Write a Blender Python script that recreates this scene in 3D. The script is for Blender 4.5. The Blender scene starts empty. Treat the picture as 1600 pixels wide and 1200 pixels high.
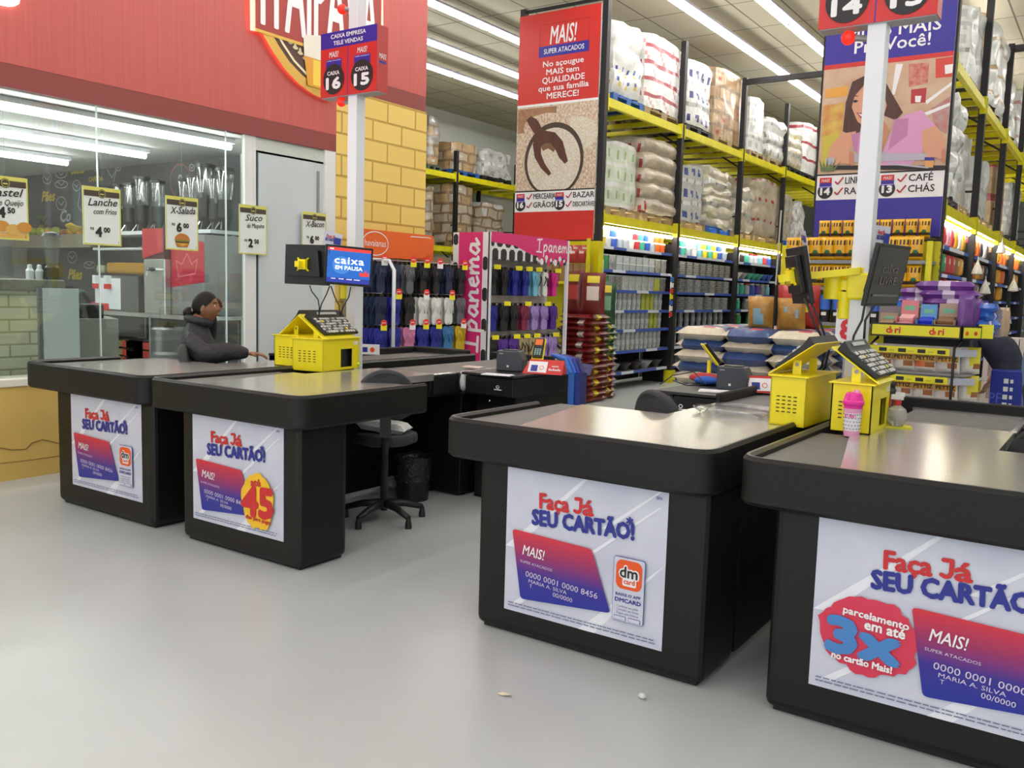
import bpy, math, random
from mathutils import Vector, Matrix, noise as mnoise
S = bpy.context.scene; COL = S.collection
RND = random.Random(11)
PI = math.pi
# ---------------------------------------------------------------- camera
F_PX, YAW, PITCH, ROLL = 1383.8, 0.60046966, 0.10568709, -0.02870508
CAM = Vector((0, 0, 1.55))
_f = Vector((-math.sin(YAW)*math.cos(PITCH), math.cos(YAW)*math.cos(PITCH), -math.sin(PITCH)))
_r0 = Vector((math.cos(YAW), math.sin(YAW), 0)); _d0 = _f.cross(_r0)
_r = _r0*math.cos(ROLL) + _d0*math.sin(ROLL); _d = -_r0*math.sin(ROLL) + _d0*math.cos(ROLL)
cd = bpy.data.cameras.new('camera'); cam = bpy.data.objects.new('camera', cd); COL.objects.link(cam)
cd.sensor_fit = 'HORIZONTAL'; cd.sensor_width = 36.0; cd.lens = F_PX/1600*36; cd.clip_end = 200; cd.clip_start = .05
cam.matrix_world = Matrix(((_r.x, -_d.x, -_f.x, 0), (_r.y, -_d.y, -_f.y, 0), (_r.z, -_d.z, -_f.z, CAM.z), (0, 0, 0, 1)))
S.camera = cam
# ---------------------------------------------------------------- world + exposure
w = bpy.data.worlds.new('world'); S.world = w; w.use_nodes = True
w.node_tree.nodes['Background'].inputs[0].default_value = (.93, .97, 1, 1)
w.node_tree.nodes['Background'].inputs[1].default_value = 0.62
S.view_settings.view_transform = 'Standard'; S.view_settings.look = 'None'
S.view_settings.gamma = 1.0; S.view_settings.use_curve_mapping = False
S.view_settings.exposure = 1.38
TUBE_POWER = 7.0
try:
    S.cycles.max_bounces = 6; S.cycles.diffuse_bounces = 3; S.cycles.glossy_bounces = 3
    S.cycles.transparent_max_bounces = 12; S.cycles.caustics_reflective = False; S.cycles.caustics_refractive = False
    S.cycles.sample_clamp_indirect = 4.0
except Exception: pass

# ---------------------------------------------------------------- helpers
def ray(x, y): return _r*((x-800)/F_PX) + _d*((y-600)/F_PX) + _f
def Wz(x, y, z=0.0): d = ray(x, y); return CAM + d*((z-CAM.z)/d.z)
def Wx(x, y, X): d = ray(x, y); return CAM + d*(X/d.x)
def Wy(x, y, Y): d = ray(x, y); return CAM + d*(Y/d.y)
def Wd(x, y, dep): return CAM + ray(x, y)*dep
def lin(h):
    h = h.lstrip('#'); o = []
    for i in (0, 2, 4):
        c = int(h[i:i+2], 16)/255
        o.append(c/12.92 if c <= .04045 else ((c+.055)/1.055)**2.4)
    return (o[0], o[1], o[2], 1)
MATS = {}
def mat(name, col='#808080', rough=.5, metal=0, emit=0, noise=None, bump=None, spec=None, coat=0, stretch=(1, 1, 1), trans=0):
    """noise = (scale, second colour, contrast)   bump = (scale, strength)"""
    if name in MATS: return MATS[name]
    m = bpy.data.materials.new(name); m.use_nodes = True; MATS[name] = m
    nt = m.node_tree; b = nt.nodes['Principled BSDF']; c = lin(col); m.diffuse_color = c
    b.inputs['Base Color'].default_value = c; b.inputs['Roughness'].default_value = rough; b.inputs['Metallic'].default_value = metal
    if spec is not None: b.inputs['Specular IOR Level'].default_value = spec
    if coat: b.inputs['Coat Weight'].default_value = coat; b.inputs['Coat Roughness'].default_value = .12
    if emit:
        b.inputs['Emission Color'].default_value = c; b.inputs['Emission Strength'].default_value = emit
    if trans: b.inputs['Transmission Weight'].default_value = trans
    if noise or bump:
        tc = nt.nodes.new('ShaderNodeTexCoord'); mp = nt.nodes.new('ShaderNodeMapping')
        mp.inputs['Scale'].default_value = stretch; nt.links.new(tc.outputs['Object'], mp.inputs['Vector'])
    if noise:
        n = nt.nodes.new('ShaderNodeTexNoise'); n.inputs['Scale'].default_value = noise[0]; n.inputs['Detail'].default_value = 4
        nt.links.new(mp.outputs[0], n.inputs['Vector'])
        r = nt.nodes.new('ShaderNodeValToRGB'); k = noise[2] if len(noise) > 2 else .2
        r.color_ramp.elements[0].position = .5-k; r.color_ramp.elements[1].position = .5+k
        r.color_ramp.elements[0].color = lin(noise[1]); r.color_ramp.elements[1].color = c
        nt.links.new(n.outputs['Fac'], r.inputs['Fac']); nt.links.new(r.outputs['Color'], b.inputs['Base Color'])
    if bump:
        n = nt.nodes.new('ShaderNodeTexNoise'); n.inputs['Scale'].default_value = bump[0]; n.inputs['Detail'].default_value = 3
        nt.links.new(mp.outputs[0], n.inputs['Vector'])
        bp = nt.nodes.new('ShaderNodeBump'); bp.inputs['Strength'].default_value = bump[1]; bp.inputs['Distance'].default_value = .02
        nt.links.new(n.outputs['Fac'], bp.inputs['Height']); nt.links.new(bp.outputs[0], b.inputs['Normal'])
    return m
def mat_brick(name, c1, c2, mortar, bw, rh, ms=.012, rough=.6, offset=.5, axes='xz', bump=.4, shift=(0, 0)):
    m = mat(name, c1, rough); nt = m.node_tree; b = nt.nodes['Principled BSDF']
    tc = nt.nodes.new('ShaderNodeTexCoord'); sx = nt.nodes.new('ShaderNodeSeparateXYZ'); cx = nt.nodes.new('ShaderNodeCombineXYZ')
    nt.links.new(tc.outputs['Object'], sx.inputs[0])
    for k, a in enumerate(axes):
        ad = nt.nodes.new('ShaderNodeMath'); ad.operation = 'ADD'; ad.inputs[1].default_value = shift[k]
        nt.links.new(sx.outputs['XYZ'.index(a.upper())], ad.inputs[0]); nt.links.new(ad.outputs[0], cx.inputs[k])
    t = nt.nodes.new('ShaderNodeTexBrick'); t.offset = offset
    for k, v in (('Color1', lin(c1)), ('Color2', lin(c2)), ('Mortar', lin(mortar)), ('Scale', 1), ('Mortar Size', ms), ('Brick Width', bw), ('Row Height', rh), ('Mortar Smooth', .2)):
        t.inputs[k].default_value = v
    nt.links.new(cx.outputs[0], t.inputs['Vector']); nt.links.new(t.outputs['Color'], b.inputs['Base Color'])
    if bump:
        bp = nt.nodes.new('ShaderNodeBump'); bp.inputs['Strength'].default_value = bump; bp.inputs['Distance'].default_value = .01; bp.invert = True
        nt.links.new(t.outputs['Fac'], bp.inputs['Height']); nt.links.new(bp.outputs[0], b.inputs['Normal'])
    return m
def mat_ramp(name, stops, axis=2, rough=.4, lo=0., hi=1.):
    m = mat(name, stops[0][1], rough); nt = m.node_tree; b = nt.nodes['Principled BSDF']
    tc = nt.nodes.new('ShaderNodeTexCoord'); sx = nt.nodes.new('ShaderNodeSeparateXYZ'); mr = nt.nodes.new('ShaderNodeMapRange')
    nt.links.new(tc.outputs['Object'], sx.inputs[0]); nt.links.new(sx.outputs[axis], mr.inputs['Value'])
    mr.inputs['From Min'].default_value = lo; mr.inputs['From Max'].default_value = hi
    r = nt.nodes.new('ShaderNodeValToRGB'); nt.links.new(mr.outputs[0], r.inputs['Fac'])
    while len(r.color_ramp.elements) < len(stops): r.color_ramp.elements.new(.5)
    for e, (p, c) in zip(r.color_ramp.elements, stops): e.position = p; e.color = lin(c)
    nt.links.new(r.outputs['Color'], b.inputs['Base Color']); return m
def mat_clear(name, tint='#ffffff', gloss=.08, rough=.02):
    if name in MATS: return MATS[name]
    m = bpy.data.materials.new(name); m.use_nodes = True; MATS[name] = m; nt = m.node_tree; nt.nodes.clear()
    o = nt.nodes.new('ShaderNodeOutputMaterial'); mx = nt.nodes.new('ShaderNodeMixShader'); t = nt.nodes.new('ShaderNodeBsdfTransparent')
    g = nt.nodes.new('ShaderNodeBsdfGlossy'); g.inputs['Roughness'].default_value = rough; t.inputs['Color'].default_value = lin(tint)
    lw = nt.nodes.new('ShaderNodeLayerWeight'); lw.inputs['Blend'].default_value = .3
    mr = nt.nodes.new('ShaderNodeMapRange'); mr.inputs['To Min'].default_value = gloss; mr.inputs['To Max'].default_value = .16
    nt.links.new(lw.outputs['Fresnel'], mr.inputs['Value']); nt.links.new(mr.outputs[0], mx.inputs['Fac'])
    nt.links.new(t.outputs[0], mx.inputs[1]); nt.links.new(g.outputs[0], mx.inputs[2]); nt.links.new(mx.outputs[0], o.inputs['Surface'])
    return m
_txt = {}
def text_geo(s, bold=0., shear=0., space=1.):
    k = (s, bold, shear, space)
    if k not in _txt:
        c = bpy.data.curves.new('t', 'FONT'); c.body = s; c.size = 1; c.offset = bold; c.shear = shear; c.space_character = space; c.resolution_u = 2; c.space_line = .95
        c.align_x = 'CENTER'
        o = bpy.data.objects.new('t', c); me = o.to_mesh()
        v = [(p.co.x, p.co.y) for p in me.vertices]; f = [tuple(p.vertices) for p in me.polygons]
        o.to_mesh_clear(); bpy.data.objects.remove(o); bpy.data.curves.remove(c)
        _txt[k] = (v, f)
    return _txt[k]
class MB:
    """collects shapes into one mesh; materials are looked up by object"""
    def __init__(s): s.v = []; s.f = []; s.m = []; s.mats = []; s.T = None
    def mi(s, m):
        if m not in s.mats: s.mats.append(m)
        return s.mats.index(m)
    def add(s, vs, fs, m):
        b = len(s.v); k = s.mi(m)
        s.v += [tuple(s.T @ Vector(p)) if s.T else tuple(p) for p in vs]
        for f in fs: s.f.append(tuple(b+i for i in f)); s.m.append(k)
    def box(s, c, d, m, rz=0, M=None):
        x, y, z = d[0]/2, d[1]/2, d[2]/2
        vs = [Vector((a, b, e)) for a in (-x, x) for b in (-y, y) for e in (-z, z)]
        R = M if M else Matrix.Rotation(rz, 3, 'Z')
        s.add([Vector(c)+R@v for v in vs], [(0, 1, 3, 2), (4, 6, 7, 5), (0, 4, 5, 1), (2, 3, 7, 6), (0, 2, 6, 4), (1, 5, 7, 3)], m); return s
    def bb(s, a, b, m):
        return s.box([(p+q)/2 for p, q in zip(a, b)], [abs(q-p) for p, q in zip(a, b)], m)
    def bar(s, a, b, w, m, h=None):
        a = Vector(a); b = Vector(b); d = b-a; q = d.to_track_quat('Z', 'Y').to_matrix()
        return s.box((a+b)/2, (w, h or w, d.length), m, M=q)
    def tube(s, pts, r, m, n=8, r1=None, cap=True):
        pts = [Vector(p) for p in pts]; rings = []; N = len(pts); up = None
        for i, p in enumerate(pts):
            d = (pts[min(i+1, N-1)]-pts[max(i-1, 0)]).normalized()
            if up is None: up = Vector((0, 0, 1)) if abs(d.z) < .9 else Vector((1, 0, 0))
            a = d.cross(up).normalized(); bb = a.cross(d); up = bb
            rr = r if r1 is None else r+(r1-r)*i/(N-1)
            if isinstance(r, (list, tuple)): rr = r[i]
            rings.append([p+(a*math.cos(2*PI*k/n)+bb*math.sin(2*PI*k/n))*rr for k in range(n)])
        vs = [v for g in rings for v in g]; fs = []
        for i in range(N-1):
            for k in range(n): fs.append((i*n+k, i*n+(k+1) % n, (i+1)*n+(k+1) % n, (i+1)*n+k))
        if cap: fs += [tuple(range(n-1, -1, -1)), tuple((N-1)*n+k for k in range(n))]
        s.add(vs, fs, m); return s
    def lathe(s, prof, m, c=(0, 0, 0), n=20, mz=None):
        vs = []; c = Vector(c)
        for r, z in prof: vs += [c+Vector((r*math.cos(2*PI*k/n), r*math.sin(2*PI*k/n), z)) for k in range(n)]
        for i in range(len(prof)-1):
            fs = [(i*n+k, i*n+(k+1) % n, (i+1)*n+(k+1) % n, (i+1)*n+k) for k in range(n)]
            s.add([], [], m) if False else None
            mm = m[min(i, len(m)-1)] if isinstance(m, (list, tuple)) else m
            b = len(s.v); s.add([vs[j] for j in range(i*n, (i+2)*n)], [(k, (k+1) % n, n+(k+1) % n, n+k) for k in range(n)], mm)
        mm0 = m[0] if isinstance(m, (list, tuple)) else m; mm1 = m[-1] if isinstance(m, (list, tuple)) else m
        if prof[0][0] > 1e-4: s.add(vs[:n], [tuple(range(n-1, -1, -1))], mm0)
        if prof[-1][0] > 1e-4: s.add(vs[-n:], [tuple(range(n))], mm1)
        return s
    def prism(s, poly, z0, z1, m, axis='z'):
        def P(x, y, z): return (x, y, z) if axis == 'z' else ((x, z, y) if axis == 'y' else (z, x, y))
        n = len(poly); vs = [P(x, y, z0) for x, y in poly]+[P(x, y, z1) for x, y in poly]
        fs = [tuple(range(n-1, -1, -1)), tuple(range(n, 2*n))]+[(k, (k+1) % n, n+(k+1) % n, n+k) for k in range(n)]
        s.add(vs, fs, m); return s
    def ell(s, c, r, m, n=16, k=10, M=None):
        vs = []; c = Vector(c)
        for i in range(k+1):
            t = PI*i/k
            for j in range(n):
                p = Vector((r[0]*math.sin(t)*math.cos(2*PI*j/n), r[1]*math.sin(t)*math.sin(2*PI*j/n), r[2]*math.cos(t)))
                vs.append(c+(M@p if M else p))
        s.add(vs, [(i*n+j, (i+1)*n+j, (i+1)*n+(j+1) % n, i*n+(j+1) % n) for i in range(k) for j in range(n)], m); return s
    # ---- flat graphics in the x-z plane facing -y
    def pl(s, pts, m, L=1): y = -.0012*L-4e-5*(len(s.f) % 25); s.add([(x, y, z) for x, z in pts], [tuple(range(len(pts)))], m); return s
    def rrect(s, cx, cz, hw, hh, r, m, L=1):
        P = []
        for qx, qz, a in ((1, 1, 0), (-1, 1, PI/2), (-1, -1, PI), (1, -1, 1.5*PI)): P += [(cx+qx*(hw-r)+r*math.cos(a+k*PI/12), cz+qz*(hh-r)+r*math.sin(a+k*PI/12)) for k in range(7)]
        return s.pl(P, m, L)
    def rect(s, x0, z0, x1, z1, m, L=1): return s.pl([(x0, z0), (x1, z0), (x1, z1), (x0, z1)], m, L)
    def disc(s, cx, cz, r, m, L=1, rz=None, n=28, a0=0, a1=2*PI):
        return s.pl([(cx+r*math.cos(a0+(a1-a0)*k/n), cz+(rz or r)*math.sin(a0+(a1-a0)*k/n)) for k in range(n+(0 if abs(a1-a0-2*PI) < .01 else 1))], m, L)
    def ring(s, cx, cz, r, wd, m, L=1, rz=None, n=32, a0=0, a1=2*PI):
        rz = rz or r; return s.stroke([(cx+r*math.cos(a0+(a1-a0)*k/n), cz+rz*math.sin(a0+(a1-a0)*k/n)) for k in range(n+1)], wd, m, L)
    def stroke(s, pts, wd, m, L=1, dots=True):
        for (x0, z0), (x1, z1) in zip(pts, pts[1:]):
            l = math.hypot(x1-x0, z1-z0) or 1e-6; nx, nz = -(z1-z0)/l*wd/2, (x1-x0)/l*wd/2
            s.pl([(x0-nx, z0-nz), (x1-nx, z1-nz), (x1+nx, z1+nz), (x0+nx, z0+nz)], m, L)
        if dots:
            for x, z in pts: s.disc(x, z, wd/2, m, L, n=7)
        return s
    def text(s, t, x, z, h, m, L=2, bold=.02, shear=0, w=None, rot=0, al='c', skew=0, sx=1., space=1.):
        if not t: return s
        v, f = text_geo(t, 0., shear, space)
        if not v: return s
        xs = [p[0] for p in v]; k = h/.72; k2 = k*sx; wid = (max(xs)-min(xs))
        if w: k2 = w/wid
        mx = (max(xs)+min(xs))/2; ox = {'c': mx, 'l': min(xs), 'r': max(xs)}[al]
        ca, sa = math.cos(rot), math.sin(rot); e = max(0, bold)*1.1
        offs = [(0, 0)]+([(e*math.cos(q*PI/4), e*math.sin(q*PI/4)) for q in range(8)] if e > .004 else [])
        for i, (ex, ez) in enumerate(offs):
            vs = []
            for a, b in v:
                X = (a-ox)*k2+ex*k; Z = (b+ez)*k+(a-ox)*k2*skew
                vs.append((x+X*ca-Z*sa, -.0012*L-1e-4*i, z+X*sa+Z*ca))
            s.add(vs, f, m)
        return s
    def build(s, name, parent=None, smooth=False, bevel=0, loc=None, rz=0, seg=2, M=None):
        me = bpy.data.meshes.new(name); me.from_pydata(s.v, [], s.f)
        for m in s.mats: me.materials.append(m)
        me.polygons.foreach_set('material_index', s.m)
        if smooth is True: me.polygons.foreach_set('use_smooth', [True]*len(me.polygons))
        me.update(); o = bpy.data.objects.new(name, me); COL.objects.link(o)
        if smooth == 'auto':
            me.polygons.foreach_set('use_smooth', [True]*len(me.polygons)); me.set_sharp_from_angle(angle=.6)
        if parent: o.parent = parent
        if loc is not None: o.location = loc
        if rz: o.rotation_euler = (0, 0, rz)
        if M is not None: o.matrix_local = M
        if bevel:
            b = o.modifiers.new('bevel', 'BEVEL'); b.width = bevel; b.segments = seg; b.limit_method = 'ANGLE'; b.angle_limit = .7
        return o
def tag(o, label, cat, group=None, kind=None):
    if label: o['label'] = label
    if cat: o['category'] = cat
    if group: o['group'] = group
    if kind: o['kind'] = kind
    return o
def thing(name, label, cat, loc=(0, 0, 0), rz=0, group=None, M=None):
    o = bpy.data.objects.new(name, None); COL.objects.link(o); o.empty_display_size = .1
    o.location = loc; o.rotation_euler = (0, 0, rz)
    if M is not None: o.matrix_world = M
    return tag(o, label, cat, group)
def struct(o): o['kind'] = 'structure'; return o
KIDS = {}
def dup(root, loc, rz=None, label=None, group=None, M=None, sc=None):
    r = root.copy(); COL.objects.link(r); r.location = loc
    if rz is not None: r.rotation_euler = (0, 0, rz)
    if M is not None: r.matrix_world = M
    if sc is not None: r.scale = sc
    if label: r['label'] = label
    if group: r['group'] = group
    for ch in list(root.children):
        c = ch.copy(); COL.objects.link(c); c.parent = r
        for g in ch.children: d = g.copy(); COL.objects.link(d); d.parent = c
    return r
def frame(o, r, u):
    """matrix with local x = r, local z = u, local -y = towards the viewer"""
    r = Vector(r).normalized(); u = Vector(u); u = (u-r*u.dot(r)).normalized(); n = u.cross(r)
    return Matrix(((r.x, n.x, u.x, o[0]), (r.y, n.y, u.y, o[1]), (r.z, n.z, u.z, o[2]), (0, 0, 0, 1)))
def pillow(w, h, d, m, nu=10, nv=10, cell=None, wrinkle=.0, seed=0, p=2.6):
    """sealed bag standing in x-z, thickness along y, bottom at z=0; cell(i,j,front) picks the material"""
    B = MB()
    for side in (-1, 1):
        vs = []; fs = []
        for j in range(nv+1):
            for i in range(nu+1):
                a = 2*i/nu-1; b = 2*j/nv-1
                t = max(0, (1-abs(a)**p))**.5*max(0, (1-abs(b)**p))**.5
                y = side*d/2*t + wrinkle*mnoise.noise(Vector((i*.9+seed, j*.9, side*3.)))*min(1, t*2)
                vs.append((a*w/2*(1-.05*(1-abs(b))), y, (b+1)/2*h))
        for j in range(nv):
            for i in range(nu):
                q = (j*(nu+1)+i, j*(nu+1)+i+1, (j+1)*(nu+1)+i+1, (j+1)*(nu+1)+i)
                B.add([vs[k] for k in q], [(0, 1, 2, 3) if side < 0 else (3, 2, 1, 0)], cell(i/nu, j/nv, side < 0) if cell else m)
    # weld
    idx = {}; nv_ = []; rem = []
    for v in B.v:
        k = tuple(round(c, 5) for c in v)
        if k not in idx: idx[k] = len(nv_); nv_.append(v)
        rem.append(idx[k])
    B.v = nv_; B.f = [tuple(rem[i] for i in f) for f in B.f]
    return B
def gridbox(w, d, h, pick, c=.1, amp=.012, bulge=0, layers=4, seed=0, taper=0):
    """box on z=0 made of small faces with wobble; pick(side, i, j, ni, nj) picks the material"""
    B = MB(); c *= .62; nx, ny, nz = max(2, round(w/c)), max(2, round(d/c)), max(2, round(h/c))
    def P(x, y, z):
        v = Vector((x*w-w/2, y*d-d/2, z*h))
        n = mnoise.noise_vector(Vector((v.x*3+seed*7.3, v.y*3, v.z*3)))
        k = bulge*(abs(math.sin(PI*z*layers))**.6)-taper*z
        r = Vector((v.x/w*2, v.y/d*2, 0))
        q = min(1, max(0, (abs(r.x)+abs(r.y)-1.55)/.45)); r2 = r*(k-.05*q)
        return v+n*amp*2+r2+Vector((0, 0, -.03*q if z > .98 else 0))
    def face(side, n1, n2, fn):
        for i in range(n1):
            for j in range(n2):
                B.add([P(*fn(i/n1, j/n2)), P(*fn((i+1)/n1, j/n2)), P(*fn((i+1)/n1, (j+1)/n2)), P(*fn(i/n1, (j+1)/n2))], [(0, 1, 2, 3)], pick(side, i, j, n1, n2))
    face('front', nx, nz, lambda a, b: (a, 0, b)); face('right', ny, nz, lambda a, b: (1, a, b)); face('back', nx, nz, lambda a, b: (1-a, 1, b)); face('left', ny, nz, lambda a, b: (0, 1-a, b))
    face('top', nx, ny, lambda a, b: (a, b, 1))
    idx = {}; nv_ = []; rem = []
    for v in B.v:
        k = tuple(round(x, 5) for x in v)
        if k not in idx: idx[k] = len(nv_); nv_.append(v)
        rem.append(idx[k])
    B.v = nv_; B.f = [tuple(rem[i] for i in f) for f in B.f]
    return B
# ---------------------------------------------------------------- common materials
BLACK = mat('black_laminate', '#151413', .42, spec=.35, noise=(30, '#100f0e', .3), bump=(60, .12), stretch=(1, 1, 14))
BLACK_S = mat('black_plastic', '#151516', .38)
RUBBER = mat('black_rubber', '#131312', .5, spec=.35, bump=(40, .1), stretch=(1, 1, 12))
STEEL = mat('brushed_steel', '#e4e4e0', .21, .74, noise=(14, '#cfcfcb', .3), stretch=(1, 12, 1))
STEEL_D = mat('dull_steel', '#8f8f8d', .35, .8)
BELT = mat('conveyor_belt', '#6c6b69', .55, noise=(20, '#61605e', .3))
YEL = mat('yellow_paint', '#fdea1e', .36)
YEL2 = mat('rack_yellow', '#e8df12', .4, noise=(6, '#d4c70e', .3))
RACKB = mat('rack_black', '#1e1d20', .5)
WHITE = mat('white_paint', '#e9ebf0', .4)
PAPER = mat('white_paper', '#eeeef2', .6)
GREYM = mat('grey_metal', '#9a9a9a', .4, .5)
CHROME = mat('chrome', '#d8d8d8', .12, 1)
RED = mat('sign_red', '#d3302c', .4)
BLUE = mat('sign_blue', '#33299a', .4)
INK = mat('ink_black', '#262326', .5)
INKW = mat('print_white', '#f3f1f2', .5)
TUBE = mat('lamp_tube', '#fffdf6', .3, emit=TUBE_POWER)
# ================================================================ the setting
CZ = 6.35
FLOORM = mat('polished_concrete', '#c2c8c8', .3, noise=(1.1, '#b2b8b8', .35), bump=(90, .02), spec=.4)
B = MB(); B.bb((-17, -5, -.1), (7, 42, 0), FLOORM); struct(B.build('floor'))
CEILM = mat_brick('ceiling_tile', '#cfc8b2', '#c9c2ac', '#7d7665', .77, 1.45, .016, .8, 0, 'xy', .3, (20.4, 20.28))
B = MB(); B.bb((-17, -5, CZ), (7, 42, CZ+.1), CEILM); struct(B.build('ceiling'))
WALLP = mat('pale_wall_paint', '#dfe3da', .7, noise=(1.5, '#d3d7cd', .3))
B = MB(); B.bb((-15.9, 8, 0), (-15.7, 42, CZ), WALLP); struct(B.build('wall_far_left'))
B = MB(); B.bb((-15.7, 41.8, 0), (7, 42, CZ), WALLP); struct(B.build('wall_rear'))
B = MB(); B.bb((6.8, -5, 0), (7, 41.8, CZ), WALLP); struct(B.build('wall_right'))
# cafe front
XW = -6.87
YW = mat('ochre_wall_paint', '#e0bd6b', .55, noise=(2.5, '#d2ad5c', .3), bump=(8, .15))
CRACK = mat('wall_crack', '#8d6f38', .8)
B = MB(); B.bb((XW-.18, -3, 0), (XW, 5.3, .715), YW)
CR = [(0, 700), (20, 703), (40, 702), (50, 692), (66, 687), (80, 690), (95, 694)]
CR2 = [(0, 724), (30, 721), (60, 717), (95, 712)]
for pts, wd in ((CR, .008), (CR2, .005)):
    P = [Wx(x, y, XW) for x, y in pts]
    for a, b in zip(P, P[1:]): B.bar(a, b, wd, CRACK)
struct(B.build('wall_front_low'))
SILL = mat('white_sill', '#e8e2d2', .45)
B = MB(); B.bb((XW-.24, -3, .715), (XW+.02, 5.3, .775), SILL); struct(B.build('trim_1', bevel=.008))
BRICKY = mat_brick('yellow_block', '#f0cf74', '#ecca6c', '#c39c45', .465, .2185, .012, .6, .5, 'yz', .8, (20 - .02, 10-.012))
B = MB(); B.bb((XW-.22, 6.68, 0), (XW, 8.12, 3.575), BRICKY); struct(B.build('wall_brick'))
REDP = mat('red_fascia_panel', '#cc625b', .4, noise=(9, '#bb564f', .3), stretch=(1, 6, .12))
REDD = mat('dark_red_band', '#8f423e', .5)
B = MB()
B.bb((XW-.1, -4, 3.094), (XW, 6.68, CZ), REDP); B.bb((XW-.1, -4, 2.923), (XW-.002, 6.68, 3.094), REDD)
B.bb((XW-.1, 6.68, 3.745), (XW, 8.1, CZ), REDP); B.bb((XW-.1, 6.68, 3.575), (XW-.002, 8.1, 3.745), REDD)
struct(B.build('wall_left'))
B = MB(); B.bb((-15.7, 8.0, 0), (XW-.22, 8.12, CZ), WALLP); struct(B.build('wall_cafe_side'))
# cafe room
CAFC = mat('cafe_ceiling_paint', '#dcdcd8', .7)
B = MB(); B.bb((-13.2, -3, 2.98), (XW-.1, 6.8, 3.06), CAFC); struct(B.build('ceiling_cafe'))
CHALK = mat('chalkboard', '#5b595d', .6, noise=(2, '#4d4b4f', .3))
CHL = mat('chalk_white', '#b9b8b8', .8); CHY = mat('chalk_yellow', '#d2b53c', .8)
DARKP = mat('dark_grey_panel', '#5a5a5c', .5)
B = MB(); O = Vector((-13.2, 6.7, 0))
B.v += [(0, 0, 0), (6.1, 0, 0), (6.1, 0, 2.98), (0, 0, 2.98), (0, .1, 0), (6.1, .1, 0), (6.1, .1, 2.98), (0, .1, 2.98)]
for f in ((0, 1, 2, 3), (5, 4, 7, 6)): B.f.append(f); B.m.append(B.mi(CHALK))
def L(x, y): p = Wy(x, y, 6.7); return (p.x-O.x, p.z)
def dood(pts, wd=.012, m=CHL): B.stroke([L(*p) for p in pts], wd, m, 2, dots=False)
def circ(x, y, r, n=12, e=1.): return [(x+r*math.cos(2*PI*k/n), y+r*e*math.sin(2*PI*k/n)) for k in range(n+1)]
for x, y, r, e in ((74, 279, 7, 1.2), (96, 318, 8, 1.3), (96, 288, 10, .6), (120, 290, 6, 1.4), (150, 262, 5, 1), (96, 272, 9, .7), (113, 402, 7, 1.3), (140, 414, 9, .6), (230, 390, 14, .5), (30, 428, 6, 1.3), (14, 412, 6, 1.2),
                   (353, 432, 6, 1.3), (378, 420, 6, 1.6), (365, 470, 9, 1.2), (378, 474, 8, 1.1), (352, 448, 4, 1), (185, 262, 4, 1.2), (300, 262, 4, 1.3), (355, 415, 3, 1.)):
    dood(circ(x, y, r, 12, e)); dood([(x-r*.6, y-r*.4), (x, y+r*.3*e), (x+r*.5, y-r*.4)])
for k in range(9): dood([(357+k*2.2, 466-k*4.6), (361+k*2.2, 463-k*4.6), (360+k*2.2, 460-k*4.6)])
dood([(125, 300), (122, 322), (128, 330), (132, 318)]); dood([(168, 265), (175, 278), (182, 265), (178, 284)])
a = L(262, 283); B.ring(L(282, 283)[0], L(282, 283)[1], .2, .02, mat('chalk_copper', '#a06a5a', .8), 2); B.text('9', *L(282, 288), .12, CHL, 3)
def ctext(t, x, y, h, m, sk=.3, bold=.03): p = L(x, y); B.text(t, p[0], p[1], h, m, 3, bold, sk)
ctext('Pães', 76, 314, .14, CHY); ctext('Pães', 118, 436, .14, CHY); ctext('CAFÉ DA', 150, 283, .06, CHY, 0); ctext('Co', 103, 346, .16, CHL); ctext('Doce', 4, 428, .14, CHY); ctext('Sucos', 122, 271, .1, CHY)
struct(B.build('wall_back', loc=O))
GREYW = mat('cafe_grey_wall', '#9d9b96', .7)
B = MB(); B.bb((-13.2, 6.66, 0), (-7.1, 6.69, 1.12), GREYW); struct(B.build('wall_back_low'))
B = MB(); B.bb((-13.3, -3, 0), (-13.2, 6.8, 2.98), GREYW); struct(B.build('wall_cafe_left'))
B = MB(); B.bb((-8.3, 6.6, 0), (XW-.22, 6.695, 2.98), mat('cafe_white_panel', '#d9dedd', .35)); struct(B.build('wall_cafe_partition'))
# glass panes and door
GLASS = mat_clear('shop_glass', '#eef4f2', .07)
for i, (a, b) in enumerate(((-3, 1.6), (1.605, 4.085), (4.091, 5.33), (5.336, 5.53))):
    B = MB(); B.bb((XW-.05, a, .775), (XW-.04, b, 2.923), GLASS); struct(B.build('window_%d' % (i+1)))
for i, y in enumerate((4.088, 5.333)):
    B = MB(); B.bb((XW-.055, y-.0025, .775), (XW-.035, y+.0025, 2.923), mat('glass_edge', '#e8f2ee', .2, emit=0)); struct(B.build('trim_%d' % (i+2)))
B = MB(); DG = mat('frosted_door_panel', '#d3dadd', .18, noise=(1.2, '#c3cccf', .3), stretch=(1, 1, .5), bump=(2.5, .25)); DF = mat('door_frame_white', '#e6e8e6', .4); DK = mat('door_gap', '#4a4c4e', .6)
B.bb((XW-.06, 5.53, 0), (XW-.02, 5.66, 2.923), DF); B.bb((XW-.06, 5.66, 0), (XW-.045, 5.70, 2.8), DK); B.bb((XW-.06, 5.70, 0), (XW-.03, 6.53, 2.80), DG).bb((XW-.06, 5.66, 2.80), (XW-.03, 6.53, 2.923), mat('door_transom', '#cfd4cc', .4))
B.bb((XW-.06, 6.53, 0), (XW-.005, 6.68, 2.923), DF); B.bb((XW-.06, 5.70, 2.78), (XW-.03, 6.53, 2.80), DF); B.bb((XW-.035, 6.44, 1.9), (XW-.02, 6.47, 2.7), GREYM)
struct(B.build('door_1'))
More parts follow.
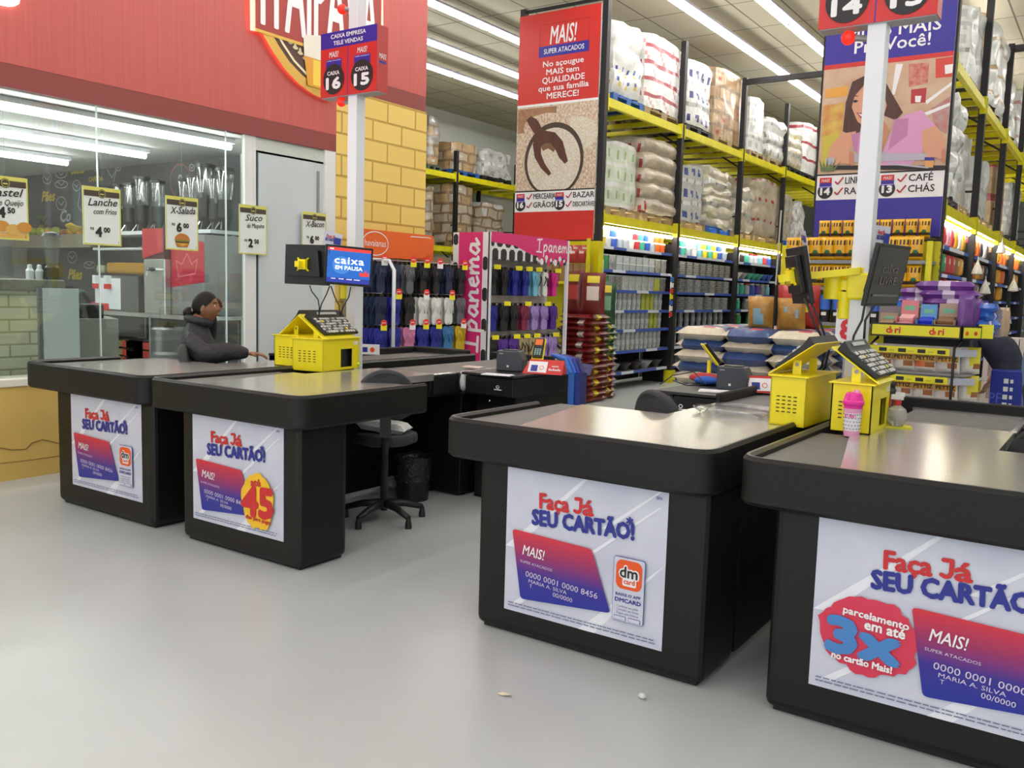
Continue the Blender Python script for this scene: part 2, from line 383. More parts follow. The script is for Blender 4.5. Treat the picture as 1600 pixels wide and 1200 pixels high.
# ================================================================ lamps
FIX = mat('lamp_rail', '#b8b4c8', .4)
def lamp_proto():
    t = thing('fluorescent_light', 'long white ceiling tube light', 'ceiling light', (0, 0, -5), 0, 'ceiling tube lights')
    B = MB(); B.bb((-.085, -1.2, .03), (.085, 1.2, .07), FIX).bb((-.03, -1.2, -.02), (.03, -1.17, .03), FIX).bb((-.03, 1.17, -.02), (.03, 1.2, .03), FIX); B.build('lamp_rail', t)
    B = MB(); B.tube([(-.055, -1.17, 0), (-.055, 1.17, 0)], .022, TUBE, 6); B.build('tube', t)
    B = MB(); B.tube([(.055, -1.17, 0), (.055, 1.17, 0)], .022, TUBE, 6); B.build('tube', t)
    return t
LP = lamp_proto(); n = 0
ROWS = [(-5.0, 'in the row above the aisle beside the white pallets'), (-6.15, 'in the row just above the left rack'), (-9.6, 'in the row left of the rice banner, nearest of three'), (-11.1, 'in the middle row left of the rice banner'), (-12.3, 'in the far row left of the rice banner'),
        (-2.6, 'in the row running above the right rack'), (.3, 'in the row above the right aisle'), (3.2, 'in the rightmost ceiling row')]
for X, nm in ROWS:
    Y = -3.0 if X > -6.5 else 9.4
    while Y < (24 if X > -8 else 21):
        o = LP if n == 0 else dup(LP, (X, Y, CZ-.25))
        o.location = (X, Y, CZ-.25); o['label'] = 'white ceiling tube light '+nm; o['group'] = 'ceiling tube lights '+nm
        n += 1; Y += 2.42
CTUBE = mat('cafe_tube', '#fffdf8', .3, emit=15)
for k, (X, y1, nm) in enumerate(((-7.55, 5.9, 'nearest the cafe glass'), (-9.0, 5.9, 'in the middle of the cafe ceiling'), (-10.5, 5.85, 'deepest inside the cafe ceiling'))):
    t = thing('cafe_tube_light', 'long glowing tube light '+nm, 'ceiling light', (X, y1-2.2, 2.9))
    B = MB(); B.bb((-.06, -2.2, .03), (.06, 2.2, .075), WHITE); B.build('lamp_rail', t)
    B = MB(); B.tube([(0, -2.18, 0), (0, 2.18, 0)], .03, CTUBE, 8); B.build('tube', t)
# ================================================================ fascia beer sign
p0 = Wx(393, 50, XW); O = Vector((XW+.03, p0.y, p0.z))
def L(x, y): p = Wx(x, y, XW+.03); return (p.y-O.y, p.z-O.z)
t = thing('beer_sign', 'red and gold backlit beer brand sign on the red fascia', 'sign', O, PI/2)
REDB = mat('beer_red', '#a83a35', .4, emit=.0); GOLD = mat('beer_gold', '#c9a14e', .3, .6); DKB = mat('beer_dark', '#5a3a34', .5); HALO = mat('sign_halo', '#ff9a86', .5, emit=.9)
B = MB(); arc = [(414, 50), (428, 75), (446, 102), (468, 125), (490, 141), (515, 152)]
P = [L(*a) for a in arc]; q = L(517, 44); k1 = L(593, 44)
Pm = [(k1[0]-x, z) for x, z in P[::-1] if k1[0]-x > P[-1][0]]
big = [L(395, 47)]+P+Pm+[(k1[0]+.05, L(395, 47)[1]), (k1[0]+.02, 1.1), (-.02, 1.1)]
B.add([(x, .0, z) for x, z in big], [tuple(range(len(big)))], HALO)
B.v = [(x*1.03-.03, y, z*1.03-.01) for x, y, z in B.v]
B.pl(P+Pm+[(k1[0], 0), (.02, 0)], DKB, 14); B.stroke(Pm, .10, GOLD, 15)
B.stroke(P, .10, GOLD, 16); B.stroke([(x+.09, z+.06) for x, z in P], .025, mat('beer_cream', '#efe2bd', .5), 17)
for k in range(9):
    a = P[1]; b = P[4]; x = a[0]+(b[0]-a[0])*k/8+.15; z = a[1]+(b[1]-a[1])*k/8+.13
    B.disc(x-.03, z, .035, mat('beer_leaf', '#d9cfa6', .5), 18, .016); B.disc(x+.03, z-.02, .016, mat('beer_leaf'), 18, .035)
B.build('emblem', t)
B = MB(); B.rect(0, 0, k1[0], 1.05, REDB, 20); B.rect(0, 0, k1[0], .03, mat('beer_gold'), 21)
B.text('ITAIPAVA', k1[0]/2, .09, .92, INKW, 23, .008, 0, k1[0]*.92); B.build('name_panel', t)
B = MB(); g0 = L(472, 56); g1 = L(500, 140); x0, x1 = g0[0], L(535, 56)[0]
BEER = mat('beer_amber', '#e6a02e', .35); FOAM = mat('beer_foam', '#ede6d6', .6)
B.pl([(x0+.05, g1[1]), (x1-.05, g1[1]), (x1, g0[1]-.18), (x0, g0[1]-.18)], BEER, 24); B.pl([(x0+.12, g1[1]+.02), (x1-.14, g1[1]+.02), (x1-.1, g0[1]-.2), (x0+.12, g0[1]-.2)], mat('beer_bright', '#f6cf4a', .35), 25)
B.pl([(x0, g0[1]-.19), (x1, g0[1]-.19), (x1+.01, g0[1]), (x0+.2, g0[1]+.05), (x0-.01, g0[1])], FOAM, 26); B.build('beer_glass', t)
# second sign tail at the top left corner of the fascia
B = MB(); p = Wx(10, 2, XW); O2 = Vector((XW+.03, p.y, p.z))
P2 = [Wx(x, y, XW+.03) for x, y in ((0, 3), (10, 5), (20, 5), (26, 2), (27, -4), (20, -14))]
B.tube(P2, .022, mat('neon_cream', '#fff2e2', .4, emit=1.5), 8); tag(B.build('fascia_letter'), 'curved end of a cream backlit letter at the left fascia', 'sign')
# ================================================================ cafe furniture
def at_y(x, y, Y): return Wy(x, y, Y)
LBR = mat_brick('beige_brick', '#ece8d2', '#e2ddc6', '#b5b096', .32, .1, .008, .8, .5, 'yz', .6)
GRAN = mat('granite', '#8d8a74', .35, noise=(60, '#5f5c4c', .25))
gx = -7.32
t = thing('brick_counter', 'beige brick cafe counter with a speckled granite top behind the glass', 'counter', (gx-.4, 1.0, 0))
B = MB(); B.bb((0, -4, 0), (.4, 2.88, 1.43), LBR); B.build('brick_base', t)
B = MB(); B.bb((-.2, -4, 1.43), (.46, 2.99, 1.525), GRAN); B.build('granite_top', t, bevel=.01)
B = MB(); B.bb((-.012, 0, 0), (.012, .30, .86), mat('gate_white', '#eef2f4', .35)); B.bb((.012, .02, .10), (.02, .28, .8), mat('gate_white'))
g = thing('counter_gate', 'white swing gate at the end of the brick counter', 'gate', (-7.05, 3.68, .60)); B.build('gate_panel', g); B = MB(); B.bb((-.02, -.02, .4), (.02, 0, .45), GREYM); B.build('hinge', g); B = MB(); B.bb((-.015, -.03, -.60), (.015, .0, .86), GREYM); B.build('gate_post', g)
t = thing('serving_counter', 'steel cafe counter along the chalkboard wall on thin legs', 'counter', (-10.2, 6.33, 0))
B = MB(); B.bb((-1.8, -.33, 1.12), (1.95, .33, 1.165), STEEL); B.build('steel_top', t)
for x in (-1.7, -.9, .05, 1.0, 1.85):
    for y in (-.28, .28): B = MB(); B.tube([(x, y, 0), (x, y, 1.12)], .022, STEEL_D, 8); B.build('leg', t)
B = MB(); B.bb((-1.7, -.3, .5), (1.85, .3, .53), STEEL_D); B.build('under_shelf', t)
t = thing('high_shelf', 'white high shelf carrying tall dispensers in the cafe', 'shelf', (-9.2, 6.45, 2.10))
B = MB(); B.bb((-1.5, -.22, -.02), (.86, .22, .02), WHITE); B.build('board', t)
for x in (-.6, .7): B = MB(); B.bb((x-.015, .17, -.25), (x+.015, .22, -.02), GREYM); B.build('bracket', t)
t = thing('fruit_shelf', 'woven fronted shelf of fruit at the back of the cafe', 'shelf', (-11.55, 6.45, 1.93))
B = MB(); B.bb((-1.1, -.22, 0), (.82, .22, .17), mat_brick('wicker', '#a59a86', '#8d826e', '#6d6453', .03, .012, .003, .8, .5, 'xz')); B.build('woven_front', t)
FR = [('mango', '#8f9a3a', (.075, .07, .06)), ('orange', '#e39a2c', (.045, .045, .045)), ('papaya', '#a8a03c', (.09, .06, .06)), ('apple', '#a05040', (.04, .04, .04))]
for k in range(13):
    nm, c, r = FR[(0, 3, 2, 0, 1, 2, 0, 1, 3, 2, 1, 0, 1)[k]]; p = at_y(52+k*6, 360, 6.38); z = 2.10+r[2]-.005
    B = MB(); B.ell((0, 0, 0), r, mat(nm+'_skin', c, .45, noise=(6, '#7d8a30' if nm in ('mango', 'papaya') else c, .3)), 12, 8); B.tube([(0, 0, r[2]*.9), (.005, 0, r[2]+.012)], .004, mat('fruit_stem', '#5a4a2a', .7), 5)
    o = B.build(nm, smooth=True, loc=(p.x, 6.38+(k % 2)*.05, z)); tag(o, '%s in the fruit row on the woven shelf, number %s from the pineapple' % (nm, ['one', 'two', 'three', 'four', 'five', 'six', 'seven', 'eight', 'nine', 'ten', 'eleven', 'twelve', 'thirteen'][k]), 'fruit', 'fruit on the woven shelf')
t = thing('banana_bunch', 'bunch of yellow bananas on the woven fruit shelf', 'fruit', (at_y(118, 360, 6.33).x, 6.3, 2.10))
for k in range(6):
    B = MB(); a = -.5+k*.2; B.tube([(-.1+k*.01, -.02*k+.05, .02+.015*k), (-.03, -.02*k+.03, .05+.012*k), (.05, -.02*k+.04, .07+.012*k), (.1, -.015*k+.06, .1)], [.012, .02, .02, .009], mat('banana_skin', '#d9b648', .5), 8); B.build('banana', t, smooth=True)
t = thing('pineapple', 'pineapple with spiky green crown at the left of the fruit', 'fruit', (at_y(66, 355, 6.45).x, 6.45, 2.10))
B = MB(); B.lathe([(.03, 0), (.06, .03), (.065, .09), (.05, .15), (.02, .17)], mat_brick('pineapple_skin', '#7a6a34', '#6a5a2a', '#4a4020', .03, .02, .004, .7)); B.build('fruit_body', t, smooth=True)
B = MB()
for k in range(14):
    a = k*2.4; r = .05+.05*(k % 3)/2; B.tube([(0, 0, .16), (math.cos(a)*r*.5, math.sin(a)*r*.5, .24), (math.cos(a)*r, math.sin(a)*r, .30-.03*(k % 3))], [.012, .01, .002], mat('pineapple_leaf', '#4f6038', .6), 5)
B.build('crown', t, smooth=True)
# tall cereal style dispensers on the shelf
CLR = mat_clear('clear_plastic', '#e9eceb', .12, .08)
dp = None
for k, (x, z0, s) in enumerate(((168, 360, .95), (185, 360, 1.0), (203, 362, 1.0), (222, 362, 1.12), (247, 362, 1.0), (290, 365, 1.0), (305, 365, 1.05), (322, 365, 1.25), (338, 365, 1.0), (352, 366, 1.15))):
    p = at_y(x, z0, 6.38+.05*(k % 2))
    if dp is None:
        t = dp = thing('drink_dispenser', '', 'dispenser', (0, 0, 0))
        B = MB(); B.lathe([(.03, .0), (.05, .06), (.075, .12), (.08, .29)], BLACK_S, n=14); B.build('base', t, smooth='auto')
        B = MB(); B.lathe([(.08, .29), (.088, .34), (.088, .56)], CLR, n=16); B.build('clear_tube', t, smooth='auto')
        B = MB(); B.lathe([(.092, .56), (.092, .59), (.04, .605)], BLACK_S, n=16); B.build('lid', t, smooth='auto')
        for a in (-.05, .05): B = MB(); B.tube([(a*.3, -.05, .08), (a, -.09, .0)], .008, CHROME, 6); B.build('tap', t)
    else: t = dup(dp, (0, 0, 0))
    t.location = (p.x, p.y, 2.12); t.scale = (s, s, s)
    t['label'] = 'tall clear dispenser with black lid on the high cafe shelf, %s from the left' % ('first', 'second', 'third', 'fourth', 'fifth', 'sixth', 'seventh', 'eighth', 'ninth', 'tenth')[k]; t['group'] = 'clear dispensers on the high shelf'
# juice machine
p = at_y(195, 472, 6.25)
t = thing('juice_machine', 'two tank juice cooler holding orange and pale juice', 'machine', (p.x, 6.25, 1.165))
JU = mat('orange_juice', '#e0a02e', .25); JP = mat('pale_juice', '#c9cfae', .25)
def jz(y): return Wy(190, y, 6.05).z-1.165
z0, z1, z2, z3 = jz(431), jz(428), jz(410), jz(391)
def jx(x): return Wy(x, 420, 6.05).x-p.x
xa, xb, xc, xd = jx(147), jx(161), jx(163), jx(235)
B = MB(); B.bb((xa, -.2, 0), (jx(215), .22, z0), STEEL_D).bb((xa+.02, -.205, .02), (jx(188), -.2, z0-.03), WHITE); B.build('base', t, bevel=.01)
B = MB(); B.bb((xa+.012, -.19, z1), (xb-.012, .19, z2-.03), JP); B.build('juice', t, bevel=.03)
B = MB(); B.bb((xc+.012, -.19, z1), (xd-.012, .19, z2), JU); B.build('juice', t, bevel=.03)
for x0, x1 in ((xa, xb), (xc, xd)): B = MB(); B.bb((x0, -.2, z0), (x1, .2, z3), CLR); B.build('clear_tank', t)
B = MB(); B.bb((xa-.01, -.21, z3), (xd+.01, .21, z3+.03), mat('tank_lid', '#c2c6c4', .3)); B.build('lid', t, bevel=.01)
for x in (jx(154), jx(172)): B = MB(); B.bb((x-.03, -.27, z0-.1), (x+.03, -.2, z0), WHITE).bb((x-.03, -.272, z0-.16), (x+.03, -.2, z0-.1), RED); B.build('tap', t, bevel=.008)
p = at_y(270, 486, 6.2)
t = thing('draft_beer_tower', 'steel draft beer cooler with black tap handle and red sign', 'machine', (p.x, 6.2, 1.165))
B = MB(); B.bb((-.28, -.18, 0), (.12, .2, .62), STEEL); B.build('cooler_body', t, bevel=.01)
B = MB(); B.pl([(-.28, .62), (.12, .70), (.12, .96), (-.28, .96)], mat('cooler_red', '#b3303a', .4), 160); B.bb((-.28, -.18, .62), (.12, .2, .96), mat('cooler_dark', '#5a2c34', .5)); B.build('top_sign', t)
B = MB(); B.tube([(-.05, -.18, .50), (-.05, -.30, .50)], .02, CHROME, 10); B.tube([(-.05, -.28, .5), (-.05, -.3, .42)], .014, CHROME, 8); B.build('tap', t)
B = MB(); B.ell((.02, -.27, .5), (.05, .03, .025), BLACK_S); B.build('tap_handle', t, smooth=True)
p = at_y(318, 486, 6.3)
t = thing('drinks_fridge', 'grey drinks cabinet with red top panel and crown outline', 'fridge', (p.x, 6.3, 1.17))
B = MB(); B.bb((-.3, -.2, 0), (.3, .3, .885), GREYM); B.build('cabinet_body', t)
B = MB(); FRD = mat('fridge_red', '#b8333c', .4); B.pl([(-.3, .30), (.3, .37), (.3, .80), (-.3, .88)], FRD, 170)
B.stroke([(-.16, .42), (.14, .46), (.18, .62), (.08, .56), (0, .68), (-.1, .56), (-.2, .6), (-.16, .42)], .012, mat('fridge_line', '#d98a90', .5), 172); B.build('red_panel', t)
# small things on the counters
def small(nm, label, cat, B, loc, smooth=False, bevel=0, group=None, rz=0): return tag(B.build(nm, smooth=smooth, bevel=bevel, loc=loc, rz=rz), label, cat, group)
p = at_y(163, 478, 6.1); t = thing('napkin_box', 'red napkin box on the cafe counter below the juice', 'box', (p.x, 6.1, 1.165))
B = MB(); B.bb((-.19, -.07, 0), (.19, .07, .085), RED); B.build('box_body', t, bevel=.012); B = MB(); B.bb((-.17, -.05, .085), (.17, .05, .1), FRD); B.build('lid', t, bevel=.01)
gp = None
for k in range(7):
    p = at_y(210+k*6, 475, 6.12+.05*(k % 2)); B = MB(); B.lathe([(.024, 0), (.033, .15)], CLR, n=12).lathe([(.0, .005), (.022, .005)], CLR, n=12)
    if gp is None: o = gp = B.build('drinking_glass', smooth='auto')
    else: o = gp.copy(); COL.objects.link(o)
    o.location = (p.x, p.y, 1.165); tag(o, 'upturned clear drinking glass in the row on the cafe counter, %s from the left' % ('first', 'second', 'third', 'fourth', 'fifth', 'sixth', 'seventh')[k], 'glass', 'drinking glasses on the cafe counter')
p = Wx(92, 437, gx-.05); t = thing('blender', 'clear jug blender on the granite cafe counter', 'blender', (p.x-.1, p.y, 1.525))
B = MB(); B.lathe([(.075, 0), (.06, .1), (.045, .12)], BLACK_S, n=16); B.build('base', t, smooth='auto')
B = MB(); B.lathe([(.045, .12), (.075, .36)], CLR, n=16); B.build('jug', t, smooth='auto'); B = MB(); B.lathe([(.077, .36), (.06, .39), (.02, .4)], BLACK_S, n=16); B.build('lid', t, smooth='auto')
for k, x in enumerate((47, 62)):
    p = Wx(x, 438, gx-.2); B = MB(); B.lathe([(.03, 0), (.033, .07), (.02, .09), (.018, .12), (0, .125)], [WHITE, WHITE, WHITE, mat('cap_grey', '#c8c2ac', .5)], n=14)
    small('condiment_pot', 'small white pot on the granite counter, %s' % ('left one' if k == 0 else 'right one beside the blender'), 'pot', B, (p.x, p.y, 1.525), smooth='auto', group='pots on the granite counter')
p = Wx(118, 462, gx-.3); t = thing('cash_till', 'black cafe till with sloped screen beside the gate', 'till', (p.x, p.y, 1.20), -.4)
B = MB(); B.bb((-.2, -.2, 0), (.2, .2, .12), BLACK_S); B.build('base', t, bevel=.01); B = MB(); B.box((0, -.05, .17), (.34, .26, .03), mat('till_screen', '#5a666c', .2), M=Matrix.Rotation(.5, 3, 'X')); B.build('screen', t)
B = MB(); B.bb((-.3, -.3, -1.2), (.3, .3, 0), GREYW); B.build('pedestal', t)
p = at_y(283, 560, 6.0); t = thing('steel_keg', 'steel drum standing under the cafe counter', 'keg', (p.x, 5.85, 0))
B = MB(); B.lathe([(.18, 0), (.19, .02), (.19, .35), (.2, .38), (.19, .41), (.19, .72), (.2, .75), (.19, .78), (.19, 1.02), (.17, 1.04)], STEEL_D, n=24); B.build('drum_body', t, smooth='auto'); B = MB(); B.lathe([(.05, 1.04), (.05, 1.1)], BLACK_S, n=12); B.build('valve', t)
CRC = [('crate_red', '#b03a2e'), ('crate_yellow', '#d9c48a'), ('crate_dark', '#4a3830'), ('crate_olive', '#8c8430')]
for k in range(6):
    c = CRC[(0, 1, 0, 2, 0, 3)[k]]; p = at_y((140, 178, 210, 216, 232, 255)[k], 545, 6.2); B = MB(); m = mat(*c, .5)
    for z in range(3): B.bb((-.17, -.15, z*.1), (.17, .15, z*.1+.075), m)
    B.bb((-.15, -.13, .0), (.15, .13, .3), mat('crate_inside', '#3a2a24', .7))
    o = B.build('bottle_crate', loc=(p.x, 6.3, .53)); tag(o, '%s slatted crate under the cafe counter, %s from the left' % (c[0].split('_')[1], ('first', 'second', 'third', 'fourth', 'fifth', 'sixth')[k]), 'crate', 'crates under the cafe counter')
# hanging food posters
GRN = mat('poster_yellow', '#d8d46a', .5); PW = mat('poster_white', '#e6ebe7', .5); DBR = mat('poster_brown', '#4a4038', .5)
BUN = mat('bun', '#c47a34', .6); LET = mat('lettuce', '#7c8a34', .6); PAT = mat('patty', '#6a3a22', .6); PAST = mat('pastry', '#d8ac5c', .6)
for k, (y0, l1, l2, pr, ct, food, desc) in enumerate(((3.17, 'Pastel', 'de Queijo', '4', '50', 'pastel', 'golden pastries'), (3.92, 'Lanche', 'com Frios', '4', '00', None, 'no food picture, in front of the juice'), (4.66, 'X-Salada', '', '6', '00', 'burger', 'a burger picture'),
                                               (5.43, 'Suco', 'de Maquina', '2', '50', None, 'the lowest price beside the white door'), (6.20, 'X-Bacon', '', '6', '00', None, 'the rightmost one, on the white door'))):
    t = thing('price_poster', 'hanging cafe price poster with %s' % desc, 'poster', (XW+.02, y0, 1.815), PI/2, 'hanging cafe price posters')
    B = MB(); B.bb((0, 0, 0), (.325, .004, .46), PW); B.rect(0, 0, .325, .012, GRN, 1); B.rect(0, .40, .325, .46, GRN, 1); B.rect(.012, .385, .313, .43, DBR, 2); B.rect(0, 0, .01, .46, GRN, 1); B.rect(.315, 0, .325, .46, GRN, 1)
    B.disc(.163, .41, .035, DBR, 4); B.ring(.163, .41, .028, .003, GRN, 5); B.rect(.145, .402, .18, .41, GRN, 5)
    B.text(l1, .17, .315, .06, INK, 3, .012, .35, .25 if len(l1) > 5 else .2, rot=.05)
    if l2: B.text(l2, .19, .25, .045, INK, 3, .005, .35, .2, rot=.05)
    z = .19 if food else (.1 if k != 4 else .18)
    B.text(pr, .13, z-.03, .075, INK, 3, .05); B.text(ct, .2, z+.005, .04, INK, 3, .04); B.text('R$', .075, z+.02, .02, INK, 3, .03)
    if food == 'burger':
        B.disc(.16, .09, .075, BUN, 3, .055, a0=0, a1=PI); B.rect(.085, .075, .235, .09, LET, 4); B.rect(.09, .06, .23, .075, PAT, 4); B.pl([(.09, .06), (.23, .06), (.16, .035)], mat('cheese', '#e0b040', .5), 5); B.pl([(.09, .055), (.23, .055), (.21, .025), (.11, .025)], BUN, 3)
    if food == 'pastel':
        B.rect(.01, .013, .315, .05, PAST, 2)
        for q in range(4): B.disc(.05+q*.08, .075+.02*(q % 2), .055, mat('pastry_%d' % (q % 2), ('#d8ac5c', '#c98e3c')[q % 2], .6), 3+q, .04)
    B.text('i', .30, .018, .02, INK, 3); B.build('sheet', t)
    B = MB(); B.tube([(.163, .002, .46), (.163, .002, 1.1)], .0012, CLR, 4); B.build('hanging_thread', t)
# ================================================================ checkout posters
PBG = mat('poster_print', '#dcdee9', .35, noise=(3.2, '#bfc2d6', .35), stretch=(1, 1, 1.6))
PLT = mat('poster_light', '#eceef5', .35); PRED = mat('poster_red', '#cf2f33', .4); PBLU = mat('poster_blue', '#2b3191', .4); PORG = mat('poster_orange', '#ee5a24', .4)
SPY = mat('splash_yellow', '#f5c32c', .4); SPR = mat('splash_red', '#d93a55', .4); SPB = mat('splash_blue', '#4a86c8', .4); CTX = mat('card_print', '#d9cfe4', .4); FINE = mat('fine_print', '#74769a', .5)
PW_, PH_ = .79, .64
CARD = mat_ramp('card_gradient', [(0, '#24309a'), (.35, '#3a2f92'), (.68, '#a23062'), (1, '#d83440')], 2, .35, .09, .37)
def uv(u, v): return (u*PW_, (1-v)*PH_)
def make_poster(kind):
    B = MB(); B.bb((0, 0, 0), (PW_, .003, PH_), PBG)
    for a in ((.0, .55, .5, .0, .08), (.05, .95, .95, .1, .05), (.5, 1.0, 1.0, .45, .1), (.62, .3, .95, .0, .04)):
        p, q = uv(a[0], a[1]), uv(a[2], a[3]); d = a[4]*PW_
        B.pl([(p[0], p[1]), (min(PW_, p[0]+d), p[1]), (min(PW_, q[0]+d*.3), q[1]), (q[0], q[1])], PLT, 1)
    dx = .06 if kind == 3 else 0
    p = uv(.40+dx, .235); B.text('Faça', p[0]-.062, p[1]-.002, .066, PRED, 4, .035, 0, .148, rot=.03); B.text('á', p[0]+.108, p[1]+.003, .066, PRED, 4, .035, 0, .05, rot=.03); J0 = p[0]+.045; B.stroke([(J0, p[1]+.063), (J0+.026, p[1]+.064), (J0+.026, p[1]+.022), (J0+.020, p[1]+.010), (J0+.008, p[1]+.007), (J0-.003, p[1]+.012)], .015, PRED, 4)
    p = uv(.50+dx, .345); B.text('SEU CARTÃO!', p[0], p[1], .066, PBLU, 5, .045, 0, .50, rot=.04)
    p = uv(.79+dx, .27); B.text('*', p[0], p[1], .05, PBLU, 6, .03)
    def card(ox):
        P = [(.05+ox, .42), (.57+ox, .445), (.70+ox, .835), (.12+ox, .895)]; q = []
        for i in range(4):
            a, b, c = P[i-1], P[i], P[(i+1) % 4]
            for k in range(5):
                t = k/4; r = .05; s = [b[j]+(a[j]-b[j])*r*(1-t)**2+(c[j]-b[j])*r*t**2 for j in (0, 1)]; q.append(uv(*s))
        B.pl(q[::-1], CARD, 8)
        k = -.06
        p = uv(.20+ox, .585); B.text('MAIS!', p[0], p[1], .045, INKW, 10, .008, .15, .115, rot=k)
        p = uv(.22+ox, .645); B.text('SUPER ATACADOS', p[0], p[1], .012, CTX, 10, 0, 0, .17, rot=k)
        p = uv(.385+ox, .745); B.text('0000 0001 0000 8456', p[0], p[1], .026, CTX, 10, -.008, 0, .37, rot=k)
        p = uv(.30+ox, .775); B.text('MARIA A. SILVA', p[0], p[1], .016, CTX, 10, -.008, 0, .2, rot=k)
        p = uv(.19+ox, .80); B.text('T', p[0], p[1], .016, CTX, 10, -.008); p = uv(.40+ox, .825); B.text('00/0000', p[0], p[1], .02, CTX, 10, -.008, 0, .1, rot=k)
    if kind != 3: card(0)
    if kind == 1:
        a, b = uv(.71, .45), uv(.895, .87)
        B.rrect((a[0]+b[0])/2, (a[1]+b[1])/2, (b[0]-a[0])/2, (a[1]-b[1])/2, .012, PBLU, 9); B.rrect((a[0]+b[0])/2, (a[1]+b[1])/2, (b[0]-a[0])/2-.002, (a[1]-b[1])/2-.002, .01, PBG, 10)
        c = uv(.803, .56); B.rrect(c[0], c[1], .06, .06, .028, PORG, 11)
        B.text('dm', c[0], c[1]-.01, .046, INKW, 12, .10, 0, .082); B.rrect(c[0]+.004, c[1]-.028, .032, .018, .008, INKW, 12); B.text('dm', c[0], c[1]-.01, .046, INK, 14, .02, 0, .08); B.text('card', c[0]+.004, c[1]-.036, .022, PORG, 14, .02, 0, .05)
        p = uv(.803, .70); B.text('BAIXE O APP', p[0], p[1], .012, PBLU, 12, .015, 0, .115); p = uv(.803, .74); B.text('DMCARD', p[0], p[1], .017, PBLU, 12, .025, 0, .12)
        for k in range(3): p = uv(.803, .775+.022*k); B.text(('Confirme seu saldo', 'Consulte seu limite', 'Pague suas faturas')[k], p[0], p[1], .010, FINE, 12, 0, 0, .1)
        for k in (0, 1): p = uv(.725+k*.085, .86); B.rect(p[0], p[1], p[0]+.055, p[1]+.018, PBLU, 12); B.rect(p[0]+.0015, p[1]+.0015, p[0]+.0535, p[1]+.0165, PBG, 13)
    if kind == 2:
        r = random.Random(4); c = uv(.75, .69); pts = []
        for k in range(46):
            a = 2*PI*k/46; q = 1+.13*r.random()+.06*math.sin(5*a); pts.append((c[0]+.125*q*math.cos(a), c[1]+.15*q*math.sin(a)))
        B.pl(pts, SPY, 11); p = uv(.735, .555); B.text('até', p[0], p[1], .042, PRED, 13, .04, 0, .08, rot=.1)
        p = uv(.75, .82); B.text('45', p[0], p[1], .165, PRED, 13, .05, .0, .25, skew=.05); p = uv(.765, .865); B.text('dias para pagar.', p[0], p[1], .022, PRED, 13, .03, 0, .22, rot=-.02)
    if kind == 3:
        r = random.Random(9); c = uv(.245, .64); pts = []
        for k in range(50):
            a = 2*PI*k/50; q = 1+.1*r.random()+.05*math.sin(7*a); pts.append((c[0]+.16*q*math.cos(a), c[1]+.135*q*math.sin(a)))
        B.pl(pts, SPR, 7); card(.36)
        p = uv(.27, .54); B.text('parcelamento', p[0], p[1], .026, INKW, 11, .03, 0, .215, rot=-.06); p = uv(.31, .60); B.text('em até', p[0], p[1], .036, INKW, 11, .03, 0, .13, rot=-.04)
        p = uv(.225, .755); B.text('3x', p[0], p[1], .125, SPB, 12, .06, 0, .235); p = uv(.225, .805); B.text('no cartão Mais!', p[0], p[1], .025, INKW, 13, .035, 0, .20, rot=-.03)
    for k in (0, 1):
        x = .03
        while x < .93:
            wd = RND.uniform(.012, .05); a = uv(x, .945+.02*k); B.rect(a[0], a[1], a[0]+wd*PW_*.8, a[1]+.0045, FINE, 3); x += wd
    p = uv(.95, .05); B.text('dm', p[0], p[1], .016, PBLU, 4, .0)
    return B
# ================================================================ checkouts
RIMZ0, RIMZ1, TOPZ = .785, .968, .946
def rim_path(pts, r=.1, n=6):
    o = [Vector(pts[0])]
    for a, b, c in zip(pts, pts[1:], pts[2:]):
        a, b, c = Vector(a), Vector(b), Vector(c); p = b+(a-b).normalized()*r; q = b+(c-b).normalized()*r
        for k in range(n+1):
            t = k/n; o.append(p*(1-t)**2+b*2*t*(1-t)+q*t*t)
    return o+[Vector(pts[-1])]
EDGE = mat('rim_edge_strip', '#3a3a39', .3)
def strip(B, path, th, z0, z1, m, side):
    n = len(path); nor = []
    for i in range(n):
        d = (path[min(i+1, n-1)]-path[max(i-1, 0)]).normalized(); nor.append(Vector((-d.y, d.x))*side)
    prof = [(0, z0+.015), (0, z1-.015), (.012, z1), (th-.012, z1), (th, z1-.012), (th, z0), (.015, z0)]
    P = len(prof); vs = []
    for p, q in zip(path, nor):
        for a, z in prof: vs.append((p.x+q.x*a, p.y+q.y*a, z))
    fs = [(i*P+k, i*P+(k+1) % P, (i+1)*P+(k+1) % P, (i+1)*P+k) for i in range(n-1) for k in range(P) if k not in (2, 3)]
    B.add(vs, [(i*P+k, i*P+(k+1) % P, (i+1)*P+(k+1) % P, (i+1)*P+k) for i in range(n-1) for k in (2, 3)], EDGE)
    fs += [tuple(range(P)), tuple((n-1)*P+k for k in range(P))]
    B.add(vs, fs, m)
LEDG = mat('led_green', '#3bd07a', .3, emit=1.2); LEDR = mat('led_red', '#e04436', .3, emit=1.2)
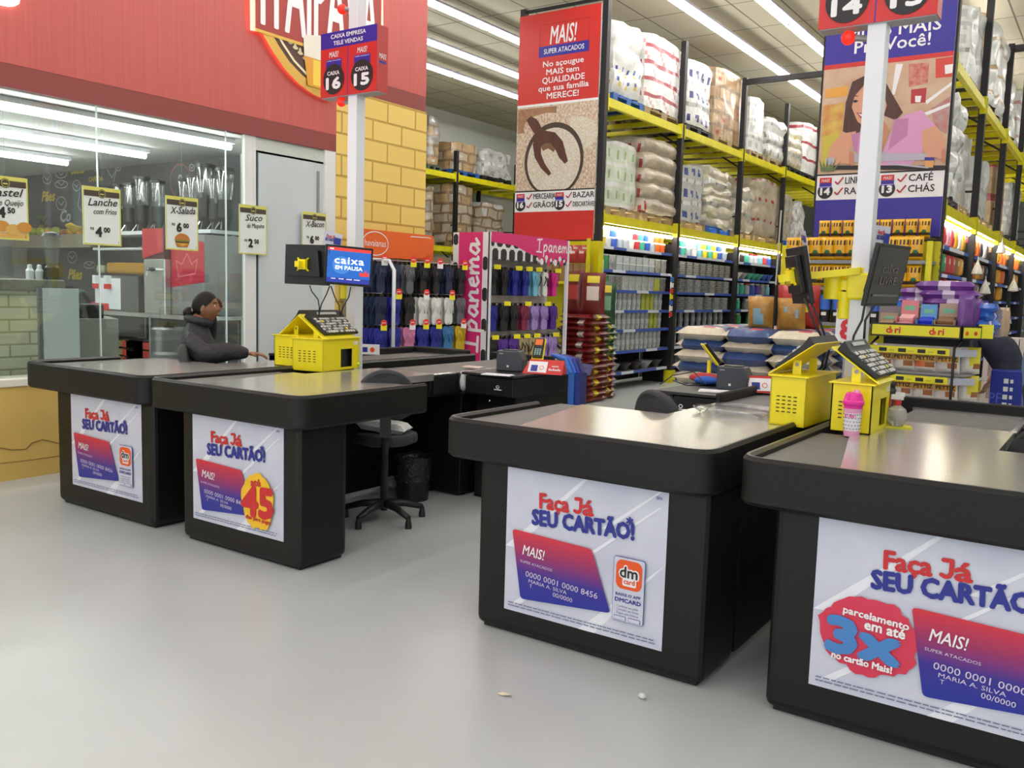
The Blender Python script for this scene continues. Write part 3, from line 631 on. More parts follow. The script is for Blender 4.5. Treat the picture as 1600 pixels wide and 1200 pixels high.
def checkout(nm, label, ox, s, bx, tx, px, kind, yend, ycash, rib=True):
    """ox = X of the outer edge, s = +1 when the cashier sits on the right; bx, tx, px = X ranges of pedestal, top and poster"""
    t = thing('checkout_counter', label, 'checkout counter', ((bx[0]+bx[1])/2, 3.4, 0), 0)
    D = -Vector(t.location)
    def fin(B, name, **k): B.v = [tuple(Vector(v)+D) for v in B.v]; return B.build(name, t, **k)
    B = MB(); B.bb((bx[0], 3.20, .014), (bx[1], 3.56, .80), BLACK); fin(B, 'front_pedestal', bevel=.035, seg=3)
    B = MB(); B.bb((bx[0]+.03, 3.23, 0), (bx[1]-.03, 3.54, .014), BLACK_S); fin(B, 'plinth')
    B = MB(); lo, hi = tx
    cx, ou = (hi, lo) if s > 0 else (lo, hi)
    path = rim_path([(cx, ycash), (cx, 3.13), (ou, 3.13), (ou, yend)], .11)
    strip(B, path, .036, RIMZ0, RIMZ1, RUBBER, -1 if s > 0 else 1); fin(B, 'bumper_rim', smooth='auto')
    B = MB(); B.bb((lo+.04, 3.17, .90), (hi-.04, 4.12, TOPZ-.006), BELT); fin(B, 'side_tray')
    B = MB(); B.prism([(lo+.36, 3.175), (hi-.045, 3.175), (hi-.045, 4.14), (lo+.16, 4.14)], TOPZ-.006, TOPZ, STEEL); fin(B, 'steel_top')
    B = MB(); B.bb((lo+.045, 3.18, .80), (hi-.045, 4.10, .90), BLACK); fin(B, 'apron')
    U = lambda u: ox+s*u
    B = MB(); B.bb((U(.04), 4.14, .90), (U(.62), 4.80, TOPZ), STEEL); fin(B, 'scanner_plate')
    B = MB(); B.bb((U(.07), 4.85, .90), (U(.60), yend-.1, TOPZ-.006), BELT); fin(B, 'conveyor_belt')
    B = MB(); B.bb((U(.05), 4.80, .88), (U(.62), 4.85, TOPZ), STEEL_D); fin(B, 'belt_frame')
    B = MB(); B.bb((U(.05), yend-.1, .88), (U(.62), yend-.05, TOPZ), STEEL_D); fin(B, 'belt_frame')
    B = MB(); B.bb((U(.60), 4.80, .80), (U(.63), yend, .935 if s > 0 else 1.0), RUBBER)
    if s > 0: B.bb((U(.60), 4.80, .935), (U(.63), yend, .95), STEEL)
    B.bb((U(-.02), yend-.05, .80), (U(.63), yend, 1.0), RUBBER); fin(B, 'belt_wall', bevel=.012)
    B = MB(); B.bb((U(.03), 5.15, .02), (U(.60), yend-.03, .90), BLACK).bb((U(.03), 4.76, .78), (U(.60), 5.15, .90), BLACK); fin(B, 'rear_cabinet', bevel=.008)
    B = MB(); B.bb((U(.0), 3.56, .04), (U(.03), 5.15, .90), BLACK); fin(B, 'side_panel')
    B = MB(); B.bb((U(.60), 4.765, .83), (U(.61), 4.87, .93), BLACK_S); b = fin(B, 'switch_panel')
    B = MB(); q = Vector((U(.58), 4.76, .905))
    B.bb((U(.55), 4.752, .895), (U(.57), 4.765, .91), LEDG); fin(B, 'green_led'); B = MB(); B.bb((U(.55), 4.752, .865), (U(.57), 4.765, .88), LEDR); fin(B, 'red_led')
    B = make_poster(kind); o = B.build('advert_poster', t); o.location = Vector((px[0], 3.196, px[2]))+D; o.scale = ((px[1]-px[0])/PW_, 1, (px[3]-px[2])/PH_); o['label'] = 'bank card advert poster'
    # cashier desk
    T = thing('cashier_desk', 'black desk with cash drawer beside the %s' % label.split(' checkout')[0].replace('black ', '')+' checkout', 'desk', (U(.9), 5.5, 0)); D2 = -Vector(T.location)
    def fd(B, name, **k): B.v = [tuple(Vector(v)+D2) for v in B.v]; return B.build(name, T, **k)
    B = MB(); B.bb((U(.67), 5.05, .935), (U(1.13), 6.10, .955), BLACK_S); fd(B, 'desk_top', bevel=.004)
    d0, d1 = (.70, 1.12) if s > 0 else (.68, 1.0)
    B = MB(); B.bb((U(d0), 5.06, .80), (U(d1), 6.08, .93), BLACK); b = fd(B, 'cash_drawer', bevel=.006)
    B = MB(); B.bb((U(d0+.04), 5.052, .895), (U(d1-.04), 5.06, .898), RACKB).bb((U(d0+.04), 5.052, .815), (U(d1-.04), 5.06, .818), RACKB)
    xx = U(.99) if s > 0 else U(.95)
    B.v += []; fd(B, 'drawer_groove')
    B = MB(); B.tube([(xx-.012*math.cos(a), 5.057, .868+.010*math.sin(a)) for a in [k*PI/5 for k in range(11)]], .003, WHITE, 5); B.bb((xx-.03, 5.053, .846), (xx+.035, 5.06, .852), WHITE); fd(B, 'drawer_logo')
    B = MB(); c0, c1 = (.63, .70) if s > 0 else (1.0, 1.13); B.bb((U(c1 if s < 0 else c0), 5.06, .80), (U(c1-.01 if s < 0 else c0+.01), 6.0, .935), BLACK_S).bb((U(c0), 5.06, .79), (U(c1), 6.0, .80), BLACK_S); fd(B, 'bag_shelf')
    B = MB(); B.bb((U(.66), 5.25, .0), (U(1.02), 6.05, .79), BLACK); fd(B, 'cabinet_body', bevel=.006)
    B = MB(); B.bb((U(.675), 5.235, .03), (U(1.00), 5.25, .70), BLACK_S); d = fd(B, 'door', bevel=.004)
    B = MB(); B.lathe([(.012, 0), (.012, .012), (.006, .016)], CHROME, n=12); o = B.build('lock', T); o.location = Vector((U(.80), 5.23, .74))+D2; o.rotation_euler = (PI/2, 0, 0)
    B = MB(); B.tube([(U(.68)+s*.0, 5.228-.02*math.sin(a), .40+.045*math.cos(a)) for a in [k*PI/8 for k in range(9)]], .004, CHROME, 6); fd(B, 'door_handle')
    return t
checkout('c1', 'leftmost black checkout counter by the cafe window with a phone app card poster', -4.862, -1, (-5.976, -4.862), (-6.28, -4.85), (-5.78, -4.976, .155, .781), 1, 6.4, 3.85)
checkout('c2', 'second black checkout counter from the left with a yellow 45 on its poster', -4.575, 1, (-4.575, -3.545), (-4.825, -3.47), (-4.46, -3.67, .148, .780), 2, 6.4, 4.15)
checkout('c3', 'third black checkout counter with a bright steel top and phone app card poster', -1.25, -1, (-2.361, -1.25), (-2.535, -1.225), (-2.197, -1.421, .118, .769), 1, 6.4, 3.92)
checkout('c4', 'nearest black checkout counter with a blue 3x on its poster', -1.0, 1, (-1.0, .03), (-1.135, .16), (-.837, -.04, .150, .785), 3, 5.55, 4.05)
# ================================================================ yellow boxes and keyboards
VENT = mat('vent_dark', '#3a3410', .7); KEYW = mat('key_white', '#d5d5d0', .5); KEYG = mat('key_grey', '#6d6f70', .5); LABELW = mat('label_white', '#e8e8e0', .5)
def ybox(label, klabel, x, y, wd, ln, s, rz=0, h=.222):
    t = thing('equipment_box', label, 'box', (x, y, TOPZ), rz)
    B = MB(); W2, L2 = wd/2, ln/2; th = .006
    B.bb((-W2, -L2, 0), (W2, -L2+th, h), YEL).bb((-W2, L2-th, 0), (W2, L2, h), YEL).bb((-s*W2, -L2, 0), (-s*(W2-th), L2, h), YEL)
    X0, X1 = s*(W2-th), s*W2   # cashier side with its opening
    B.bb((X0, -L2, 0), (X1, -.01, h), YEL).bb((X0, .13, 0), (X1, L2, h), YEL).bb((X0, -.01, .15), (X1, .13, h), YEL).bb((X0, -.01, 0), (X1, .13, .02), YEL).bb((-W2, -L2, 0), (W2, L2, .006), YEL)
    B.build('box_body', t)
    B = MB(); B.bb((-W2-.012, -L2-.012, h), (W2+.012, L2+.012, h+.008), YEL); B.build('lid', t, bevel=.002)
    B = MB(); B.bb((-W2+.05, -.05, .01), (W2-.03, .17, .15), BLACK_S); B.build('scanner_inside', t)
    B = MB()
    for i in range(4):
        for j in range(5): B.bb((-W2*.55+i*wd*.16-.006, -L2-.002, .065+j*.018), (-W2*.55+i*wd*.16+wd*.055, -L2+.001, .07+j*.018), VENT)
    B.build('vent_slots', t)
    B = MB(); B.bb((s*(W2-.001), L2-.07, .175), (s*(W2+.0015), L2-.02, .2), LABELW); B.build('sticker', t)
    a = .62; R = Matrix.Rotation(s*a, 3, 'Y')
    B = MB(); B.box((0, 0, h+.085), (.27, ln*.88, .005), YEL, M=R); B.build('tilt_plate', t, bevel=.001)
    for yy in (-.12, .12): B = MB(); B.bb((-.02, yy-.003, h), (.02, yy+.003, h+.075), YEL); B.build('hinge_bracket', t)
    B = MB(); B.tube([(0, -.124, h+.055), (0, -.118, h+.055)], .01, GREYM, 8); B.build('hinge_bolt', t)
    # keyboard on the plate
    M = Matrix.Translation((x, y, TOPZ)) @ Matrix.Rotation(rz, 4, 'Z') @ Matrix.Translation((0, 0, h+.085)) @ R.to_4x4() @ Matrix.Translation((s*.0, .05, .006))
    k = thing('keyboard', klabel, 'keyboard', M=M)
    B = MB(); B.prism([(-.11, 0), (.11, 0), (.11, .018), (-.06, .032), (-.11, .05)] if s > 0 else [(.11, 0), (.11, .05), (.06, .032), (-.11, .018), (-.11, 0)], -.2, .2, BLACK_S, 'y'); B.build('case', k, bevel=.005)
    B = MB(); kk = RND
    for i in range(6):
        for j in range(13):
            xx = s*(.095-i*.026); yy = -.175+j*.029; z = .0195+.014*max(0, min(1, (.11-s*xx)/.17))
            B.bb((xx-.009, yy-.009, z), (xx+.009, yy+.009, z+.008), YEL if (i*7+j*3) % 29 == 5 else KEYG if (i*5+j*3) % 7 < 2 else KEYW)
    B.build('keys', k)
    B = MB(); B.box((-s*.085, 0, .045), (.02, .22, .004), mat('display_strip', '#c3c8c0', .3), M=Matrix.Rotation(s*.35, 3, 'Y')); B.build('display', k)
    return t
ybox('yellow metal box on the leftmost counter, partly behind another yellow box', 'black keyboard tilted away on the yellow box by the seated cashier', -5.03, 4.62, .26, .43, -1)
ybox('yellow metal box on the second counter from the left with dark square opening', 'black keyboard with white keys facing the camera on a yellow box', -4.70, 4.49, .265, .43, 1, .16)
ybox('yellow metal box with clear vent slots on the bright steel counter', 'black keyboard seen from behind on the yellow box beside the cables', -1.268, 4.40, .17, .46, -1, -.03, .232)
ybox('yellow metal box behind the pink shaker on the nearest counter', 'black keyboard with grey keys on the yellow box beside the white post', -.985, 4.35, .18, .36, 1, 0, .222)
# ================================================================ posts with lane signs
def post(label, x, y, beacons):
    t = thing('sign_post', label, 'post', (x, y, 0))
    B = MB(); B.bb((-.045, -.045, 0), (.045, .045, 4.6), WHITE); B.build('column', t, bevel=.004)
    B = MB(); B.bb((-.09, -.09, 0), (.09, .09, .02), WHITE); B.build('base_plate', t)
    for z in beacons:
        B = MB(); B.tube([(-.045, 0, z-.01), (-.11, -.01, z)], .016, GREYM, 10); a = B.build('beacon_arm', t, smooth='auto')
        B = MB(); B.ell((-.145, -.012, z+.004), (.036, .036, .036), mat('beacon_red', '#f0281c', .2, emit=.35), 16, 12); B.build('beacon_bulb', t, smooth=True)
    return t
P1 = (-4.79, 4.86); P2 = (-1.14, 4.86)
post('white square post rising between the two left checkouts', *P1, (3.57, 2.905))
post('white square post rising between the two right checkouts', *P2, (2.885,))
SIDE = mat('sign_side_red', '#c33a38', .35)
def lanesign(label, x0, x1, z0, z1, y, nums, head):
    t = thing('lane_sign', label, 'sign', (x0, y, z0)); W, H = x1-x0, z1-z0
    B = MB(); B.bb((0, 0, 0), (W, .115, H), SIDE).bb((.004, .004, -.004), (W-.004, .111, 0), mat('sign_base_grey', '#b9b9bd', .4)); B.build('sign_box', t)
    B = MB(); hz = H*.75
    B.rect(0, hz, W, H, BLUE, 1); B.rect(0, 0, W*.488, hz, RED, 1); B.rect(W*.5, 0, W, hz, RED, 1); B.rect(W*.488, 0, W*.5, hz, BLUE, 1)
    B.text(head[0], W/2, H*.895, .030, INKW, 3, .02, 0, W*.62); B.text(head[1], W/2, H*.79, .030, INKW, 3, .02, 0, W*.52)
    for k in (0, 1):
        cx = W*(.245+.505*k)
        B.text('MAIS!', cx, H*.61, .042, INKW, 3, .004, .15, W*.17); B.rect(cx-W*.14, H*.40, cx+W*.14, H*.58, BLUE, 2); B.text('SUPER ATACADOS', cx, H*.55, .009, INKW, 3, 0, 0, W*.25)
        B.disc(cx, H*.27, W*.19, INK, 4, H*.235); B.text('CAIXA', cx, H*.335, .028, INKW, 6, .025, 0, W*.22); B.text(nums[k], cx, H*.125, .08, INKW, 6, .05, 0, W*.25)
    B.build('face', t)
    B = MB(); B.T = Matrix.Translation((W, .0575, 0)) @ Matrix.Rotation(PI/2, 4, 'Z'); B.text('MAIS!', 0, H*.50, .04, INKW, 2, .004, .15, .075); B.rect(-.035, H*.43, .035, H*.47, BLUE, 1); B.build('side_print', t)
    return t
lanesign('red and blue lane sign numbered 16 and 15 on the left post', -5.105, -4.535, 2.94, 3.405, 4.80, ('16', '15'), ('CAIXA EMPRESA', 'TELE VENDAS'))
lanesign('lane sign numbered 14 and 13 cut by the top edge, on the right post', -1.428, -.862, 2.935, 3.40, 4.80, ('14', '13'), ('', ''))
# ---------------------------------------------------------------- monitors
def from_px(tl, tr, br, bl):
    P = [Wd(*c) for c in (tl, tr, br, bl)]; c = sum(P, Vector())/4
    r = (P[1]-P[0]+P[2]-P[3])/2; u = (P[0]-P[3]+P[1]-P[2])/2
    return c, r, u, frame(c, r, u)
def monitor(label, px, screen, text, back=False, arm=None):
    c, r, u, M = from_px(*px); W, H = r.length, u.length
    if back:  # the picture shows the rear
        M = M @ Matrix.Rotation(PI, 4, 'Z')
    t = thing('monitor', label, 'monitor', M=M)
    B = MB(); B.bb((-W/2, 0, -H/2), (W/2, .022, H/2), BLACK_S); B.prism([(-W*.36, -H*.3), (W*.36, -H*.3), (W*.3, H*.36), (-W*.3, H*.36)], .022, .05, BLACK_S, 'y'); B.build('casing', t, bevel=.004)
    B = MB(); w2, h2 = W/2-.016, H/2-.016; B.T = Matrix.Translation((0, -.0005, 0)); text(B, w2, h2); B.build('screen', t)
    B = MB()
    for sx in (-1, 1): B.bar((-sx*.05, .055, .045), (sx*.05, .055, -.045), .016, YEL, .006)
    B.bb((-.035, .05, -.035), (.035, .075, .035), YEL); B.build('mount_plate', t)
    if arm:
        Mi = M.inverted(); a = Mi @ Vector(arm); B = MB(); B.bar((0, .07, 0), (0, .12, 0), .04, YEL); B.bar((0, .115, 0), a, .035, YEL); B.build('mount_arm', t)
    return t, M, W, H
SB = mat('screen_blue', '#1f5cb0', .25, emit=.3); SB2 = mat('screen_navy', '#2a3596', .25, emit=.25); SR = mat('screen_red', '#d83a36', .25, emit=.3); SW = mat('screen_white', '#f4f6fa', .25, emit=.5); SOFF = mat('screen_off', '#2b2628', .15); SG = mat('screen_grey', '#6a6466', .3); SB3 = mat('screen_swirl', '#3f74bd', .25, emit=.3)
def scr_pause(B, w, h):
    B.rect(-w, -h, w, h, SB, 1); B.rect(-w, h*.82, w, h, SR, 2); B.rect(-w, -h, w, -h*.72, SB2, 2); B.disc(-w*.35, 0, w*.42, SB3, 2, h*.5)
    B.text('caixa', 0, h*.1, h*.42, SW, 4, .012, 0, w*1.35, space=1.12); B.text('EM PAUSA', 0, -h*.24, h*.22, SW, 4, .012, 0, w*1.25)
    B.rect(w*.5, -h*.55, w*.95, -h*.34, SR, 4); B.disc(w*.78, -h*.26, h*.06, SR, 4); B.text('MAIS', -w*.82, h*.87, h*.08, SW, 4, .01, 0, w*.18)
    for k in range(4): B.rect(-w*.8+k*w*.35, -h*.8, -w*.6+k*w*.38, -h*.77, SW, 4)
def scr_free(B, w, h):
    B.rect(-w, -h, w, h, SOFF, 1); B.text('caixa', 0, h*.1, h*.34, SG, 3, .0, 0, w*1.05); B.text('LIVRE', 0, -h*.32, h*.3, SG, 3, .0, 0, w*1.05); B.rect(-w*.8, -h*.75, w*.9, -h*.66, SG, 3)
def scr_off(B, w, h): B.rect(-w, -h, w, h, SOFF, 1)
A1 = Vector((P1[0], P1[1]-.05, 1.72)); A2 = Vector((P2[0], P2[1]-.05, 1.70))
monitor('monitor with a lit blue screen reading caixa em pausa', ((512, 381, 6.12), (589, 390, 6.26), (575, 448, 6.26), (503, 443, 6.12)), 1, scr_pause, arm=A1)
monitor('black monitor seen from behind at the left post', ((444, 381, 6.35), (514, 385, 6.15), (520, 445, 6.15), (453, 444, 6.35)), 1, scr_off, True, arm=A1)
monitor('dark tilted monitor reading caixa livre at the right post', ((1381, 381, 4.42), (1428, 390, 4.74), (1398, 475, 4.74), (1344, 478, 4.42)), 1, scr_free, arm=A2)
monitor('black monitor seen nearly edge on left of the right post', ((1232, 385, 4.80), (1260, 387, 4.52), (1275, 470, 4.52), (1246, 477, 4.80)), 1, scr_off, True, arm=A2)
# collars on the posts
for (x, y), side in ((P1, 'left'), (P2, 'right')):
    t = thing('monitor_bracket', 'yellow clamp collar around the %s white post' % side, 'bracket', (x, y, 1.62))
    B = MB(); B.bb((-.062, -.062, -.07), (.062, .062, .07), YEL); B.build('collar', t, bevel=.012)
    B = MB(); B.tube([(-.13, -.03, -.07), (-.13, -.03, .07)], .05, YEL, 14); B.bb((-.14, -.05, -.02), (-.05, 0, .03), YEL); B.build('swivel_joint', t, smooth='auto')
    B = MB(); B.tube([(-.07, -.04, -.17), (-.07, -.04, -.03)], .032, YEL, 12); B.build('lower_pin', t, smooth='auto')
# flyers behind the monitors
def flyer(label, px):
    c, r, u, M = from_px(*px); W, H = r.length, u.length; t = thing('promo_flyer', label, 'flyer', M=M)
    B = MB(); B.bb((-W/2, 0, -H/2), (W/2, .003, H/2), PBG); B.text('Faça Já', -W*.12, H*.33, H*.09, PRED, 2, .03, 0, W*.45); B.text('SEU CARTÃO', -W*.12, H*.22, H*.09, PBLU, 2, .03, 0, W*.55)
    B.rect(W*.08, H*.15, W*.46, H*.36, CARD, 3); B.disc(-W*.1, -H*.05, W*.2, SPY, 2); B.text('45', -W*.1, -H*.1, H*.12, PRED, 4, .04); B.disc(-W*.2, -H*.33, W*.1, PORG, 2); B.disc(-W*.2, -H*.33, W*.06, INKW, 3); B.build('sheet', t)
    B = MB(); B.bar((0, .006, -H*.2), (0, .006, -H*.62), .02, YEL, .004); B.build('holder_strip', t)
flyer('small white card promotion flyer behind the blue lit monitor', ((510, 362, 6.30), (536, 366, 6.34), (527, 416, 6.34), (496, 408, 6.30)))
flyer('small white card promotion flyer behind the dark tilted monitor', ((1374, 352, 4.80), (1398, 358, 4.85), (1377, 428, 4.85), (1356, 428, 4.80)))
flyer('small white flyer sticking up behind the edge on monitor', ((1250, 361, 4.90), (1257, 362, 4.75), (1266, 410, 4.75), (1258, 412, 4.90)))
# cables
def cable(label, pts, r=.0045, grp='monitor cables'): B = MB(); B.tube(pts, r, BLACK_S, 6); tag(B.build('power_cable', smooth=True), label, 'cable', grp)
def pxs(*p): return [Wd(*q) for q in p]
cable('black cable hanging from the left monitor, leftmost of four at the left post', pxs((484, 446, 6.2), (487, 455, 6.2), (497, 468, 6.2), (499, 480, 6.2), (498, 494, 6.2)))
cable('black cable with a lump, second of four at the left post', pxs((515, 447, 6.2), (510, 460, 6.2), (502, 476, 6.2), (498, 494, 6.2)))
cable('black cable with a red clip, third of four at the left post', pxs((517, 447, 6.15), (523, 464, 6.15), (530, 478, 6.15), (531, 494, 6.15)))
cable('black cable dropping from the blue lit monitor, fourth at the left post', pxs((548, 448, 6.2), (545, 464, 6.2), (536, 480, 6.2), (531, 495, 6.2)))
cable('black cable falling from the edge on monitor, left of a pair', pxs((1257, 466, 4.55), (1275, 510, 4.55), (1291, 540, 4.55), (1284, 572, 4.6), (1274, 588, 4.65)), .006)
cable('black cable falling from the edge on monitor, right of a pair', pxs((1262, 462, 4.55), (1282, 505, 4.55), (1296, 545, 4.55), (1289, 575, 4.6), (1277, 587, 4.65)), .006)
cable('black looped cable below the dark tilted monitor beside the post', pxs((1351, 478, 4.45), (1347, 500, 4.45), (1334, 525, 4.45), (1330, 548, 4.45)), .006)
cable('black straight cable right of the looped cable below the dark monitor', pxs((1366, 478, 4.5), (1352, 500, 4.5), (1349, 545, 4.5)), .006)
# ================================================================ pallet racks
STRIP_B = mat('price_strip_blue', '#3f5fc0', .4); STRIP_W = mat('price_strip_white', '#dfe6f5', .4); SHM = mat('shelf_steel', '#8b8d92', .45, .3); SLAMP = mat('shelf_tube', '#fff8f2', .3, emit=9)
SHZ = (2.26, 1.91, 1.60, 1.28, .97, .63, .29)
def rack(label, xf, dr, ys, depth, levels, ztop, shelves=0, tie=None):
    t = thing('pallet_rack', label, 'rack', (xf-dr*depth/2, ys[0], 0)); D = -Vector(t.location)
    def fin(B, nm, par=None, **k): B.v = [tuple(Vector(v)+D) for v in B.v]; return B.build(nm, par or t, **k)
    xb = xf-dr*depth
    for y in ys:
        for x in (xf, xb):
            B = MB(); B.bb((x-.045, y-.05, 0), (x+.045, y+.05, ztop), RACKB); fin(B, 'upright')
            B = MB(); B.bb((x-.075, y-.08, 0), (x+.075, y+.08, .22), YEL2); fin(B, 'post_guard')
        z = .3; k = 0
        while z < ztop-1:
            B = MB(); B.bar((xf, y, z), (xb, y, z+.9) if k % 2 == 0 else (xb, y, z+.02), .03, RACKB); z += .95; k += 1; fin(B, 'frame_brace')
    for z in levels:
        for a, b in zip(ys, ys[1:]):
            for x, d in ((xf, dr), (xb, -dr)):
                B = MB(); B.bb((x-.02, a+.05, z-.135), (x+.03*d, b-.05, z), YEL2).bb((x+.03*d, a+.05, z-.135), (x+.045*d, b-.05, z-.075), YEL2)
                for q in (a+.06, b-.06): B.bb((x-.03, q-.012, z-.19), (x+.055*d, q+.012, z+.05), YEL2)
                fin(B, 'beam')
            for q in (.2, .45, .7, .92):
                y = a+(b-a)*q; B = MB(); B.bb((xb, y-.05, z-.10), (xf, y+.05, z-.03), YEL2); fin(B, 'cross_bar')
    for a, b in list(zip(ys, ys[1:]))[:shelves]:
        for k, z in enumerate(SHZ):
            B = MB(); B.bb((xf-dr*.58, a+.09, z-.035), (xf-dr*.03, b-.09, z), SHM); o = fin(B, 'shelf')
            B = MB(); L = b-a-.18; n = 6
            for q in range(n): B.bb((xf-dr*.03, a+.09+L*q/n, z-.045), (xf-dr*.015, a+.09+L*(q+1)/n, z-.0), STRIP_B if (q*5+k*3+(0 if k else 1)) % 7 > (1 if k else 4) else STRIP_W)
            fin(B, 'price_strip', o)
        B = MB(); B.bb((xf-dr*.62, a+.05, .05), (xf-dr*.58, b-.05, 2.45), mat('shelf_back', '#4a4b4e', .6)); fin(B, 'shelf_back')
        B = MB(); B.bb((xf-dr*.5, a-.06, 0), (xf-dr*.05, a+.06, 2.42), RACKB); fin(B, 'shelf_divider')
        B = MB(); B.tube([(xf-dr*.03, a+.16, 2.535), (xf-dr*.03, b-.12, 2.535)], .028, SLAMP, 8); fin(B, 'shelf_lamp')
    return t
YL = [11.74, 14.5, 17.44, 20.12, 22.8, 25.5, 28.2]
rack('tall black and yellow pallet rack behind the rice banner', -6.55, 1, YL, 1.45, (2.73, 4.42), 5.85, 5)
YM = [11.74, 14.45, 17.2, 19.95, 22.7, 25.4, 28.1]
rack('tall black and yellow pallet rack behind the smiling woman banner', -1.9, 1, YM, 1.45, (2.73, 4.42), 5.85, 5)
rack('low yellow beamed pallet rack against the far pale wall', -14.2, 1, [12.56, 15.26, 17.96, 20.66, 23.4], 1.3, (2.6, 4.42), 5.0, 0)
B = MB(); B.bb((-6.5, 17.39, 5.72), (-3.4, 17.49, 5.82), RACKB); tag(B.build('rack_tie_beam'), 'black beam bridging the aisle between the tops of the two racks', 'beam')
B = MB(); B.bb((-8.0, 11.72, 5.79), (-6.5, 11.76, 5.83), RACKB); tag(B.build('rack_top_beam'), 'dark beam above the rice banner at the rack end', 'beam')
B = MB(); B.bb((-1.85, 17.15, 5.72), (3.5, 17.25, 5.82), RACKB); tag(B.build('rack_tie_beam'), 'black beam crossing the right aisle above the pallets', 'beam')
# ---------------------------------------------------------------- pallets and wrapped loads
PALM = {'blue': mat('pallet_blue', '#2c5fae', .5), 'black': mat('pallet_black', '#26282c', .5), 'wood': mat('pallet_wood', '#b09a74', .7, noise=(5, '#927c58', .3)), 'green': mat('pallet_green', '#4c5a50', .5)}
PAL = {}
def pallet(c, x, y, z, ln, dp, label):
    k = (c,)
    if k not in PAL:
        B = MB(); m = PALM[c]; t = None
        for i in range(5): B.bb((-.5, -.5+i*.21, .115), (.5, -.5+i*.21+.16, .138), m)
        for i in (-.5, -.07, .36): B.bb((-.5, i, 0), (.5, i+.14, .02), m)
        for i in (-.5, -.07, .36):
            for j in (-.5, -.07, .36): B.bb((j, i, .02), (j+.14, i+.14, .095), m)
        for i in (-.5, -.07, .36): B.bb((i, -.5, .095), (i+.14, .5, .115), m)
        o = PAL[k] = B.build('pallet'); 
    else: o = PAL[k].copy(); COL.objects.link(o)
    o.location = (x, y, z); o.scale = (dp, ln, 1); tag(o, label, 'pallet'); return o
FILM = dict(rough=.22, coat=.5)
def fm(n, c, s=11, b=.8):
    r, g, u = [max(0, int(c[k:k+2], 16)-26) for k in (1, 3, 5)]
    return mat('wrap_'+n, c, .3, bump=(s, b), coat=.4, noise=(7, '#%02x%02x%02x' % (r, g, u), .22))
fm('white', '#f1f1ee'); fm('cream', '#e6dfcb'); fm('beige', '#cfc2ae'); fm('silver', '#d2d3d2'); fm('green', '#a5c08a'); fm('palegreen', '#dfe8d6'); fm('blue', '#5266a8'); fm('navy', '#3b3f86'); fm('red', '#b8505a'); fm('brown', '#b28c62'); fm('tan', '#c7a880'); fm('dark', '#5c4a3c'); fm('yellow', '#e2c45a'); fm('grey', '#a8a49c'); fm('pink', '#d9a8a6')
W_ = lambda n: MATS['wrap_'+n]
def P_(base, acc, a=4, b=4, q=(1, 2), r=(1, 2)):
    def f(s, i, j, ni, nj):
        if j % (b+1) == b: return W_('grey') if (i*7+j) % 5 == 0 else W_('silver') if base != 'silver' else W_('white')
        if (i % a) in q and (j % (b+1)) in r: return W_(acc) if (i*13+j*7) % 6 else W_('silver')
        return W_(base) if (i*11+j*5) % 17 else W_('silver')
    return f
def P_lines(base, acc, b=4): return lambda s, i, j, ni, nj: W_(acc) if j % b == b-1 else W_(base)
fm('seam', '#9c8468')
def P_box(c1, c2, c3, a=4, b=3):
    def f(s, i, j, ni, nj):
        r = j//4; k = i+(4 if r % 2 else 0)
        if j % 4 == 3 or k % 8 == 7: return W_('seam')
        if k % 8 in (2, 3) and j % 4 == 1 and (r*5+k//8*3) % 4 == 0: return W_(c3)
        return W_(c1) if (r*7+k//8*3) % 5 > 1 else W_(c2)
    return f
def load(label, cat, x, y, z, dp, ln, h, pick, c=.1, amp=.012, bulge=0, layers=4, seed=0, taper=0, group=None):
    B = gridbox(dp, ln, h, pick, c, amp, bulge, layers, seed, taper); o = B.build('wrapped_load', smooth='auto', loc=(x, y, z)); tag(o, label, cat, group); return o
def Yl(px, py, X): return Wx(px, py, X).y
def place(level, xf, items, rk, dp=1.0, dr=1):
    for k, (p0, p1, pt, pal, pick, kw, desc) in enumerate(items):
        ym = level; a = Yl(p0, 300, xf-.06); b = Yl(p1, 300, xf-.06); c = (p0+p1)/2; top = Wx(c, pt, xf-.15).z
        h = max(.6, min(1.75, top-level-.14)); x = xf-dr*(dp/2+.05)
        pallet(pal, x, (a+b)/2, level, (b-a)*.98, dp, '%s pallet under %s' % ({'wood': 'wooden'}.get(pal, pal), desc))
        load(desc, 'wrapped goods', x, (a+b)/2, level+.138, dp*.98, (b-a)*.95, h, pick, seed=k+level, **kw)
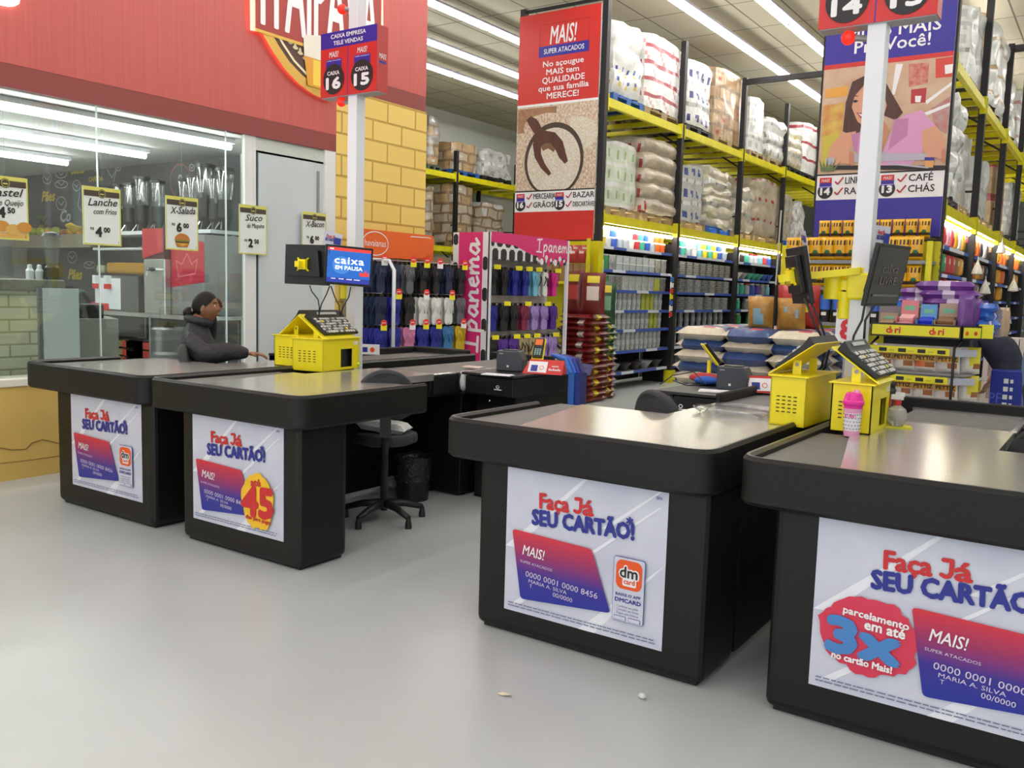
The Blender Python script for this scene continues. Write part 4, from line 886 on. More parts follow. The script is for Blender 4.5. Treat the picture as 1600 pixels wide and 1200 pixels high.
place(4.42, -6.55, [
    (951, 1000, 40, 'blue', lambda s, i, j, ni, nj: W_('blue') if j in (3, 6) and i % 3 == 1 else (W_('yellow') if j in (2, 5) and i % 4 == 2 else W_('white')), dict(amp=.035, bulge=.03, layers=3), 'glaring white wrapped load at the near end of the top tier'),
    (1000, 1061, 62, 'wood', lambda s, i, j, ni, nj: W_('red') if j % 4 == 3 and (i % 3 or s != 'front') else W_('pink') if (i+j) % 9 == 4 else W_('white'), dict(amp=.02), 'white wrapped load with rows of red print on the top tier'),
    (1066, 1107, 98, 'black', P_('white', 'navy', 4, 5, (1, 2), (1, 2)), dict(amp=.02, bulge=.02), 'white wrapped load with navy squares on a black pallet'),
    (1110, 1159, 113, 'wood', P_box('tan', 'brown', 'red'), dict(amp=.004), 'tall stack of brown cartons on the top tier'),
    (1166, 1192, 155, 'wood', P_('white', 'silver', 5, 4), dict(amp=.02), 'plain white wrapped load just right of the brown cartons'),
    (1195, 1226, 190, 'wood', P_('white', 'grey', 6, 5, (2,), (1, 2)), dict(amp=.03, bulge=.06, layers=3), 'lumpy white and grey load on a pale pallet'),
    (1229, 1250, 205, 'black', P_('cream', 'yellow', 4, 4, (1,), (0, 1)), dict(amp=.03, bulge=.05), 'cream rounded load low on the top tier'),
    (1251, 1276, 196, 'black', P_lines('white', 'red', 6), dict(amp=.02), 'white load with thin red lines at the far top tier end')], 0)
place(2.73, -6.55, [
    (946, 1000, 226, 'wood', lambda s, i, j, ni, nj: W_('green') if j % 5 in (2, 3) and i % 4 == 1 else W_('palegreen') if j % 5 else W_('white'), dict(amp=.015), 'pale green wrapped packs beside the rice banner'),
    (1004, 1057, 222, 'wood', lambda s, i, j, ni, nj: W_('red') if (s == 'front' and i % 3 == 2 and j % 4 < 2) or (s == 'right' and i == 0 and j < 3) else W_('beige'), dict(amp=.02, bulge=.07, layers=5), 'beige bulging sacks with red bag ends on the middle tier'),
    (1067, 1104, 263, 'wood', P_('silver', 'blue', 4, 5, (1, 2), (1, 2)), dict(amp=.02), 'silvery packs with blue print on the middle tier'),
    (1104, 1144, 266, 'blue', P_('cream', 'tan', 7, 6, (3,), (2,)), dict(amp=.05, bulge=.05, layers=6), 'crumpled cream wrapped load on a blue pallet'),
    (1151, 1180, 296, 'wood', P_('cream', 'beige', 6, 5), dict(amp=.04, bulge=.05), 'cream wrapped load behind the rack post, middle tier'),
    (1182, 1221, 284, 'wood', lambda s, i, j, ni, nj: W_('red') if (i % 6 in (2, 3) and j % 7 == 5) else W_('beige'), dict(amp=.02, bulge=.02), 'beige wrapped cartons with small red patches'),
    (1224, 1243, 308, 'blue', P_('beige', 'grey', 5, 5), dict(amp=.02), 'beige wrapped cartons on a blue pallet near the coffee shelf'),
    (1244, 1262, 320, 'blue', P_('silver', 'white', 3, 3), dict(amp=.05), 'shiny silver wrapped load left of the blue banner')], 0)
place(4.42, -1.9, [
    (1500, 1524, 0, 'black', P_('white', 'silver', 6, 5), dict(amp=.03), 'glaring white load right behind the woman banner, top tier'),
    (1526, 1558, 20, 'wood', lambda s, i, j, ni, nj: W_('tan') if s == 'front' or j % 6 == 3 else W_('white'), dict(amp=.05, bulge=.03), 'brown and white wrapped load on the right top tier'),
    (1566, 1582, 110, 'wood', P_('white', 'cream', 5, 5), dict(amp=.04, taper=.1), 'tapering white load beyond the right rack post'),
    (1584, 1599, 145, 'wood', P_lines('white', 'pink', 5), dict(amp=.04), 'white and pink load at the right edge of the top tier')], 0)
place(2.73, -1.9, [
    (1476, 1497, 160, 'black', P_('white', 'silver', 5, 5), dict(amp=.05, bulge=.04), 'white lumpy load right of the woman banner, middle tier'),
    (1499, 1513, 220, 'wood', P_('silver', 'beige', 5, 5), dict(amp=.03), 'grey wrapped load left of the first right rack post'),
    (1521, 1549, 262, 'wood', P_('white', 'silver', 4, 6), dict(amp=.03), 'white wrapped load with pale rectangles behind the first right rack post'),
    (1553, 1573, 270, 'wood', lambda s, i, j, ni, nj: W_('red') if j % 9 > 6 else W_('tan'), dict(amp=.01), 'brown cartons with a dark red top layer on the right rack'),
    (1579, 1599, 300, 'black', P_('silver', 'white', 4, 4), dict(amp=.03), 'silver wrapped load at the right edge, middle tier')], 0)
for a, b, pt, lv, pal, pick, kw, ds in (
    (668, 690, 182, 4.42, 'green', P_box('grey', 'tan', 'white', 3, 4), dict(amp=.03), 'tall grey and brown wrapped stack beside the yellow block wall'),
    (704, 750, 224, 4.42, 'blue', P_box('tan', 'beige', 'cream', 5, 5), dict(amp=.02), 'brown wrapped cartons on a bright blue pallet by the far wall'),
    (753, 800, 242, 4.42, 'black', P_('silver', 'grey', 5, 5), dict(amp=.05, bulge=.04), 'shiny silver wrapped load at the far wall'),
    (665, 682, 292, 2.6, 'wood', P_box('beige', 'grey', 'cream', 3, 4), dict(amp=.03), 'beige wrapped stack under the far beam by the yellow wall'),
    (703, 745, 290, 2.6, 'wood', P_box('beige', 'tan', 'cream', 4, 4), dict(amp=.02), 'tall beige carton stack above the pink flip flop board'),
    (755, 792, 318, 2.6, 'wood', P_box('beige', 'silver', 'white', 4, 4), dict(amp=.03, bulge=.02), 'pale wrapped cartons left of the rice banner')):
    X = -14.3; y0, y1 = Yl(a, 270, X), Yl(b, 270, X); h = max(.7, Wx((a+b)/2, pt, X).z-lv-.14)
    pallet(pal, X-.5, (y0+y1)/2, lv, (y1-y0)*.97, 1.0, '%s pallet under %s' % ({'wood': 'wooden'}.get(pal, pal), ds)); load(ds, 'wrapped goods', X-.5, (y0+y1)/2, lv+.138, .97, (y1-y0)*.95, h, pick, seed=a, **kw)
# ================================================================ hanging banners at the rack ends
def banner(label, x0, x1, z0, z1, y):
    t = thing('aisle_banner', label, 'banner', (x0, y, z0)); O = Vector((x0, y, z0))
    def L(px, py): p = Wy(px, py, y); return (p.x-O.x, p.z-O.z)
    B = MB(); B.bb((0, 0, 0), (x1-x0, .02, z1-z0), mat('banner_board', '#c9c9cc', .5)); B.build('board', t)
    return t, L
def chk(B, x, z, s, m): B.stroke([(x-s, z), (x-s*.3, z-s*.7), (x+s, z+s)], s*.4, m, 5, dots=False)
CHKR = mat('check_red', '#b83a40', .5); CHKT = mat('strip_text', '#35333a', .5)
def strip_panel(B, z0, z1, W, n1, n2, l1, l2):
    B.rect(0, z0, W, z1, INKW, 2); B.rect(0, z1-.02, W, z1, INK, 3); B.rect(W*.49, z0+.05, W*.495, z1-.06, GREYM, 3); h = z1-z0
    for x, n, ls in ((.11, n1, l1), (.11+W*.5, n2, l2)):
        B.disc(x, z0+h*.34, .095, INK, 4); B.rect(x-.075, z0+h*.45, x+.075, z0+h*.78, BLUE, 5); B.rect(x-.075, z0+h*.66, x+.075, z0+h*.86, RED, 6); B.text('MAIS!', x, z0+h*.69, .04, INKW, 7, 0, .15, .1)
        B.rect(x-.07, z0+h*.50, x+.07, z0+h*.515, INKW, 7); B.text(n, x, z0+h*.21, .085, INKW, 7, .05, 0, .11)
        for q, s in enumerate(ls): chk(B, x+.165, z0+h*(.70-.4*q), .05, CHKR); B.text(s, x+.24, z0+h*(.60-.4*q), min(.085, .085*10/max(10, len(s))), CHKT, 5, .015, 0, None if len(s) < 8 else .40, al='l')
RICEP = mat('rice_print', '#e9dcc8', .5, noise=(26, '#b98f72', .16), stretch=(1.4, 1, .9)); RICEW = mat('rice_white', '#ece6da', .5, noise=(60, '#c9b59a', .2)); WOODP = mat('wood_print', '#6a3a2c', .45, noise=(8, '#4a261d', .3), stretch=(1, 1, .2)); BOWL = mat('bowl_print', '#4a3a2e', .5); HUSK = mat('husk_print', '#b98a66', .5, noise=(12, '#8d6244', .3))
t, L = banner('tall red banner with a rice bowl picture at the rack end', -8.03, -6.60, 2.33, 5.73, 11.66); W = 1.43
B = MB(); zr = L(880, 158)[1]; zp0, zp1 = L(872, 330)[1], L(872, 296)[1]
B.rect(0, zr, W, 3.40, RED, 1); B.rect(0, zr-.035, W, zr, INKW, 2); B.rect(0, 0, W, zp0, RED, 1); B.rect(0, zp1, W, zr-.035, RICEP, 1)
def T(s, px, py, h, b=.006, sh=0, w=None, m=INKW): p = L(px, py); B.text(s, p[0], p[1], h, m, 4, b, sh, w)
T('MAIS!', 880, 66, .27, .008, .15, .46); a, b = L(842, 91), L(921, 62); B.rect(a[0], a[1], b[0], a[1]+.16, BLUE, 3); p = L(881, 82); B.text('SUPER ATACADOS', p[0], a[1]+.045, .075, INKW, 5, .008, 0, .70)
a, b = L(843, 74), L(921, 27); B.stroke([(a[0], a[1]), (a[0], b[1]), (b[0], b[1]), (b[0], a[1])], .008, mat('sign_red_dark', '#b52622', .4), 3, dots=False)
T('No açougue', 880, 101, .085, .015, 0, .71); T('MAIS tem', 879, 114, .085, .015, 0, .57); T('QUALIDADE', 880, 127, .09, .015, 0, .74); T('que sua família', 880, 139, .085, .015, 0, .88); T('MERECE!', 879, 152, .09, .015, 0, .56)
c = L(865, 250); c2 = L(912, 250); R_ = abs(c2[0]-c[0])
B.rect(.02, zr-.42, .72, zr-.06, HUSK, 2); B.disc(.55, zr-.35, .42, RICEP, 3, .2); B.disc(1.1, zr-.5, .35, RICEW, 3, .25)
def inside(x, z): return (min(max(x, 0), W), max(z, zp1))
def cdisc(cx, cz, r, m, l, rz): B.pl([inside(cx+r*math.cos(2*PI*k/40), cz+rz*math.sin(2*PI*k/40)) for k in range(40)], m, l)
cdisc(c[0], c[1], R_, BOWL, 6, .56); cdisc(c[0], c[1]-.02, R_*.9, RICEW, 7, .5)
def PL(pts, m, l): B.pl([inside(*L(*p)) for p in pts], m, l)
PL([(823, 188), (830, 182), (839, 186), (845, 196), (850, 206), (840, 214), (832, 204)], WOODP, 9)
PL([(838, 213), (851, 204), (868, 207), (880, 221), (888, 252), (883, 256), (874, 246), (868, 233), (861, 224), (852, 224), (846, 230), (846, 241), (852, 256), (862, 271), (858, 275), (846, 263), (836, 246), (833, 226)], WOODP, 10)
PL([(846, 230), (852, 224), (861, 224), (868, 233), (866, 238), (857, 232), (849, 236)], mat('scoop_shadow', '#7d5a40', .5), 9)
strip_panel(B, zp0, zp1, W, '16', '15', ('MERCEARIA', 'GRÃOS'), ('BAZAR', 'DESCARTÁVEIS')); B.build('print', t)
# woman banner
t, L = banner('tall blue banner showing a smiling woman in pink with a trolley', -3.36, -1.88, 2.33, 5.73, 11.66); W = 1.48
B = MB(); zr = L(1392, 98)[1]; zp0, zp1 = L(1375, 310)[1], L(1378, 268)[1]
BGP = mat('store_print', '#d8bfa4', .5, noise=(5, '#c9a184', .2)); SKN = mat('skin_print', '#dca284', .5); SKN2 = mat('skin_print_dark', '#c98a6c', .5); HAIR_P = mat('hair_print', '#5a3c34', .5, noise=(14, '#44291f', .3), stretch=(1, 1, .15)); PINK = mat('pink_print', '#dca0c8', .5); PINK2 = mat('pink_print_dark', '#c483b0', .5)
B.rect(0, zr+.055, W, 3.40, BLUE, 1); B.rect(0, zr, W, zr+.055, RED, 2); B.rect(0, 0, W, zp0, BLUE, 1); B.rect(0, zp1, W, zr, BGP, 1)
def T(s, px, py, h, b=.012, w=None): p = L(px, py); B.text(s, p[0], p[1], h, INKW, 4, b, 0, w)
T('Muito MAIS', 1395, 55, .15, .012, 1.06); T('Pra Você!', 1393, 77, .15, .012, .86)
def PL(pts, m, l): B.pl([inside(*L(*p)) for p in pts], m, l)
PL([(1290, 140), (1325, 134), (1325, 150), (1290, 154)], mat('shelf_print_orange', '#e8a84a', .5), 2); PL([(1287, 165), (1320, 160), (1315, 215), (1284, 235)], mat('shelf_print_yellow', '#dfc060', .5, noise=(9, '#d08a50', .2)), 2); PL([(1285, 215), (1312, 205), (1300, 262), (1283, 268)], mat('shelf_print_lime', '#cfc04a', .5), 2)
PL([(1462, 92), (1492, 88), (1488, 120), (1462, 122)], mat('print_tag_red', '#d84c44', .5), 3); PL([(1424, 140), (1448, 137), (1446, 160), (1423, 162)], mat('print_tag_dark', '#b83c40', .5), 3); PL([(1476, 102), (1490, 100), (1488, 114), (1477, 116)], INKW, 4); PL([(1430, 150), (1440, 150), (1438, 160), (1430, 160)], INKW, 4)
PL([(1400, 100), (1411, 100), (1398, 148), (1393, 148)], INKW, 2); PL([(1446, 158), (1489, 128), (1489, 133), (1448, 163)], INKW, 3); PL([(1440, 178), (1486, 160), (1486, 165), (1442, 183)], INKW, 3); PL([(1455, 170), (1485, 150), (1480, 210), (1460, 200)], mat('shelf_print_grey', '#b9a4a4', .5, noise=(12, '#c06c64', .2)), 2)
PL([(1420, 100), (1452, 98), (1450, 130), (1420, 136)], mat('shelf_print_rose', '#d49a86', .5, noise=(16, '#c0564c', .2)), 2)
PL([(1317, 205), (1322, 160), (1332, 128), (1350, 119), (1370, 118), (1385, 130), (1396, 150), (1411, 176), (1400, 188), (1380, 180), (1370, 205), (1330, 212)], HAIR_P, 5)
PL([(1293, 245), (1300, 225), (1316, 209), (1338, 205), (1332, 228), (1316, 250), (1300, 262)], SKN, 6); PL([(1330, 210), (1350, 205), (1352, 240), (1335, 236)], PINK2, 6)
PL([(1340, 235), (1345, 200), (1362, 205), (1378, 240), (1398, 196), (1412, 180), (1440, 172), (1462, 196), (1448, 212), (1440, 240), (1420, 262), (1345, 266)], PINK, 7); PL([(1398, 186), (1420, 185), (1418, 212), (1388, 235)], PINK2, 8)
PL([(1357, 200), (1382, 190), (1390, 205), (1378, 238), (1368, 225)], SKN2, 8)
PL([(1330, 140), (1342, 130), (1362, 128), (1380, 142), (1386, 165), (1380, 185), (1368, 198), (1354, 200), (1340, 190), (1331, 168)], SKN, 9)
for x in (1337, 1372): PL([(x-5, 159), (x, 156), (x+5, 158), (x, 161)], INK, 10); PL([(x-6, 152), (x, 149), (x+6, 151), (x, 151)], HAIR_P, 10)
PL([(1338, 176), (1358, 178), (1374, 174), (1360, 188), (1344, 184)], mat('lip_print', '#a84a44', .5), 10); PL([(1341, 178), (1358, 180), (1370, 177), (1358, 184), (1346, 182)], INKW, 11)
PL([(1331, 135), (1345, 124), (1362, 122), (1350, 134), (1336, 150), (1326, 185), (1318, 206), (1322, 160)], HAIR_P, 11)
PL([(1440, 205), (1462, 196), (1478, 218), (1474, 245), (1452, 248), (1442, 236)], SKN, 9)
CART = mat('cart_print', '#b9b6c4', .4)
PL([(1290, 248), (1330, 240), (1452, 240), (1452, 250), (1330, 254), (1290, 258)], CART, 10)
for x, y in ((1308, 240), (1316, 238), (1324, 238), (1331, 240), (1452, 230), (1460, 228), (1468, 230), (1475, 236)): PL([(x-4, y), (x, y-5), (x+4, y), (x+4, y+16), (x, y+20), (x-4, y+16)], SKN if x % 2 == 0 else SKN2, 12)
B.stroke([L(1372, 258), L(1374, 242), L(1382, 238), L(1390, 242), L(1391, 256), L(1450, 262)], .02, CART, 12); B.stroke([L(1300, 262), L(1475, 262)], .05, INK, 11)
for k in range(6): PL([(1283+k*3, 268), (1280+k*7, 246+k % 2*5), (1288+k*3, 268)], mat('leaf_print', '#6a7a56', .5), 12)
PL([(1445, 248), (1460, 248), (1458, 262), (1446, 262)], mat('jar_print', '#e0a860', .5), 12); PL([(1445, 246), (1460, 246), (1460, 251), (1445, 251)], BLUE, 13)
strip_panel(B, zp0, zp1, W, '14', '13', ('LINHA PET', 'RAÇÃO'), ('CAFÉ', 'CHÁS')); B.build('print', t)
# ================================================================ goods on the shelves of the two racks
GC = {'clear': mat('tub_clear', '#c9d2d8', .2, noise=(18, '#aab6bf', .3)), 'white': mat('tub_white', '#e6e6e4', .3), 'blue': mat('tub_blue', '#3d63c4', .3), 'cyan': mat('tub_cyan', '#7cc6d8', .3), 'teal': mat('tub_teal', '#4cb89c', .3), 'orange': mat('tub_orange', '#e8702a', .3), 'red': mat('tub_red', '#cc3a40', .3), 'yellow': mat('tub_yellow', '#e8d23a', .3), 'purple': mat('tub_purple', '#6a48b0', .3),
      'silver': mat('tray_silver', '#d6d7d5', .25, .45, noise=(30, '#77787a', .25)), 'grey': mat('glass_grey', '#eceff0', .15, noise=(26, '#a4a9ab', .3)), 'smoke': mat('glass_smoke', '#c4c8ca', .15, noise=(22, '#6c7073', .3)), 'lime': mat('label_lime', '#c9d05a', .4), 'green': mat('pack_green', '#3c9a5a', .4), 'pink': mat('pack_pink', '#e0a0b4', .4), 'brown': mat('pack_brown', '#9a6a3c', .5), 'dark': mat('pack_dark', '#3a3034', .4), 'gold': mat('pack_gold', '#e4a42c', .35)}
PROTO = {}
def goods(kind, c):
    k = (kind, c)
    if k in PROTO: return PROTO[k]
    m = GC[c]; B = MB()
    if kind == 'plastic_tub': B.lathe([(.055, 0), (.068, .13)], m, n=14); B.lathe([(.072, .13), (.072, .155), (.0, .157)], GC['white'] if c != 'white' else GC['clear'], n=14)
    elif kind == 'lunch_box': B.bb((-.06, -.085, 0), (.06, .085, .08), m).bb((-.065, -.09, .08), (.065, .09, .098), GC['white'] if c == 'clear' else m).bb((-.06, -.085, .098), (.06, .085, .178), m).bb((-.065, -.09, .178), (.065, .09, .196), GC['clear'])
    elif kind == 'drinking_glass': B.lathe([(.035, 0), (.045, .14)], m, n=12).lathe([(.036, .141), (.046, .27)], m, n=12)
    elif kind == 'foil_tray': 
        for q in range(6): B.bb((-.1+.002*(q % 2), -.1, q*.034), (.1, .1, q*.034+.022), m)
        B.bb((-.09, -.09, 0), (.09, .09, .2), GC['smoke'])
    elif kind == 'storage_jar': B.lathe([(.06, 0), (.07, .02), (.07, .14), (.05, .17)], m, n=14).lathe([(.055, .17), (.055, .2), (.0, .202)], GC['red'] if c == 'clear' else GC['white'], n=14)
    elif kind == 'snack_packet':
        P = pillow(.24, .26, .15, m, 8, 8, lambda u, v, f: GC['white'] if f and .3 < u < .7 and .45 < v < .75 and c != 'white' else m, p=6.); P.v = [(-y, x, z) for x, y, z in P.v]; B = P
    elif kind == 'mixing_bowl': B.lathe([(.05, 0), (.12, .11), (.125, .115), (.06, .02)], m, n=16)
    o = B.build(kind, smooth='auto'); PROTO[k] = o; o['_used'] = 0; return o
ORD = ('first', 'second', 'third', 'fourth', 'fifth', 'sixth', 'seventh'); BAY = ('nearest', 'second', 'third', 'fourth', 'fifth')
NAMES = {'plastic_tub': 'lidded plastic tub', 'lunch_box': 'stacked food boxes', 'drinking_glass': 'stacked glasses', 'foil_tray': 'stack of shiny trays', 'storage_jar': 'capped storage jar', 'snack_packet': 'snack packet', 'mixing_bowl': 'round plastic bowl'}
CN = {'clear': 'clear', 'smoke': 'dark clear', 'grey': 'grey', 'silver': 'silver', 'gold': 'golden', 'dark': 'dark'}
CNT = {}
def put(kind, c, x, y, z, where, rz=0, s=1.):
    CNT[kind] = CNT.get(kind, 0)+1
    p = goods(kind, c)
    if p['_used']: o = p.copy(); COL.objects.link(o)
    else: o = p; p['_used'] = 1
    if '_used' in o and o is not p: del o['_used']
    o.location = (x, y, z); o.rotation_euler = (0, 0, rz); o.scale = (s, s, s)
    lab = '%s %s on %s' % (CN.get(c, c), NAMES[kind], where); tag(o, lab, NAMES[kind].split()[-1], lab)
PLAN = {0: [('plastic_tub', ('yellow', 'clear', 'blue', 'clear', 'clear', 'white', 'red', 'teal', 'blue', 'clear', 'orange', 'orange')), ('plastic_tub', ('purple', 'teal', 'clear', 'white', 'cyan', 'yellow', 'teal', 'yellow', 'blue', 'clear')), ('storage_jar', ('white', 'dark', 'teal', 'clear', 'clear', 'cyan', 'red', 'blue')), ('storage_jar', ('clear', 'red', 'orange', 'pink', 'clear')), ('plastic_tub', ('clear', 'white'))],
        1: [('lunch_box', ('green', 'smoke', 'clear', 'clear', 'clear', 'clear', 'clear', 'clear', 'silver', 'silver')), ('foil_tray', ('silver',)*8), ('mixing_bowl', ('white', 'smoke', 'teal', 'teal', 'teal', 'blue', 'blue')), ('lunch_box', ('cyan', 'clear', 'cyan')), ('lunch_box', ('cyan',))],
        2: [('lunch_box', ('green', 'smoke', 'silver', 'grey', 'grey', 'grey', 'grey', 'grey', 'lime', 'silver')), ('foil_tray', ('silver', 'smoke', 'smoke', 'silver', 'smoke', 'silver', 'smoke')), ('storage_jar', ('cyan', 'teal', 'clear', 'blue', 'purple', 'smoke', 'cyan')), ('storage_jar', ('clear', 'cyan')), None],
        3: [('drinking_glass', ('grey',)*9+('lime', 'lime', 'lime', 'grey', 'grey')), ('foil_tray', ('silver', 'smoke', 'smoke', 'silver', 'smoke', 'smoke')), ('storage_jar', ('teal', 'smoke', 'pink', 'clear')), None, None],
        4: [('drinking_glass', ('grey',)*11+('lime', 'lime', 'grey')), ('drinking_glass', ('smoke',)*9), ('storage_jar', ('green', 'teal', 'smoke')), None, None],
        5: [('drinking_glass', ('grey',)*14), ('drinking_glass', ('smoke', 'grey')*4), None, None, None],
        6: [('mixing_bowl', ('dark', 'smoke', 'dark', 'dark', 'smoke', 'dark')), ('foil_tray', ('silver', 'white', 'silver')), None, None, None]}
for k in range(7):
    for b in range(5):
        e = PLAN[k][b]
        if not e: continue
        kind, cs = e; a, q = YL[b]+.22, YL[b+1]-.2; n = len(cs)
        for i, c in enumerate(cs):
            y = a+(q-a)*(i+.5)/n; where = 'the %s shelf, %s bay, left rack' % (ORD[k], BAY[b])
            put(kind, c, -6.55-.13, y, SHZ[k], where, 0, 1.18 if k else 1.)
            if k == 0 and b < 2: put(kind, c, -6.55-.16, y, SHZ[k]+.157, where)
            elif kind in ('drinking_glass',) and i % 2 == 0: put(kind, c, -6.55-.3, y+.05, SHZ[k], where)
# goods facing the right aisle
PLM = [(('green', 'red', 'pink', 'red', 'gold', 'white', 'gold'), ('red', 'orange', 'orange', 'dark', 'white', 'dark'), ('orange', 'gold', 'orange', 'orange'), ('gold', 'orange')), (('pink', 'green', 'red', 'red', 'brown', 'gold'), ('orange', 'orange', 'gold', 'brown', 'dark'), ('gold', 'gold', 'orange'), ('white', 'gold')),
       (('green', 'red', 'dark', 'red'), ('orange', 'brown', 'dark'), ('orange', 'gold'), ()), (('brown', 'red', 'dark'), ('gold', 'dark'), (), ())]
for k in range(4):
    for b in range(4):
        for i, c in enumerate(PLM[k][b]):
            a, q = YM[b]+.25, YM[b+1]-.2; n = len(PLM[k][b]); put('snack_packet', c, -1.9-.12, a+(q-a)*(i+.5)/n, SHZ[k], 'the %s shelf, %s bay, right rack' % (ORD[k], BAY[b]), 0, 1.1)
for k in PROTO.values():
    if '_used' in k: del k['_used']
# white bags hanging at the right rack, shaped as simple cones
for k, (x, y, s) in enumerate(((1528, 408, .6), (1540, 440, .65), (1572, 490, .8), (1566, 378, .6), (1584, 440, .75))):
    p = Wx(x, y, -1.78); B = MB(); B.lathe([(.015, .36), (.03, .30), (.10, .14), (.13, .03), (.0, .0)], mat('hanging_bag_white', '#dcdcd4', .7, noise=(30, '#a9aaa4', .25), stretch=(1, 1, .1)), n=14); B.tube([(0, 0, .34), (0, 0, .44)], .008, WHITE, 6)
    o = B.build('hanging_bag', smooth=True, loc=(p.x, p.y, p.z-.2)); o.scale = (s, s, s); tag(o, 'white string mop head hanging on the right rack, %s' % ('lowest left near the first post', 'second beside the shelf end', 'low one above the cartons', 'highest one', 'one at the right edge')[k], 'mop', 'mop heads hanging at the right rack')
# ================================================================ flip flop displays
def hx(c): return mat('rubber_'+c.strip('#'), c, .55)
FF = {}
def flipflop(sole, strap):
    k = (sole, strap)
    if k in FF: return FF[k]
    t = thing('flip_flop_pair', 'x', 'flip flops', (0, 0, -8))
    out = [(.0, -.135), (.022, -.130), (.034, -.11), (.034, -.06), (.030, -.02), (.036, .03), (.047, .07), (.046, .105), (.034, .128), (.010, .136), (-.016, .130), (-.034, .110), (-.042, .07), (-.036, .02), (-.032, -.04), (-.034, -.10), (-.022, -.130)]
    for s in (-1, 1):
        dx = .026*s; P = [(s*x+dx, z) for x, z in out]
        B = MB(); B.prism(P if s > 0 else P[::-1], -.008+.012*s, .008+.012*s, hx(sole), 'y'); B.build('sole', t)
        B = MB(); y = -.012+.012*s
        B.tube([(dx+.004*s, y, .085), (dx+.018*s, y-.022, .045), (dx+.037*s, y-.004, -.02)], .0055, hx(strap), 6); B.tube([(dx+.004*s, y, .085), (dx-.012*s, y-.022, .045), (dx-.032*s, y-.004, -.02)], .0055, hx(strap), 6); B.build('strap', t, smooth=True)
    B = MB(); B.bb((-.012, -.006, .125), (.012, .004, .165), BLACK_S); B.build('hanger_tab', t)
    t['_u'] = 0; FF[k] = t; return t
def hang(sole, strap, x, y, z, rz, label, group):
    p = flipflop(sole, strap); z -= .028
    if p['_u']: t = dup(p, (x, y, z), rz)
    else: t = p; t.location = (x, y, z); t.rotation_euler = (0, 0, rz); p['_u'] = 1
    t.scale = (1.17, 1.17, 1.17)
    tag(t, label, 'flip flops', group)
    if '_u' in t and t is not p: del t['_u']
NAVY, BLU, BLK, WHT, GRY, PNK, SBL, YLW, LIL, PUR, MAR, BEI, LBL = '#23304e', '#2a2f96', '#26262a', '#e6e6e2', '#6a6c72', '#d985ae', '#3c78ae', '#d0b020', '#a98cd0', '#5a2f92', '#8a2c4e', '#b5a37c', '#7cc4e0'
CNAME = {NAVY: 'navy', BLU: 'blue', BLK: 'black', WHT: 'white', GRY: 'grey', PNK: 'pink', SBL: 'steel blue', YLW: 'yellow', LIL: 'lilac', PUR: 'purple', MAR: 'maroon', BEI: 'beige', LBL: 'pale blue', '#e02f96': 'hot pink'}
ROD = mat('display_rod', '#c8c9cc', .3, .6); PEG = mat('pegboard', '#8d8468', .7); TAGR = mat('tag_red', '#e8382c', .5); TAGY = mat('tag_yellow', '#f2e420', .5)
def hooks(t, D, xs, ys, zs, ln):
    for z in zs:
        for y in ys:
            B = MB(); B.tube([Vector((xs, y, z))+D, Vector((xs+ln, y, z))+D, Vector((xs+ln+.015, y, z+.012))+D], .004, ROD, 5); B.build('hook', t)
X0 = -6.70
t = thing('flip_flop_stand', 'orange topped flip flop stand against the yellow block wall', 'display stand', (X0, 7.6, 0)); D = -Vector(t.location)
B = MB(); B.bb((X0-.12, 6.75, 0), (X0-.10, 8.55, 1.92), PEG); B.v = [tuple(Vector(v)+D) for v in B.v]; B.build('back_panel', t)
B = MB(); B.T = Matrix.Translation(Vector((X0+.02, 6.80, 1.86))+D) @ Matrix.Rotation(PI/2, 4, 'Z'); ORN = mat('header_orange', '#ee6a2a', .4)
B.pl([(0, 0), (.8, .0), (1.1, .03), (1.26, .1), (1.26, .28), (1.22, .29), (0, .29)], ORN, 0); B.ring(.28, .145, .20, .010, INKW, 2, .125); B.text('havaianas', .28, .115, .075, INKW, 3, .0, 0, .33); B.stroke([(.85, .255), (1.15, .262), (1.2, .255)], .010, INKW, 2); B.build('header_board', t)
B = MB(); B.bb((-.02, -.78, 1.86), (0, .48, 2.14), ORN); B.build('header_box', t)
for y in (6.82, 7.02, 8.5): B = MB(); B.tube([Vector((X0-.05, y, 0))+D, Vector((X0-.05, y, 1.88))+D], .014, ROD, 8); B.build('frame_post', t)
B = MB(); B.tube([Vector(p)+D for p in ((X0+.35, 7.02, .75), (X0+.35, 7.02, 1.72), (X0+.28, 7.02, 1.82), (X0-.05, 7.02, 1.84))], .02, WHITE, 10); B.build('side_rail', t, smooth=True)
HY = [6.99+.232*k for k in range(7)]; HZ = (1.83, 1.475, 1.14); hooks(t, D, X0-.1, HY, HZ, .30)
B = MB()
for z in HZ: B.tube([Vector((X0-.09, 6.8, z+.012))+D, Vector((X0-.09, 8.52, z+.012))+D], .008, ROD, 6)
B.bb(Vector((X0-.1, 6.78, .02))+D, Vector((X0+.25, 8.54, .08))+D, GREYM); B.build('cross_rails', t)
ROWN = ('top', 'middle', 'bottom'); HKN = ('first', 'second', 'third', 'fourth', 'fifth', 'sixth', 'seventh')
